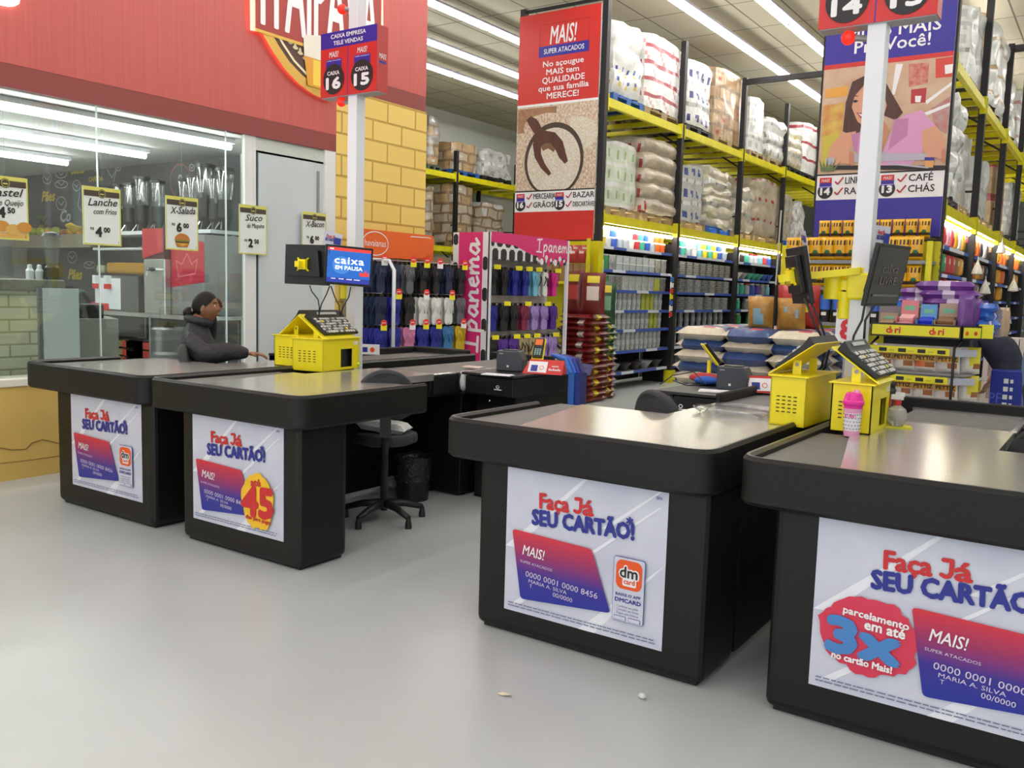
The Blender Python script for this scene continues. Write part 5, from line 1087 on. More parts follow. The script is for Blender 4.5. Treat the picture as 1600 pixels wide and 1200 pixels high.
def rack_of_pairs(t, O, cols, ys, zs, x0, stand):
    for r in range(3):
        for k, y in enumerate(ys):
            c = cols[r][k]; nm = CNAME[c]
            for q in range(4):
                g = ('frontmost %s flip flops, %s row %s hook of %s' if q == 3 else '%s flip flops stacked behind, %s row %s hook of %s') % (nm, ROWN[r], HKN[k], stand)
                hang(c, {BEI: BLK}.get(c, BLK if c == WHT and 'pink' in stand else c), x0+.062*q, y+.012*q, zs[r]-.165, PI/2-.18-.16*((k*3+r) % 3)+.05*q, g, g)
            B = MB(); B.T = Matrix.Translation(Vector((x0+.245, y+.03, zs[r]))-O) @ Matrix.Rotation(PI/2-.6, 4, 'Z')
            if 'pink' in stand: B.rect(-.045, -.035, .045, .02, TAGY, 0)
            else: B.rect(-.034, -.06, .034, 0, TAGY if (k+r) % 4 else INKW, 0); B.disc(0, .022, .034, TAGR, 1); B.rect(-.02, .018, .02, .026, INKW, 2)
            if (k+r) % 2 == 0 or k == 3: B.build('price_tag', t)
rack_of_pairs(t, -D, [[NAVY, NAVY, GRY, BLK, BLK, NAVY, BLK], [NAVY, BLU, BLK, WHT, WHT, WHT, GRY], [BLU, BLU, PNK, BLU, BLU, SBL, YLW]], HY, HZ, X0-.03, 'the orange topped stand')
# pink stand
ZT = 2.225; PKB = mat('board_pink', '#e0327c', .4); PBK = mat('pattern_black', '#2c2c30', .5); BRDW = mat('board_white', '#eeeef0', .5)
t = thing('pink_flip_flop_stand', 'pink and black patterned flip flop stand right of the orange one', 'display stand', (-6.5, 8.55, 0)); O = Vector(t.location)
def script(B, x, z, s, m, Lr, rot=0, w=.13, sh=.25):
    G = [('I', 1.0, [[(0, 1), (.7, 1.05)], [(.35, 1.03), (.35, .05)], [(0, .03), (.75, 0)]]), ('p', .75, [[(.05, .6), (.1, -.35)], [(.07, .45), (.35, .65), (.55, .45), (.4, .12), (.1, .1)]]), ('a', .75, [[(.5, .55), (.2, .6), (.03, .25), (.25, .05), (.48, .3), (.5, .55), (.55, .1), (.7, .08)]]),
         ('n', .75, [[(.05, .55), (.1, .05)], [(.09, .3), (.3, .6), (.48, .5), (.5, .08), (.65, .1)]]), ('e', .65, [[(.08, .3), (.45, .4), (.35, .62), (.1, .5), (.08, .2), (.3, .04), (.55, .15)]]), ('m', 1.0, [[(.05, .55), (.1, .05)], [(.1, .35), (.27, .6), (.4, .45), (.42, .08)], [(.42, .35), (.62, .6), (.75, .45), (.78, .08), (.9, .1)]]), ('a', .8, [[(.5, .55), (.2, .6), (.03, .25), (.25, .05), (.48, .3), (.5, .55), (.55, .05), (.8, .25)]])]
    ca, sa = math.cos(rot), math.sin(rot); cx = 0
    for _, adv, ss in G:
        for st in ss:
            P = []
            for a, b in st: X = (cx+a+b*sh*.4)*s; Z = b*s; P.append((x+X*ca-Z*sa, z+X*sa+Z*ca))
            B.stroke(P, w*s, m, Lr)
        cx += adv
    return cx*s
def blobs(B, x0, x1, z0, z1, st, m, Lr):
    z = z0+st*.5; r = 0
    while z < z1-st*.2:
        x = x0+(st*.5 if r % 2 == 0 else 0); 
        while x < x1:
            a, b = max(x0, x-st*.36), min(x1, x+st*.36); c, d = max(z0, z-st*.40), min(z1, z+st*.40)
            if b-a > .02: e = min(.03, (b-a)*.3, (d-c)*.3); B.pl([(a+e, c), (b-e, c), (b, c+e), (b, d-e), (b-e, d), (a+e, d), (a, d-e), (a, c+e)], m, Lr)
            x += st
        z += st*.92; r += 1
B = MB(); B.bb((-.28, 0, .02), (.27, .03, ZT), BRDW); blobs(B, -.275, -.195, .03, ZT-.02, .2, PBK, 1); blobs(B, .175, .265, .1, ZT-.02, .2, PBK, 1); B.rect(-.19, .05, .17, ZT, PKB, 2); script(B, .13, .80, .235, INKW, 4, PI/2, .16); B.build('front_board', t)
B = MB(); B.bb((.25, 0, .02), (.285, .03, ZT), WHITE); B.build('edge_post', t)
B = MB(); B.bb((.26, 1.74, .02), (.30, 1.78, ZT), WHITE); B.build('edge_post', t)
B = MB(); B.bb((-.05, .03, .02), (-.02, 1.76, ZT), mat('stand_back', '#d9cfc8', .6)); B.build('back_panel', t)
B = MB(); B.T = Matrix.Translation((.29, .0, 1.92)) @ Matrix.Rotation(PI/2, 4, 'Z'); B.rect(0, 0, 1.78, .31, BRDW, 0); blobs(B, 0, 1.78, -.04, .28, .175, PBK, 1)
B.pl([(0, .19), (.5, .17), (.85, .08), (1.2, .05), (1.78, .02+.05), (1.78, .31), (0, .31)], PKB, 2); 
for k in range(14): B.disc(1.0+.055*k, .03+.03*math.sin(k*2.1), .025+.01*(k % 3), PKB if k % 2 else BRDW, 3, n=10)
script(B, .98, .12, .155, INKW, 4, .02, .14); B.build('header_board', t)
B = MB(); B.bb((-.02, .03, 1.915), (.285, 1.76, ZT-.003), BRDW); B.build('header_box', t)
IY = [8.55+.16+.232*k for k in range(7)]; IZ = (1.83, 1.39, .98); hooks(t, -O, -6.54, IY, IZ, .26)
B = MB(); B.bb((-.05, .03, .02), (.28, 1.76, .10), GREYM)
B.build('stand_base', t)
rack_of_pairs(t, O, [[BLK, BLK, BLU, BLU, LBL, WHT, '#e02f96'], [BLU, BLK, BLK, MAR, LIL, LIL, PUR], [BLK, PUR, PUR, BEI, BEI, LIL, LIL]], IY, IZ, -6.49, 'the pink stand')
for p in FF.values():
    if '_u' in p: del p['_u']
# ================================================================ pet food, rice, coffee, snacks
DR = mat('bag_dark_red', '#7d1f1e', .35, noise=(9, '#5e1615', .3), coat=.3); DRL = mat('bag_red_light', '#b8403a', .35); DY = mat('bag_yellow', '#e3cf2e', .35); DG = mat('bag_green', '#2d5c3a', .35, noise=(9, '#1f4429', .3), coat=.3); DGL = mat('bag_green_light', '#7fb08e', .4); DW = mat('bag_white', '#d9c8bc', .4)
def lie(P, sx=1): P.v = [(x, z-0, y) for x, y, z in P.v]; return P
def lying(w, d, h, m, cell, seed=0, wr=.01):
    P = pillow(w, d, h, m, 10, 10, cell, wr, seed, 9.0); P.v = [(x, z-d/2, y+h/2) for x, y, z in P.v]; P.f = [f[::-1] for f in P.f]; return P
def pcell(base, a, b): return lambda u, v, f: a if u > .78 and .3 < v < .6 else b if .1 < u < .35 and v > .3 else base
for nm, base, x, y, n, h, desc in (('pet_food_bag', DR, -6.30, 10.98, 16, .077, 'dark red pet food bag in the tall pile by the flip flops'), ('pet_food_bag', DR, -6.36, 11.48, 8, .077, 'dark red pet food bag in the short pile right of the tall one'), ('pet_food_bag', DG, -6.36, 11.48, 6, .077, 'dark green pet food bag stacked over the short red pile')):
    pr = None; zb = .0 if base is DR else .077*8
    for k in range(n):
        if pr is None: o = pr = lying(.5, .62 if n > 10 else .36, h*1.2, base, pcell(base, DY, DW), n).build(nm, smooth='auto')
        else: o = pr.copy(); COL.objects.link(o)
        o.location = (x+.012*math.sin(k*2.3), y+.01*math.cos(k*1.7), zb+k*h-.004); o.rotation_euler = (0, 0, .03*math.sin(k*3.1)+(0 if k % 2 else PI)); tag(o, '%s, layer %d from the floor' % (desc, k+1) if False else desc, 'bag', desc)
# tall bags standing on top
def stand(nm, desc, cat, w, h, d, m, cell, loc, rz=0, lean=0, seed=0, wr=.008, grp=None):
    P = pillow(w, h, d, m, 10, 12, cell, wr, seed); o = P.build(nm, smooth='auto', loc=loc); o.rotation_euler = (lean, 0, rz); return tag(o, desc, cat, grp)
def dogc(base, lite): return lambda u, v, f: (DY if .72 < v < .86 and .25 < u < .8 else lite if .25 < v < .62 and .2 < u < .8 else DR if base is DR and .12 < v < .22 else base) if f else base
zt = 16*.077+.012
stand('pet_food_sack', 'red upright pet food sack on the pile, left one by the pink stand', 'sack', .32, .60, .14, DR, dogc(DR, DRL), (-6.42, 10.84, zt), .1, -.04, 1)
stand('pet_food_sack', 'red upright pet food sack on the pile, middle of three', 'sack', .36, .58, .15, DR, dogc(DR, DW), (-6.12, 10.86, zt), .25, -.03, 2)
stand('pet_food_sack', 'dark red sack lying behind the upright red sacks', 'sack', .34, .55, .13, DR, dogc(DR, DRL), (-6.25, 11.06, zt), .2, -.03, 5)
stand('pet_food_sack', 'green upright pet food sack topping the green pile', 'sack', .34, .62, .15, DG, dogc(DG, DGL), (-6.28, 11.50, 14*.077+.01), .5, -.03, 3)
t = thing('rack_end_shelf', 'yellow end shelf under the rice banner holding red packets', 'shelf', (-7.14, 11.4, 0))
B = MB(); B.bb((-.72, .1, 1.0), (.74, .24, 2.30), YEL2); B.build('back_panel', t); B = MB(); B.bb((-.72, -.2, 1.66), (.74, .1, 1.70), YEL2); B.build('shelf_board', t)
for x in (-.70, .72): B = MB(); B.bb((x-.02, -.2, 0), (x+.02, -.15, 2.32), YEL2); B.build('side_post', t)
RP = mat('packet_red', '#b3322c', .35, coat=.3)
pr = None
for k in range(5):
    for r in (0, 1):
        if pr is None: o = pr = pillow(.15, .2, .07, RP, 6, 6, lambda u, v, f: DW if f and .5 < v < .7 and .2 < u < .8 else RP).build('snack_packet', smooth='auto')
        else: o = pr.copy(); COL.objects.link(o)
        o.location = (-6.54-.15*k, 11.24+.08*r, 1.97+.06*r); tag(o, 'red snack packet on brown boxes under the rice banner', 'packet', 'red packets under the rice banner')
for k in range(4): B = MB(); B.bb((-.11, -.08, 0), (.11, .08, .26), mat('carton_brown', '#a07a50', .7)).bb((-.012, -.081, 0), (.012, -.08, .26), mat('carton_tape', '#8a6640', .5)); tag(B.build('carton', loc=(-6.56-.235*k, 11.32, 1.70)), 'brown carton under the red packets at the rice banner', 'carton', 'cartons under the rice banner')
# rice pile
RW = mat('rice_bag_cream', '#e3d9c2', .4, noise=(20, '#d2c6aa', .3), coat=.2); RB = mat('rice_bag_blue', '#27457e', .4, coat=.2); RR = mat('rice_bag_red', '#c23a48', .4); RY = mat('rice_bag_yellow', '#e8d83a', .4)
def ricec(alt): return lambda u, v, f: (RR if .38 < u < .64 and .02 < v < .25 else RB if .10 < u < .88 and (v < .7 if not alt else .10 < v < .7) else RW)
B = MB()
for a in range(-3, 4): B.bb((-.72, -.55+.18*(a+3), .115), (.72, -.55+.18*(a+3)+.14, .14), PALM['wood'])
for x in (-.65, 0, .65): B.bb((x-.06, -.55, .0), (x+.06, .66, .115), PALM['wood'])
RX, RYY = -2.90, 8.75; tag(B.build('pallet', loc=(RX, RYY, 0)), 'wooden pallet under the pile of rice bags', 'pallet')
pr = [None, None]
for k in range(10):
    h = .108; n = 0
    for (dx, dy) in ((-.46, -.35), (0, -.35), (.46, -.35), (-.46, .32), (0, .32), (.46, .32)):
        a = (k+n) % 2; g = 'left' if dx < -.1 else 'middle' if dx < .1 else 'right'; g += ' front' if dy < 0 else ' rear'
        if pr[a] is None:
            P = pillow(.50, .66, .150, RW, 8, 10, ricec(a), .012, a, 5.5); P.v = [(x, z-.33, -y+.066) for x, y, z in P.v]; o = pr[a] = P.build('rice_bag', smooth='auto')
            # printed face turned outward: side band
        else: o = pr[a].copy(); COL.objects.link(o)
        o.location = (RX+dx+.015*math.sin(k*5+n), RYY+dy+.012*math.cos(k*3+n), .14+k*h); o.rotation_euler = (0, 0, .04*math.sin(k*2+n*4)); n += 1
        tag(o, 'blue and cream rice bag in the %s stack of the rice pile' % g, 'bag', 'rice bags, %s stack' % g)
zr = .14+10*.108+.02
SNK = mat('snack_gold', '#c99a3c', .35, noise=(12, '#a06a2c', .25), coat=.4); SNB = mat('snack_blue', '#8ab4c4', .4); SNR = mat('snack_red', '#b02a26', .35, coat=.4)
stand('snack_bag', 'golden snack bag with pale blue print on the rice pile, left one', 'bag', .26, .32, .16, SNK, lambda u, v, f: SNB if f and .2 < u < .7 and .1 < v < .6 and u+v < 1.1 else SNK, (RX-.02, RYY-.20, zr), 0, .12, 3)
stand('snack_bag', 'golden snack bag with a boxy print on the rice pile, right one', 'bag', .27, .31, .16, SNK, lambda u, v, f: SNB if f and ((.2 < u < .4 and .5 < v < .7) or (.65 < u < .8 and .4 < v < .6)) else SNK, (RX+.27, RYY-.18, zr), .1, .1, 6)
stand('snack_bag', 'red and yellow snack bag behind the golden bags', 'bag', .42, .44, .2, SNR, lambda u, v, f: DY if .35 < v < .55 and .3 < u < .75 else SNR, (RX+.24, RYY+.14, zr), 0, .08, 8)
# white price board with a red eight
t = thing('price_board', 'white price board with a red number beside the right post', 'sign', Wy(1322, 536, 8.2))
B = MB(); B.bb((-.10, 0, 0), (.08, .01, .36), PAPER); B.text('8', .0, .04, .17, PRED, 2, .04); B.rect(-.1, .30, .08, .36, RED, 1); B.rect(-.07, .21, .06, .25, BLUE, 1); B.build('sheet', t); B = MB(); B.bb((-.02, .01, -1.2), (.02, .03, .1), GREYM); B.build('stand', t)
# coffee shelf
t = thing('coffee_shelf', 'yellow end shelf full of yellow coffee bags under the blue banner', 'shelf', (-2.68, 11.3, 0))
for x in (-.86, .80, -.02): B = MB(); B.bb((x-.03, -.22, 0), (x+.03, -.17, 2.2 if x < 0.5 else 2.24), YEL2); B.build('front_post', t)
for x in (-.86, .82): 
    B = MB(); B.bb((x-.03, .15, 0), (x+.03, .22, 2.25), YEL2); B.build('rear_post', t)
    B = MB()
    for k in range(24): B.bb((x+.028, .17, .3+k*.08), (x+.032, .20, .34+k*.08), INK)
    B.build('post_holes', t)
for z in (1.27, 1.70, 2.02): B = MB(); B.bb((-.86, -.20, z-.04), (.82, .2, z), SHM); B.build('shelf_board', t)
B = MB(); B.bb((-.86, .2, 0), (.84, .24, 2.26), YEL2); B.build('back_panel', t)
CY = mat('coffee_yellow', '#f2bd18', .32, coat=.35, noise=(8, '#e0a410', .25)); CB = mat('coffee_black', '#3a2c1c', .4); CG = mat('coffee_green', '#1f6a3a', .4)
def cofc(u, v, f):
    if not f: return CY
    if .62 < v < .80 and .12 < u < .88: return CB if (int(u*24) % 2) else CY
    if .1 < v < .22: return CB
    if .12 < v < .42 and abs(u-.5) < (.22-.5*abs(v-.27)): return CG
    return CY
pr = None
def coffee(x, y, z, s, lab):
    global pr
    if pr is None: o = pr = pillow(.166, .28, .11, CY, 16, 14, cofc, .004, 3).build('coffee_bag', smooth='auto')
    else: o = pr.copy(); COL.objects.link(o)
    o.location = (x, y, z); o.scale = (s, 1, s); tag(o, 'yellow coffee bag with green tree on the '+lab, 'bag', 'coffee bags on the '+lab)
for k in range(11): coffee(-3.46+.142*k, 11.16, 2.025, .98, 'row below the blue banner board')
for k in range(9): coffee(-3.12+.142*k, 11.27, 2.285, .8, 'topmost row against the blue banner')
for k in range(11): coffee(-3.46+.142*k, 11.16, 1.705, .98, 'third row down, behind the yellow clamp')
B = MB(); B.bb((-3.2, 11.22, 2.27), (-1.86, 11.34, 2.284), CB); tag(B.build('shelf_riser'), 'dark board carrying the topmost row of yellow coffee bags', 'board')
CUP = mat('canister_blue', '#3f6fd0', .35); CUK = mat('canister_black', '#1e1e22', .35); pr2 = None
for k in range(10):
    if pr2 is None:
        t2 = pr2 = thing('canister', 'x', 'canister'); B = MB(); B.lathe([(.062, 0), (.064, .15)], CUK, n=18); B.bb((-.03, -.066, .08), (.03, -.06, .12), LABELW); B.build('lower_half', t2, smooth='auto')
        B = MB(); B.lathe([(.062, .15), (.064, .33)], CUP, n=18); B.build('upper_half', t2, smooth='auto'); B = MB(); B.lathe([(.05, .33), (.045, .36)], CUK, n=18); B.build('cap', t2, smooth='auto')
    else: t2 = dup(pr2, (0, 0, 0))
    t2.location = (-3.46+.145*k, 11.18, 1.272); tag(t2, 'blue and black canister in the row under the coffee bags', 'canister', 'canisters under the coffee bags')
# snack island
IYY = 8.45; OX = -1.50; IS = .80
t = thing('snack_island', 'yellow edged snack island with red dotted headers behind the nearest checkout', 'display stand', (OX, IYY, 0)); t.scale = (IS, 1, 1)
HY_ = mat('header_yellow', '#e9e22a', .4)
B = MB(); B.bb((-.46, -.02, 1.235), (.46, .0, 1.355), INK); B.rect(-.445, 1.25, .445, 1.34, HY_, 18)
for cx in (-.22, .22):
    B.text('d ri', cx, 1.268, .06, PRED, 20, .03, 0, .145); B.disc(cx-.022, 1.285, .018, PORG, 20); B.text('o', cx-.022, 1.27, .045, PORG, 21, .03)
B.build('front_header', t)
B = MB(); B.T = Matrix.Translation((.46, 0, 0)) @ Matrix.Rotation(.75, 4, 'Z'); B.bb((0, -.02, 1.235), (.22, 0, 1.355), INK); B.rect(.01, 1.25, .21, 1.34, HY_, 18); B.disc(.05, 1.29, .018, PORG, 20); B.disc(.15, 1.29, .018, PRED, 20); B.T = Matrix.Translation((.60, .15, 0)) @ Matrix.Rotation(.2, 4, 'Z'); B.bb((0, -.02, 1.25), (.14, 0, 1.37), HY_); B.build('corner_header', t)
B = MB(); B.prism([(-.46, 0), (.46, 0), (.62, .15), (.62, .75), (-.46, .75)], 1.24, 1.26, GREYM); B.build('top_tray', t)
for z in (1.12, .87, .58):
    B = MB(); B.prism([(-.46, .06), (.42, .06), (.56, .2), (.56, .7), (-.46, .7)], z-.21, z-.19, GREYM); B.build('shelf_tray', t)
    B = MB(); B.bb((-.46, .0, z-.03), (.36, .012, z+.03), HY_)
    for k in range(4): B.bb((-.36+k*.2, -.003, z-.018), (-.28+k*.2, .0, z+.014), INK); B.bb((-.455+k*.2, -.003, z-.012), (-.40+k*.2, .0, z+.0), mat('strip_faint', '#c9bf3a', .5))
    B.build('price_strip', t)
    B = MB(); B.T = Matrix.Translation((.40, .02, 0)) @ Matrix.Rotation(.7, 4, 'Z'); B.bb((0, 0, z-.035), (.26, .008, z+.025), mat('strip_clear', '#b9bccb', .3)); B.build('corner_strip', t)
B = MB(); B.bb((-.40, .3, 0), (.5, .55, 1.24), mat('island_core', '#3a3a40', .6)); B.build('core_column', t)
for x in (-.46, .40): B = MB(); B.tube([(x, .03, 0), (x, .03, 1.16), (x+.05, .12, 1.22)], .014, BLACK_S, 8); B.build('side_rail', t, smooth=True)
PG = mat('nut_bag_pale', '#efeae6', .3, noise=(9, '#d3cac5', .25), coat=.4); PGO = mat('nut_bag_gold', '#d9a032', .4); PGB = mat('nut_bag_brown', '#a8683c', .5); PGR = mat('nut_bag_orange', '#e07a4a', .4); PGY = mat('nut_bag_yellow', '#e0d03a', .4)
def nutbag(lab, x, y, z, rz, hot, grp=None, word=True):
    t = thing('nut_bag', lab, 'bag', (OX+x*IS, IYY+y, z), rz, grp)
    P = pillow(.19, .235, .10, PG, 10, 10, lambda u, v, f: (PGR if hot == 1 and f and .15 < v < .5 and u < .5 else PGB if f and .15 < v < .4 and .45 < u < .9 else PGY if hot == 2 and f and v > .2 and u > .2 else PG), .006, x*9); P.build('pouch', t, smooth='auto')
    if word:
        B = MB(); B.T = Matrix.Translation((0, -.054, .10)); B.rect(-.085, 0, .085, .055, PGO, 1); B.text('PETTIZ', 0, .012, .032, INK, 3, .03, 0, .15); B.build('brand_panel', t)
for k in range(4): nutbag('pale nut bag with gold name panel on the upper island shelf, %s from the left' % ('first', 'second', 'third', 'fourth')[k], -.34+.225*k, .12, .93, 0, (0, 0, 1, 0)[k])
for k in range(4): nutbag('pale nut bag with gold name panel on the lower island shelf, %s from the left' % ('first', 'second', 'third', 'fourth')[k], -.34+.225*k, .12, .68, 0, 0)
nutbag('yellow printed nut bag at the right corner of the upper island shelf', .53, .24, .93, .7, 2, word=False); nutbag('yellow printed nut bag at the right corner of the lower island shelf', .53, .24, .68, .7, 2, word=False)
# boxes and bags on top of the island
zt = 1.26
def cbox(lab, x, w, d, h, c, c2, back=0, loc_y=.12):
    t = thing('display_carton', lab, 'carton', (OX+x*IS, IYY+loc_y, zt)); t.scale = (IS, 1, 1); m = mat('carton_'+c.strip('#'), c, .5); m2 = mat('carton_'+c2.strip('#'), c2, .5)
    B = MB(); B.bb((-w/2, -d/2, 0), (w/2, -d/2+.006, h*.35), m).bb((-w/2, d/2-.006, 0), (w/2, d/2, h), m).bb((-w/2, -d/2, 0), (-w/2+.006, d/2, h*.5), m).bb((w/2-.006, -d/2, 0), (w/2, d/2, h*.5), m).bb((-w/2, -d/2, 0), (w/2, d/2, .006), m); B.build('tray', t)
    B = MB()
    for k in range(3): B.box((0, -d*.12+.02*k, h*(.2+.14*k)), (w*.82, d*.6, h*.12), m2, M=Matrix.Rotation(.25, 3, 'X'))
    B.build('packets', t, bevel=.008)
    B = MB(); B.T = Matrix.Translation((0, d/2-.007, h*.7)); B.rect(-w*.3, 0, w*.3, h*.14, mat('carton_mint', '#7ac0a0', .5), 1); B.build('label', t)
cbox('brown candy carton on the island top, leftmost', -.34, .19, .24, .18, '#b09a84', '#9a7a5c'); cbox('pink candy carton on the island top', -.12, .18, .22, .30, '#e08a90', '#e8b0b0'); cbox('blue candy carton on the island top', .08, .17, .2, .27, '#6aa8dc', '#2438c8'); cbox('brown candy carton on the island top, beside the purple bags', .28, .2, .24, .28, '#b8a08c', '#8a6648')
PU = mat('bag_purple', '#7a3f9c', .3, coat=.4, noise=(10, '#5c2c7c', .25)); PUW = mat('bag_lilac', '#cdbfd8', .4); BUL = mat('bag_shiny_blue', '#2f66c8', .25, coat=.5); BR_ = mat('bag_tan', '#c0a082', .35, coat=.3)
for k in range(3): P = lying(.5, .28, .09, PU, lambda u, v, f: PUW if .35 < u < .6 else PU, k); tag(P.build('candy_bag', smooth='auto', loc=(OX+.24-.04*k, IYY+.42, zt+.24+.075*k)), 'purple candy bag lying on the island top, %s of three' % ('lowest', 'middle', 'topmost')[k], 'bag')
for k in range(2): P = lying(.34, .26, .08, PU, lambda u, v, f: PUW if .35 < u < .6 else PU, k+4); tag(P.build('candy_bag', smooth='auto', loc=(OX-.05, IYY+.46, zt+.26+.075*k)), 'purple candy bag behind the pink carton, %s one' % ('lower', 'upper')[k], 'bag')
B = MB(); B.bb((-.5, -.12, 0), (.5, .12, .24), mat('carton_grey', '#8a8088', .6)); tag(B.build('carton', loc=(OX+.12, IYY+.44, zt)), 'plain carton under the purple bags on the island', 'carton')
for k in range(3): stand('candy_bag', 'purple upright candy bag at the right of the island top, %s' % ('first', 'second', 'third')[k], 'bag', .16, .36-.03*k, .1, PU, None, (OX+.37+.045*k, IYY+.16+.1*k, zt), .8, 0, k)
for k in range(4): P = lying(.2, .2, .08, BUL, lambda u, v, f: PUW if .4 < u < .6 else BUL, k); o = P.build('candy_bag', smooth='auto', loc=(OX+.50, IYY+.34, zt+.07*k)); o.rotation_euler = (0, 0, .5*k); tag(o, 'shiny blue candy bag at the island corner, layer %s' % ('one', 'two', 'three', 'four')[k], 'bag')
for k in range(2): stand('candy_bag', 'tan paper candy bag at the far right of the island top, %s' % ('front', 'rear')[k], 'bag', .24, .26, .12, BR_, None, (OX+.56+.02*k, IYY+.45+.14*k, zt), .9, 0, k+7)
# ================================================================ things on the desks and counters
def on_desk(px, py, z=.956): p = Wz(px, py, z); return p
def printer(lab, x, y, rz):
    t = thing('receipt_printer', lab, 'printer', (x, y, .956), rz); DKG = mat('printer_grey', '#3b3e45', .4)
    B = MB(); B.prism([(-.10, 0), (.10, 0), (.10, .085), (.07, .15), (-.10, .15)], -.075, .075, DKG, 'y'); B.build('case', t, bevel=.008)
    B = MB(); B.bb((-.06, -.055, .15), (.05, .055, .156), BLACK_S); B.build('paper_slot', t); B = MB(); B.bb((-.02, -.078, .03), (-.005, -.074, .045), LABELW).bb((-.08, -.077, .125), (-.05, -.0745, .132), GREYM); B.build('badge', t)
def tent(lab, x, y, rz):
    t = thing('tent_card', lab, 'sign', (x, y, .956), rz)
    B = MB(); a = [(-.13, 0), (.13, 0)]; h = .1
    B.add([(-.15, -.06, 0), (.15, -.06, 0), (.15, .06, 0), (-.15, .06, 0), (-.11, 0, h), (.15, 0, h)], [(0, 1, 5, 4), (2, 3, 4, 5), (3, 0, 4), (1, 2, 5)], RED)
    B.build('card', t)
    B = MB(); B.T = Matrix.Translation((0, -.062, .0)) @ Matrix.Rotation(-.54, 4, 'X'); B.rect(-.11, .012, .03, .1, INKW, 1); B.rect(-.09, .02, -.04, .07, CARD, 2); B.ring(-.01, .05, .015, .004, PORG, 2); B.text('caixa', .09, .06, .016, INKW, 2, .02, 0, .05); B.text('fechado', .09, .03, .02, INKW, 2, .03, 0, .09); B.build('print', t)
def terminal(lab, p, rz, s=1., an=-.9):
    t = thing('card_terminal', lab, 'terminal', p, rz)
    B = MB(); B.tube([(0, 0, 0), (0, 0, .12)], .014, YEL, 8); B.bb((-.05, -.05, 0), (.05, .05, .008), YEL); B.build('stand', t)
    R = Matrix.Rotation(an, 3, 'X'); B = MB(); B.box((0, 0, .16), (.09, .18, .012), YEL, M=R); B.build('cradle', t, bevel=.003)
    B = MB(); B.box(Vector((0, 0, .16))+R@Vector((0, 0, .018)), (.075, .16, .022), BLACK_S, M=R); B.build('reader', t, bevel=.004)
    B = MB(); B.box(Vector((0, 0, .16))+R@Vector((0, .045, .03)), (.055, .05, .002), mat('terminal_orange', '#e8762c', .4), M=R); B.build('screen', t)
    B = MB()
    for i in range(3):
        for j in range(4): B.box(Vector((0, 0, .16))+R@Vector((-.018+.018*i, -.015-.014*j, .03)), (.012, .009, .003), mat('terminal_key', '#8fb8b0', .4), M=R)
    B.build('keypad', t)
p = on_desk(790, 580); printer('dark grey receipt printer on the desk by the pink flip flop stand', p.x, p.y+.08, .35)
p = on_desk(847, 584); tent('red tent card with a card picture on the desk by the flip flops', p.x, p.y+.03, .25)
p = Wy(842, 552, 5.55); terminal('black card terminal in a yellow cradle on the desk by the flip flops', (p.x, 5.55, .956), .35, 1., 1.0)
p = on_desk(1143, 610); printer('dark grey receipt printer on the desk left of the vented yellow box', p.x, p.y+.05, .1)
p = on_desk(1183, 612); tent('red tent card on the desk left of the vented yellow box', p.x+.04, p.y+.03, .5)
p = Wy(1108, 572, 5.75); terminal('black card terminal in a yellow cradle near the rice pile', (p.x, 5.75, .99), -1.0)
B = MB(); B.ell((0, 0, .035), (.11, .09, .035), mat('cloth_red', '#b8343c', .8, bump=(25, .5)), 14, 8); small('folded_cloth', 'crumpled red cloth under the card terminal near the rice pile', 'cloth', B, (p.x-.02, 5.73, .955), smooth=True)
B = MB(); B.ell((0, 0, .03), (.09, .07, .03), mat('cloth_blue', '#2c5cb8', .8, bump=(25, .5)), 14, 8); small('folded_cloth', 'crumpled blue cloth beside the red one near the rice pile', 'cloth', B, (p.x+.05, 5.60, .955), smooth=True)
B = MB(); B.tube([(-.2, -.1, 0), (-.18, .05, .05), (-.02, .02, .09), (.1, -.05, .02), (.0, -.12, .01), (-.12, -.08, .03)], .004, BLACK_S, 6); small('loose_cable', 'black loose cable loop on the desk near the rice pile', 'cable', B, (-2.28, 5.45, .96), smooth=True)
def sheet(lab, px, w, d, rz, m=PAPER): p = on_desk(*px); B = MB(); B.bb((-w/2, -d/2, 0), (w/2, d/2, .004), m).bb((-w/2+.01, -d/2+.01, .004), (w/2, d/2-.02, .008), m); small('paper_sheets', lab, 'paper', B, (p.x, p.y, .956), rz=rz)
sheet('loose white papers at the edge of the desk near the rice pile', (1120, 612), .22, .14, .3); sheet('loose white papers under the printer by the flip flops', (778, 586), .22, .1, .2); sheet('pinkish receipts on the desk left of the printer by the flip flops', (741, 574), .16, .1, .1, mat('receipt_pink', '#e0c9bf', .6))
def bag_blob(nm, lab, loc, r, m, seed=0):
    B = MB(); B.ell((0, 0, r[2]), r, m, 16, 12); B.v = [tuple(Vector(v)+mnoise.noise_vector(Vector(v)*14+Vector((seed, 0, 0)))*min(r)*.28) for v in B.v]; return small(nm, lab, 'bag', B, loc, smooth=True)
PLB = mat('plastic_bag_white', '#dcdedd', .35, bump=(30, .4)); PLC = mat('plastic_bag_clear', '#c3c6c6', .25, bump=(40, .5))
bag_blob('plastic_bag', 'small white plastic bag stuffed beside the cash drawer by the flip flops', (-3.93, 5.12, .80), (.045, .05, .075), PLB, 1)
bag_blob('plastic_bag', 'white plastic bags stuffed in the desk cubby near the rice pile', (-2.315, 5.13, .80), (.045, .06, .062), PLB, 2)
B = MB()
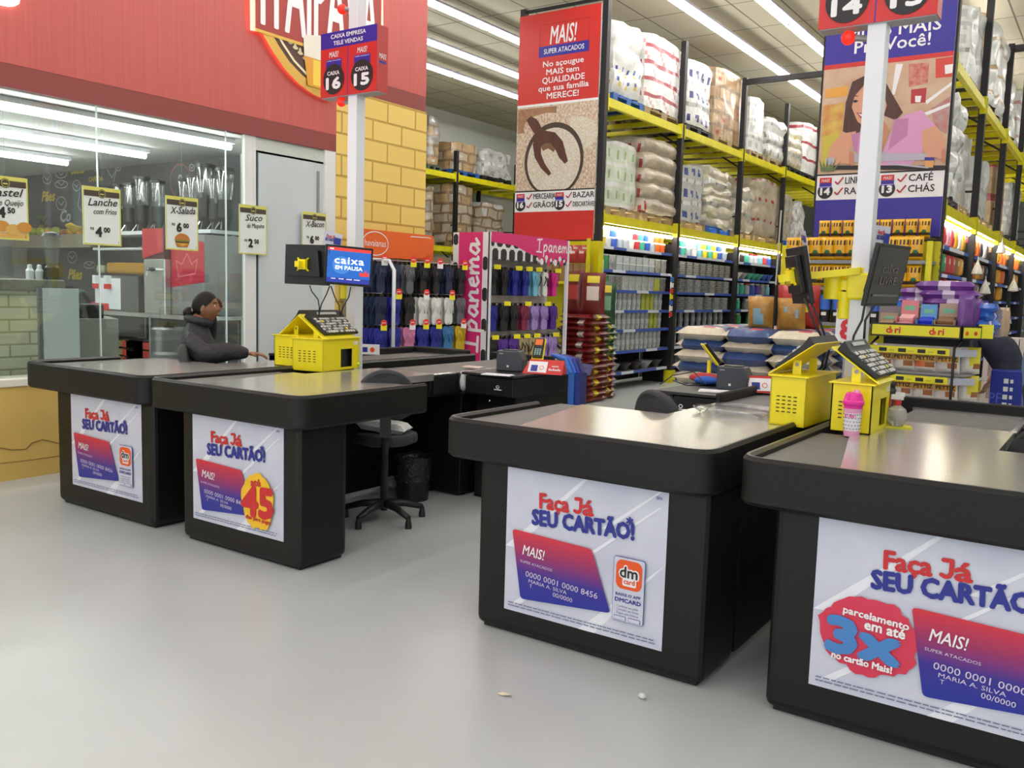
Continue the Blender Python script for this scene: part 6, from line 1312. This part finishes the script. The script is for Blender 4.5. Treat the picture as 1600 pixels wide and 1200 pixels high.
for k, (dx, c) in enumerate(((0, '#1f57b8'), (.03, '#1c2c8c'), (.06, '#1a2060'), (-.03, '#2468c4'))):
    m = mat('bagroll_'+c.strip('#'), c, .4, bump=(20, .3)); B.add([(dx-.05, 0, .0), (dx+.05, 0, 0), (dx+.07, .10, .05+.01*k), (dx-.02, .12, .06+.01*k)], [(0, 1, 2, 3)], m)
    B.prism([(dx-.022, -.005-.012*k), (dx+.022, -.012*k-.01), (dx+.026, .006-.012*k), (dx-.02, .008-.012*k)], -.48+.05*k, .02, m)
    B.tube([(dx, 0, .0), (dx-.05, .1, .10), (dx-.16, .18, .13)], [.02, .026, .012], m, 8)
small('blue_bag_bundle', 'bundle of blue and purple bags draped over the desk end', 'bags', B, (-3.36, 5.75, .93), rz=.5)
# shaker, spray bottle, cloth on the nearest counters
t = thing('shaker_cup', 'pink and white shaker cup in front of a yellow box', 'cup', Wz(1330, 681, TOPZ)); MAG = mat('shaker_magenta', '#ee2fa0', .3); PKL = mat('shaker_pink', '#f2a8cc', .35); SHW = mat('shaker_white', '#f2eef2', .35)
B = MB(); B.lathe([(.033, 0), (.035, .025), (.038, .105), (.040, .125), (.041, .142)], [PKL, SHW, PKL, MAG], n=28)
def wrap(a, z): r = .0348+.00006*0+.045*(z-.02)*.75; return (r*math.sin(a)*1.015, -r*math.cos(a)*1.015, z)
for k in range(9):
    for j in range(5):
        a = -1.5+k*.38+(j % 2)*.19; z = .035+.016*j; x, y, zz = wrap(a, z); B.box((x, y, zz), (.005, .002, .003), INK, rz=a)
for i, s in enumerate('MINNI'):
    v, f = text_geo(s, .05); mx = sum(p[0] for p in v)/len(v); B.add([wrap(-.62+i*.3+(p[0]-mx)*.36, .083+p[1]*.026) for p in v], f, MAG)
B.build('cup_body', t, smooth='auto')
B = MB(); B.lathe([(.044, .14), (.046, .146), (.046, .155), (.042, .160), (.034, .190), (.026, .196)], MAG, n=28); B.build('lid', t, smooth='auto')
B = MB(); B.lathe([(.013, .19), (.013, .206), (.008, .208)], PKL, c=(.012, 0, 0), n=14); B.build('drinking_spout', t, smooth='auto')
t = thing('spray_bottle', 'clear round spray bottle with red and white trigger on a yellow cloth', 'bottle', Wz(1400, 665, TOPZ+.008)); CLB = mat('bottle_translucent', '#d6d6cc', .15, trans=.5)
B = MB(); B.lathe([(.03, 0), (.045, .025), (.05, .05), (.04, .08), (.015, .1)], CLB, n=22); B.build('bottle_body', t, smooth=True); B = MB(); B.lathe([(.017, .1), (.017, .125)], RED, n=16); B.build('red_collar', t)
B = MB(); B.bb((-.03, -.012, .125), (.025, .012, .15), WHITE).bb((-.012, -.01, .14), (.03, .01, .162), WHITE).bb((-.035, -.008, .09), (-.028, .008, .135), RED); B.build('trigger_head', t, bevel=.004)
p = Wz(1402, 668, TOPZ); B = MB(); B.bb((-.06, -.04, 0), (.06, .04, .007), mat('cloth_yellow', '#e8e23a', .8)); small('cleaning_cloth', 'yellow cloth under the spray bottle', 'cloth', B, (p.x, p.y+.01, TOPZ), rz=.3)
p = Wz(556, 575, TOPZ); B = MB(); B.ell((0, 0, .03), (.06, .045, .03), mat('cloth_lime', '#d8ee2a', .7, bump=(25, .5)), 14, 8); B.v = [(x, y, z+max(0, -x*.8)) for x, y, z in B.v]; small('cleaning_cloth', 'lime yellow cloth bundle beside the left white post', 'cloth', B, (p.x-.03, p.y, TOPZ), smooth=True)
B = MB(); B.bb((-.15, -.10, 0), (.15, .10, .004), CLR); B.v = [(x, y, z+.02*math.sin(x*20)*math.cos(y*14)) for x, y, z in B.v]; p = Wz(1135, 648, TOPZ); B = gridbox(.42, .22, .012, lambda *a: mat_clear('film_sheet', '#d8dbe0', .2, .1), .05, .01, 0, 2, 3); small('plastic_film', 'crumpled clear plastic sheet on the bright steel counter', 'plastic sheet', B, (-1.62, 4.40, TOPZ+.012), smooth=True, rz=.1)
p = Wy(584, 549, 6.6); 
p = Wz(578, 553, .99); B = MB(); B.T = Matrix.Rotation(.5, 4, 'Z'); B.bb((-.1, 0, 0), (.08, .005, .085), PAPER); B.rect(-.08, .02, -.02, .06, CARD, 1); B.disc(.02, .04, .02, PORG, 1); small('small_card', 'small white promotional card standing by the flip flop stand', 'card', B, (p.x, p.y, .985))
p = Wx(1048, 470, -6.47); t = thing('clip_strip', 'hanging strip of red and white packets on the first rack post', 'hanging strip', (p.x, p.y-.02, 1.15))
B = MB(); B.bb((-.004, -.02, 0), (.004, .02, .75), PAPER).bb((-.05, -.008, .73), (.004, .008, .75), PAPER); B.build('strip', t)
for k in range(7): B = MB(); B.bb((.005, -.05, .02+.1*k), (.03, .05, .10+.1*k), (RED, INKW, mat('packet_blue', '#3a6ac0', .4), TAGY)[k % 4]); B.build('packet', t, bevel=.006)
B = MB(); B.tube([(0, 0, 0), (0, 0, .45)], .007, BLACK_S, 6); B.tube([(0, 0, .45), (.01, 0, 1.15)], .007, mat('rod_silver', '#c8c4c0', .3, .5), 6); tag(B.build('display_rod', loc=(RX+.15, RYY-.34, zr-.02)), 'thin upright rod standing at the front of the rice pile', 'rod')
p = Wx(936, 420, -6.46); B = MB(); B.bb((0, -.08, 0), (.005, .08, .34), PAPER); small('price_list', 'white price sheets hanging at the first rack post', 'paper', B, (p.x, p.y+.05, p.z-.2))
# ================================================================ chairs and bins
CHF = mat('chair_fabric', '#37383a', .75, bump=(70, .15)); CHK = mat('chair_black', '#1f2021', .45)
def chair(lab, x, y, rz, hs=.52):
    t = thing('office_chair', lab, 'chair', (x, y, 0), rz)      # faces local +y
    B = MB(); pts = [(.21*math.cos(a)*(1 if abs(math.cos(a)) < .99 else 1), .2*math.sin(a)) for a in [2*PI*k/24 for k in range(24)]]
    B.prism([(p[0]*1.05*(1-.12*(p[1] < 0)), p[1]) for p in pts], hs-.04, hs+.035, CHF); B.build('seat', t, bevel=.025)
    B = MB(); n = 20; P = []
    for k in range(n+1): a = PI*k/n; P.append((.185*math.cos(a), .17*math.sin(a)))
    P += [(-.165, -.12), (-.1, -.15), (.1, -.15), (.165, -.12)]
    B.prism(P, -.03, .03, CHF, 'y'); B.v = [(x, y+.25*x*x*4-.0, z) for x, y, z in B.v]; B.build('backrest', t, bevel=.02, loc=(0, -.23, hs+.30), smooth=False)
    B = MB(); B.tube([(0, -.05, hs-.06), (0, -.22, hs-.06), (0, -.285, hs+.02), (0, -.28, hs+.28)], .024, CHK, 8); B.bb((-.035, -.32, hs+.05), (.035, -.26, hs+.20), CHK); B.build('back_stem', t, smooth=False)
    B = MB(); B.tube([(0, 0, .1), (0, 0, hs-.04)], .026, CHK, 10); B.build('gas_column', t)
    for k in range(5):
        a = 2*PI*k/5+.3; c, s = math.cos(a), math.sin(a)
        B = MB(); B.tube([(0, 0, .12), (c*.15, s*.15, .105), (c*.27, s*.27, .07)], [.03, .024, .018], CHK, 8); g = B.build('base_leg', t, smooth=True)
        B = MB(); B.lathe([(.022, 0), (.022, .02), (.014, .07)], CHK, c=(c*.27, s*.27, 0), n=10); B.build('glide', g)
chair('black office chair at the second counter with a white bag on its seat', -3.95, 4.30, .75, .56)
chair('black office chair whose rounded back shows behind the bright steel counter', -1.98, 4.62, -.45, .56)
chair('black office chair at the right edge beside the nearest counter', -.11, 4.5, -.5, .57)
chair('black office chair under the seated cashier', -5.69, 4.28, -PI/4, .60)
P = lying(.34, .18, .07, PLB, lambda u, v, f: RED if f and u < .1 and v > .5 else PLB, 4); o = P.build('plastic_bag', smooth='auto', loc=(-3.96, 4.30, .60)); o.rotation_euler = (0, .1, .4); tag(o, 'folded white plastic bag lying on the seat of the office chair', 'bag')
bag_blob('plastic_bag', 'crumpled pale plastic on the floor by the chair', (-4.55, 5.0, 0.0), (.09, .08, .05), PLC, 6)
t = thing('waste_bin', 'black waste bin with a shiny bag liner on the floor', 'bin', (-4.2, 4.88, 0)); BAGK = mat('bin_bag', '#26282a', .18, bump=(26, .9))
B = MB(); B.lathe([(.115, 0), (.13, .27), (.125, .27), (.11, .01)], BLACK_S, n=24); B.build('bucket', t, smooth='auto')
B = MB(); n = 24; prof = [(.134, .14), (.137, .22), (.139, .29), (.145, .325), (.12, .31), (.11, .25)]
B.lathe(prof, BAGK, n=32); B.v = [(x*(1+.05*mnoise.noise(Vector((x*30, y*30, z*20)))), y*(1+.05*mnoise.noise(Vector((y*30, x*30, z*20)))), z+.02*mnoise.noise(Vector((x*22, y*22, 1)))) for x, y, z in B.v]; B.build('bag_liner', t, smooth=True)
# scraps on the floor
for px, lab in (((788, 1087), 'small cream paper scrap on the floor, left one'), ((1003, 1092), 'small white paper scrap on the floor, near the third counter')):
    p = Wz(*px); B = MB(); B.add([(-.03, -.006, .002), (.0, -.012, .004), (.032, .0, .012), (.026, .014, .004), (-.01, .01, .008)], [(0, 1, 4), (1, 2, 3, 4)], mat('scrap_cream', '#e3d6bd', .7)); small('paper_scrap', lab, 'paper', B, (p.x, p.y, .001)) if px[0] == 788 else small('paper_scrap', lab, 'paper', MB().ell((0, 0, .012), (.016, .013, .011), mat('scrap_white', '#dcdcda', .7), 7, 5), (p.x, p.y, .001))
# blue crate and white cartons at the right
p = Wy(1572, 625, 9.6); t = thing('blue_crate', 'blue crate with a column of white marks at the right edge', 'crate', (p.x, 9.6, 0)); BC = mat('crate_blue', '#23349a', .4)
B = MB(); B.bb((-.13, -.15, 0), (.14, .25, .93), BC); B.build('crate_body', t, bevel=.01)
B = MB(); B.T = Matrix.Translation((0, -.151, 0))
for k in range(7): B.rect(-.02, .36+k*.075, .02, .405+k*.075, INKW, 1); B.rect(.035, .365+k*.075, .06, .40+k*.075, INKW, 1)
B.text('PF', -.08, .62, .1, mat('crate_print', '#5a6ad0', .5), 1, 0, 0, .1); B.build('white_marks', t)
for k in range(10):
    B = MB(); m = mat('carton_white', '#dcd2cc', .5); B.bb((-.16, -.12, 0), (.16, .12, .235), m).bb((-.11, -.122, .05), (.11, -.12, .18), mat('carton_print', '#a89a98', .5)); o = B.build('white_carton', loc=(-1.05+.33*(k % 2), 12.0 if False else 10.9, .24*(k//2))); tag(o, 'white printed carton in the stack right of the bending person, layer %s, %s one' % (('one', 'two', 'three', 'four', 'five')[k//2], ('left', 'right')[k % 2]), 'carton', 'white cartons by the right aisle')
# ================================================================ people
def head_geo(B, c, m, sc=1., M=None, fn=None, n=44, k=34, grow=1., keep=None):
    vs = []; M = M or Matrix.Identity(3); c = Vector(c); pts = []
    for i in range(k+1):
        t = PI*i/k
        for j in range(n):
            a = 2*PI*j/n; d = Vector((math.sin(t)*math.cos(a), math.sin(t)*math.sin(a), math.cos(t)))
            x = d.x*(.092 if d.x > 0 else .102); y = d.y*.074; z = d.z*.118; q = max(0, (-d.z-.15)/.85)
            y *= 1-.42*q**1.3; x = x*(1-.62*q) if x < 0 else x*(1-.10*q)
            if d.x > 0:
                g = lambda u, v: math.exp(-(u*u+v*v))
                x += .017*g(y/.017, (z+.018)/.017)+.007*g(y/.012, (z-.006)/.024)+.010*g(y/.024, (z+.052)/.009)+.009*g(y/.022, (z+.066)/.009)+.012*g(y/.024, (z+.098)/.018)-.010*(g((abs(y)-.030)/.014, (z-.014)/.012))+.005*g((abs(y)-.034)/.02, (z+.02)/.02)
            pts.append(Vector((x, y, z))); vs.append(c+M@(Vector((x*grow, y*grow, z*grow))*sc))
    fs = [(i*n+j, (i+1)*n+j, (i+1)*n+(j+1) % n, i*n+(j+1) % n) for i in range(k) for j in range(n)]
    if keep: fs = [f for f in fs if keep(sum((pts[q] for q in f), Vector())/4)]
    B.add(vs, fs, m)
def hand(B, w, d, nrm, m, s=1., curl=.4, thumb=1):
    """palm from the wrist w along d; nrm points out of the back of the hand"""
    w = Vector(w); d = Vector(d).normalized(); nrm = Vector(nrm); nrm = (nrm-d*nrm.dot(d)).normalized(); sd = d.cross(nrm)*thumb
    Mx = Matrix((d, sd, nrm)).transposed()
    B.ell(w+d*.045*s, (.055*s, .040*s, .017*s), m, 12, 8, Mx)
    for k, (o, l) in enumerate(((.030, .072), (.010, .08), (-.010, .074), (-.029, .058))):
        p = w+d*.085*s+sd*o*s; P = [p]; dd = Vector(d)
        for q, f in enumerate((.45, .32, .25)):
            dd = (dd-nrm*curl*(q+.6)*.8).normalized(); P.append(P[-1]+dd*l*f*s)
        B.tube(P, [.0095*s, .009*s, .008*s, .006*s], m, 8)
    p = w+d*.03*s+sd*.035*s; B.tube([p, p+(d*.6+sd*.8-nrm*.2).normalized()*.032*s, p+(d*.6+sd*.8-nrm*.2).normalized()*.032*s+(d*.95-nrm*.3).normalized()*.028*s], [.012*s, .010*s, .007*s], m, 8)
def body(joints, bones, mats, root):
    names = list(joints); me = bpy.data.meshes.new('sk'); me.from_pydata([joints[n][0] for n in names], [(names.index(a), names.index(b)) for a, b, _ in bones], [])
    o = bpy.data.objects.new('sk', me); COL.objects.link(o); s = o.modifiers.new('s', 'SKIN'); s.use_smooth_shade = True; s.branch_smoothing = .6
    for i, n in enumerate(names):
        r = joints[n][1]; me.skin_vertices[0].data[i].radius = r if isinstance(r, tuple) else (r, r); me.skin_vertices[0].data[i].use_root = (n == root)
    q = o.modifiers.new('u', 'SUBSURF'); q.levels = 2; q.render_levels = 2
    dg = bpy.context.evaluated_depsgraph_get(); ev = o.evaluated_get(dg); m2 = bpy.data.meshes.new_from_object(ev)
    B = MB(); vs = [Vector(v.co) for v in m2.vertices]
    def tagof(p):
        best = None
        for a, b, t in bones:
            A, C = Vector(joints[a][0]), Vector(joints[b][0]); d = C-A; u = max(0, min(1, (p-A).dot(d)/max(1e-9, d.length_squared))); r = joints[a][1]; r = r[0] if isinstance(r, tuple) else r; e = (p-(A+d*u)).length-r*.5
            if best is None or e < best[0]: best = (e, t)
        return best[1]
    b = 0; B.v = [tuple(v) for v in vs]
    for p in m2.polygons:
        c = sum((vs[i] for i in p.vertices), Vector())/len(p.vertices); B.f.append(tuple(p.vertices)); B.m.append(B.mi(mats[tagof(c)]))
    bpy.data.objects.remove(o); bpy.data.meshes.remove(me); bpy.data.meshes.remove(m2); return B
SK1 = mat('skin_brown', '#946549', .5, noise=(14, '#885a41', .3)); SK2 = mat('skin_tan', '#b98a70', .5)
JK = mat('jacket_black', '#2c2d32', .65, bump=(13, 1.0), noise=(7, '#222327', .3)); TR = mat('trousers_dark', '#2a2c34', .8); SHOE = mat('shoe_black', '#1c1c1e', .5); NVY = mat('shirt_navy', '#1d2036', .8, bump=(14, .3)); DEN = mat('denim_blue', '#5f7c98', .8, noise=(30, '#506a86', .3)); HAIRM = mat('hair_black', '#120d0c', .45, spec=.25, noise=(30, '#090706', .3), stretch=(1, 5, 5)); HAIR2 = mat('hair_grey', '#4a4442', .6); EYEW = mat('eye_white', '#e6e0da', .3); IRIS = mat('iris_dark', '#2a1a14', .2); LIP = mat('lip_brown', '#7a4440', .5)
def face(t, c, M=None, sc=1., sk=SK1, hair=HAIRM, bun=False, earring=False):
    M = M or Matrix.Identity(3); c = Vector(c); f = lambda x, y, z: c+M@(Vector((x, y, z))*sc)
    for s in (-1, 1):
        B = MB(); B.ell(f(.069, s*.031, .013), (.0125, .0135, .0095), EYEW, 12, 8, M); B.ell(f(.0775, s*.0315, .013), (.0055, .0055, .0055), IRIS, 10, 6, M); B.build('eye', t, smooth=True)
        B = MB(); B.tube([f(.083, s*.014, .033), f(.082, s*.032, .040), f(.064, s*.052, .034)], .0035, hair, 6); B.build('eyebrow', t, smooth=True)
    B = MB(); B.tube([f(.077, -.022, -.057), f(.0945, 0, -.055), f(.077, .022, -.057)], [.002, .005, .002], LIP, 8); B.tube([f(.077, -.02, -.061), f(.091, 0, -.064), f(.077, .02, -.061)], [.002, .005, .002], LIP, 8); B.build('mouth', t, smooth=True)
    B = MB(); head_geo(B, c, hair, sc, M, grow=1.055, keep=lambda p: p.z > 1.15*p.x-.012 and (p.z > -.085))
    if bun: B.ell(f(-.128, 0, -.045), (.046*sc, .05*sc, .046*sc), hair, 16, 12, M)
    B.build('hair', t, smooth=True)
    if bun: B = MB(); B.tube([f(-.098, .03*math.cos(a), -.03+.03*math.sin(a)) for a in [k*PI/6 for k in range(13)]], .006, mat('hair_tie', '#b8b8bc', .4), 6); B.build('hair_tie', t)
    if earring: B = MB(); B.ell(f(-.002, -.083, -.042), (.005, .004, .005), CHROME, 8, 6); B.build('earring', t)
def ears(B, c, m, M=None, sc=1.):
    M = M or Matrix.Identity(3); c = Vector(c)
    for s in (-1, 1): B.ell(c+M@(Vector((-.008, s*.075, -.012))*sc), (.017*sc, .009*sc, .031*sc), m, 12, 8, M@Matrix.Rotation(.25, 3, 'Y'))
# seated cashier -------------------------------------------------
hp = Wd(322, 479, 6.95); RZ = math.radians(41); hz = hp.z
base = Vector((hp.x, hp.y, 0))-Matrix.Rotation(RZ, 3, 'Z')@Vector((.075, 0, 0))
t = thing('person', 'seated person in a dark padded jacket with dark hair in a bun', 'person', base, RZ); dz = hz-1.36
J = {'pel': ((-.02, 0, .66+dz), (.16, .13)), 'wai': ((.0, 0, .86+dz), (.25, .22)), 'che': ((.0, 0, 1.05+dz), (.25, .20)), 'nb': ((-.01, 0, 1.18+dz), (.15, .13)), 'nk': ((.02, 0, 1.25+dz), .066), 'hd': ((.05, 0, 1.31+dz), .06),
     'rs': ((-.01, -.185, 1.11+dz), .115), 're': ((.10, -.27, .985), .095), 'rf': ((.27, -.235, 1.02), .08), 'rw': ((.40, -.20, 1.01), .052), 'rp': ((.44, -.195, 1.005), .034),
     'ls': ((-.01, .185, 1.11+dz), .115), 'le': ((.0, .27, 1.04), .09), 'lf': ((.06, .22, 1.19), .065), 'lw': ((.075, .165, 1.29+dz), .045), 'lp': ((.085, .16, 1.32+dz), .034),
     'rh': ((.06, -.1, .63+dz), .095), 'rk': ((.42, -.12, .60), .068), 'rsn': ((.44, -.12, .32), .05), 'ra': ((.40, -.12, .10), .038), 'rt': ((.53, -.13, .05), .035),
     'lh': ((.06, .1, .63+dz), .095), 'lk': ((.42, .12, .60), .068), 'lsn': ((.44, .12, .32), .05), 'la': ((.40, .12, .10), .038), 'lt': ((.53, .13, .05), .035)}
BN = [('pel', 'wai', 'j'), ('wai', 'che', 'j'), ('che', 'nb', 'j'), ('nb', 'nk', 's'), ('nk', 'hd', 's'), ('che', 'rs', 'j'), ('rs', 're', 'j'), ('re', 'rf', 'j'), ('rf', 'rw', 'j'), ('rw', 'rp', 's'), ('che', 'ls', 'j'), ('ls', 'le', 'j'), ('le', 'lf', 'j'), ('lf', 'lw', 'j'), ('lw', 'lp', 's'),
      ('pel', 'rh', 't'), ('rh', 'rk', 't'), ('rk', 'rsn', 't'), ('rsn', 'ra', 't'), ('ra', 'rt', 'h'), ('pel', 'lh', 't'), ('lh', 'lk', 't'), ('lk', 'lsn', 't'), ('lsn', 'la', 't'), ('la', 'lt', 'h')]
MT = {'j': JK, 's': SK1, 't': TR, 'h': SHOE}
B = body(J, BN, MT, 'pel'); hc = (.075, 0, 1.355+dz); head_geo(B, hc, SK1, 1.02); ears(B, hc, SK1, None, 1.02)
hand(B, (.43, -.197, 1.005), (1, .1, -.05), (0, 0, 1), SK1, .95, .35, 1); hand(B, (.085, .16, 1.315+dz), (.62, -.38, .62), (.3, .85, .1), SK1, .95, .3, 1); B.build('body', t, smooth=True)
face(t, hc, None, 1.02, bun=True, earring=True)
B = MB(); B.tube([(.02+.085*math.cos(a), .08*math.sin(a), 1.25+dz+.02*math.cos(a+PI)) for a in [2*PI*k/16 for k in range(17)]], .032, JK, 8, cap=False); B.build('collar', t, smooth=True)
# bending shelf worker -------------------------------------------
t = thing('person', 'person in navy shirt bending over between island and white cartons', 'person', (-.84, 9.75, 0), math.radians(150))
J = {'pel': ((-.02, 0, .93), (.2, .17)), 'wai': ((.08, 0, 1.07), (.21, .17)), 'che': ((.24, 0, 1.20), (.23, .17)), 'nb': ((.36, 0, 1.25), (.13, .11)), 'nk': ((.42, 0, 1.255), .055), 'hd': ((.47, 0, 1.26), .055),
     'rs': ((.29, -.18, 1.20), .07), 're': ((.27, -.25, .95), .052), 'rw': ((.40, -.22, .74), .034), 'ls': ((.29, .18, 1.20), .07), 'le': ((.27, .25, .95), .052), 'lw': ((.40, .22, .74), .034), 'rsl': ((.275, -.225, 1.04), .062), 'lsl': ((.275, .225, 1.04), .062),
     'rk': ((.05, -.11, .5), .068), 'ra': ((-.02, -.11, .09), .042), 'rt': ((.12, -.12, .045), .036), 'lk': ((.05, .11, .5), .068), 'la': ((-.02, .11, .09), .042), 'lt': ((.12, .12, .045), .036), 'rh': ((-.02, -.09, .86), .10), 'lh': ((-.02, .09, .86), .10)}
BN = [('pel', 'wai', 'n'), ('wai', 'che', 'n'), ('che', 'nb', 'n'), ('nb', 'nk', 's'), ('nk', 'hd', 's'), ('che', 'rs', 'n'), ('rs', 'rsl', 'n'), ('rsl', 're', 's'), ('re', 'rw', 's'), ('che', 'ls', 'n'), ('ls', 'lsl', 'n'), ('lsl', 'le', 's'), ('le', 'lw', 's'),
      ('pel', 'rh', 't'), ('rh', 'rk', 't'), ('rk', 'ra', 't'), ('ra', 'rt', 'h'), ('pel', 'lh', 't'), ('lh', 'lk', 't'), ('lk', 'la', 't'), ('la', 'lt', 'h')]
MT = {'n': NVY, 's': SK2, 't': TR, 'h': SHOE}
B = body(J, BN, MT, 'pel'); Mh = Matrix.Rotation(.85, 3, 'Y'); hc = (.51, 0, 1.27); head_geo(B, hc, SK2, 1., Mh); ears(B, hc, SK2, Mh)
for s in (-1, 1): hand(B, (.40, s*.22, .75), (.45, 0, -.9), (-.8, 0, -.4), SK2, 1., .4, s)
B.build('body', t, smooth=True); face(t, hc, Mh, 1., SK2, HAIR2)
# denim person at the edge ----------------------------------------
p = Wd(1634, 560, 6.1); t = thing('person', 'person in blue denim shirt cut off by the right edge', 'person', (p.x, p.y, 0), math.radians(-15))
J = {'pel': ((0, 0, .93), (.15, .11)), 'wai': ((.01, 0, 1.08), (.2, .15)), 'che': ((0, 0, 1.28), (.23, .16)), 'nb': ((-.01, 0, 1.42), (.09, .075)), 'nk': ((.0, 0, 1.48), .054), 'hd': ((.02, 0, 1.56), .055), 'rs': ((0, -.18, 1.38), .072), 're': ((.0, -.23, 1.1), .075), 'rw': ((.06, -.22, .88), .05), 'ls': ((0, .18, 1.38), .072), 'le': ((.0, .23, 1.1), .075), 'lw': ((.06, .22, .88), .05),
     'rh': ((0, -.09, .86), .10), 'lh': ((0, .09, .86), .10), 'rk': ((.02, -.1, .5), .066), 'ra': ((-.02, -.1, .09), .042), 'rt': ((.12, -.11, .045), .036), 'lk': ((.02, .1, .5), .066), 'la': ((-.02, .1, .09), .042), 'lt': ((.12, .11, .045), .036)}
BN = [('pel', 'wai', 'n'), ('wai', 'che', 'n'), ('che', 'nb', 'n'), ('nb', 'nk', 's'), ('nk', 'hd', 's'), ('che', 'rs', 'n'), ('rs', 're', 'n'), ('re', 'rw', 'n'), ('che', 'ls', 'n'), ('ls', 'le', 'n'), ('le', 'lw', 'n'), ('pel', 'rh', 't'), ('rh', 'rk', 't'), ('rk', 'ra', 't'), ('ra', 'rt', 'h'), ('pel', 'lh', 't'), ('lh', 'lk', 't'), ('lk', 'la', 't'), ('la', 'lt', 'h')]
B = body(J, BN, {'n': DEN, 's': SK2, 't': TR, 'h': SHOE}, 'pel'); hc = (.045, 0, 1.62); head_geo(B, hc, SK2); ears(B, hc, SK2)
for s in (-1, 1): hand(B, (.065, s*.22, .89), (.2, 0, -1), (0, s, 0), SK2, 1., .3, 1)
B.build('body', t, smooth=True); face(t, hc, None, 1., SK2, HAIRM)
bpy.context.view_layer.update()
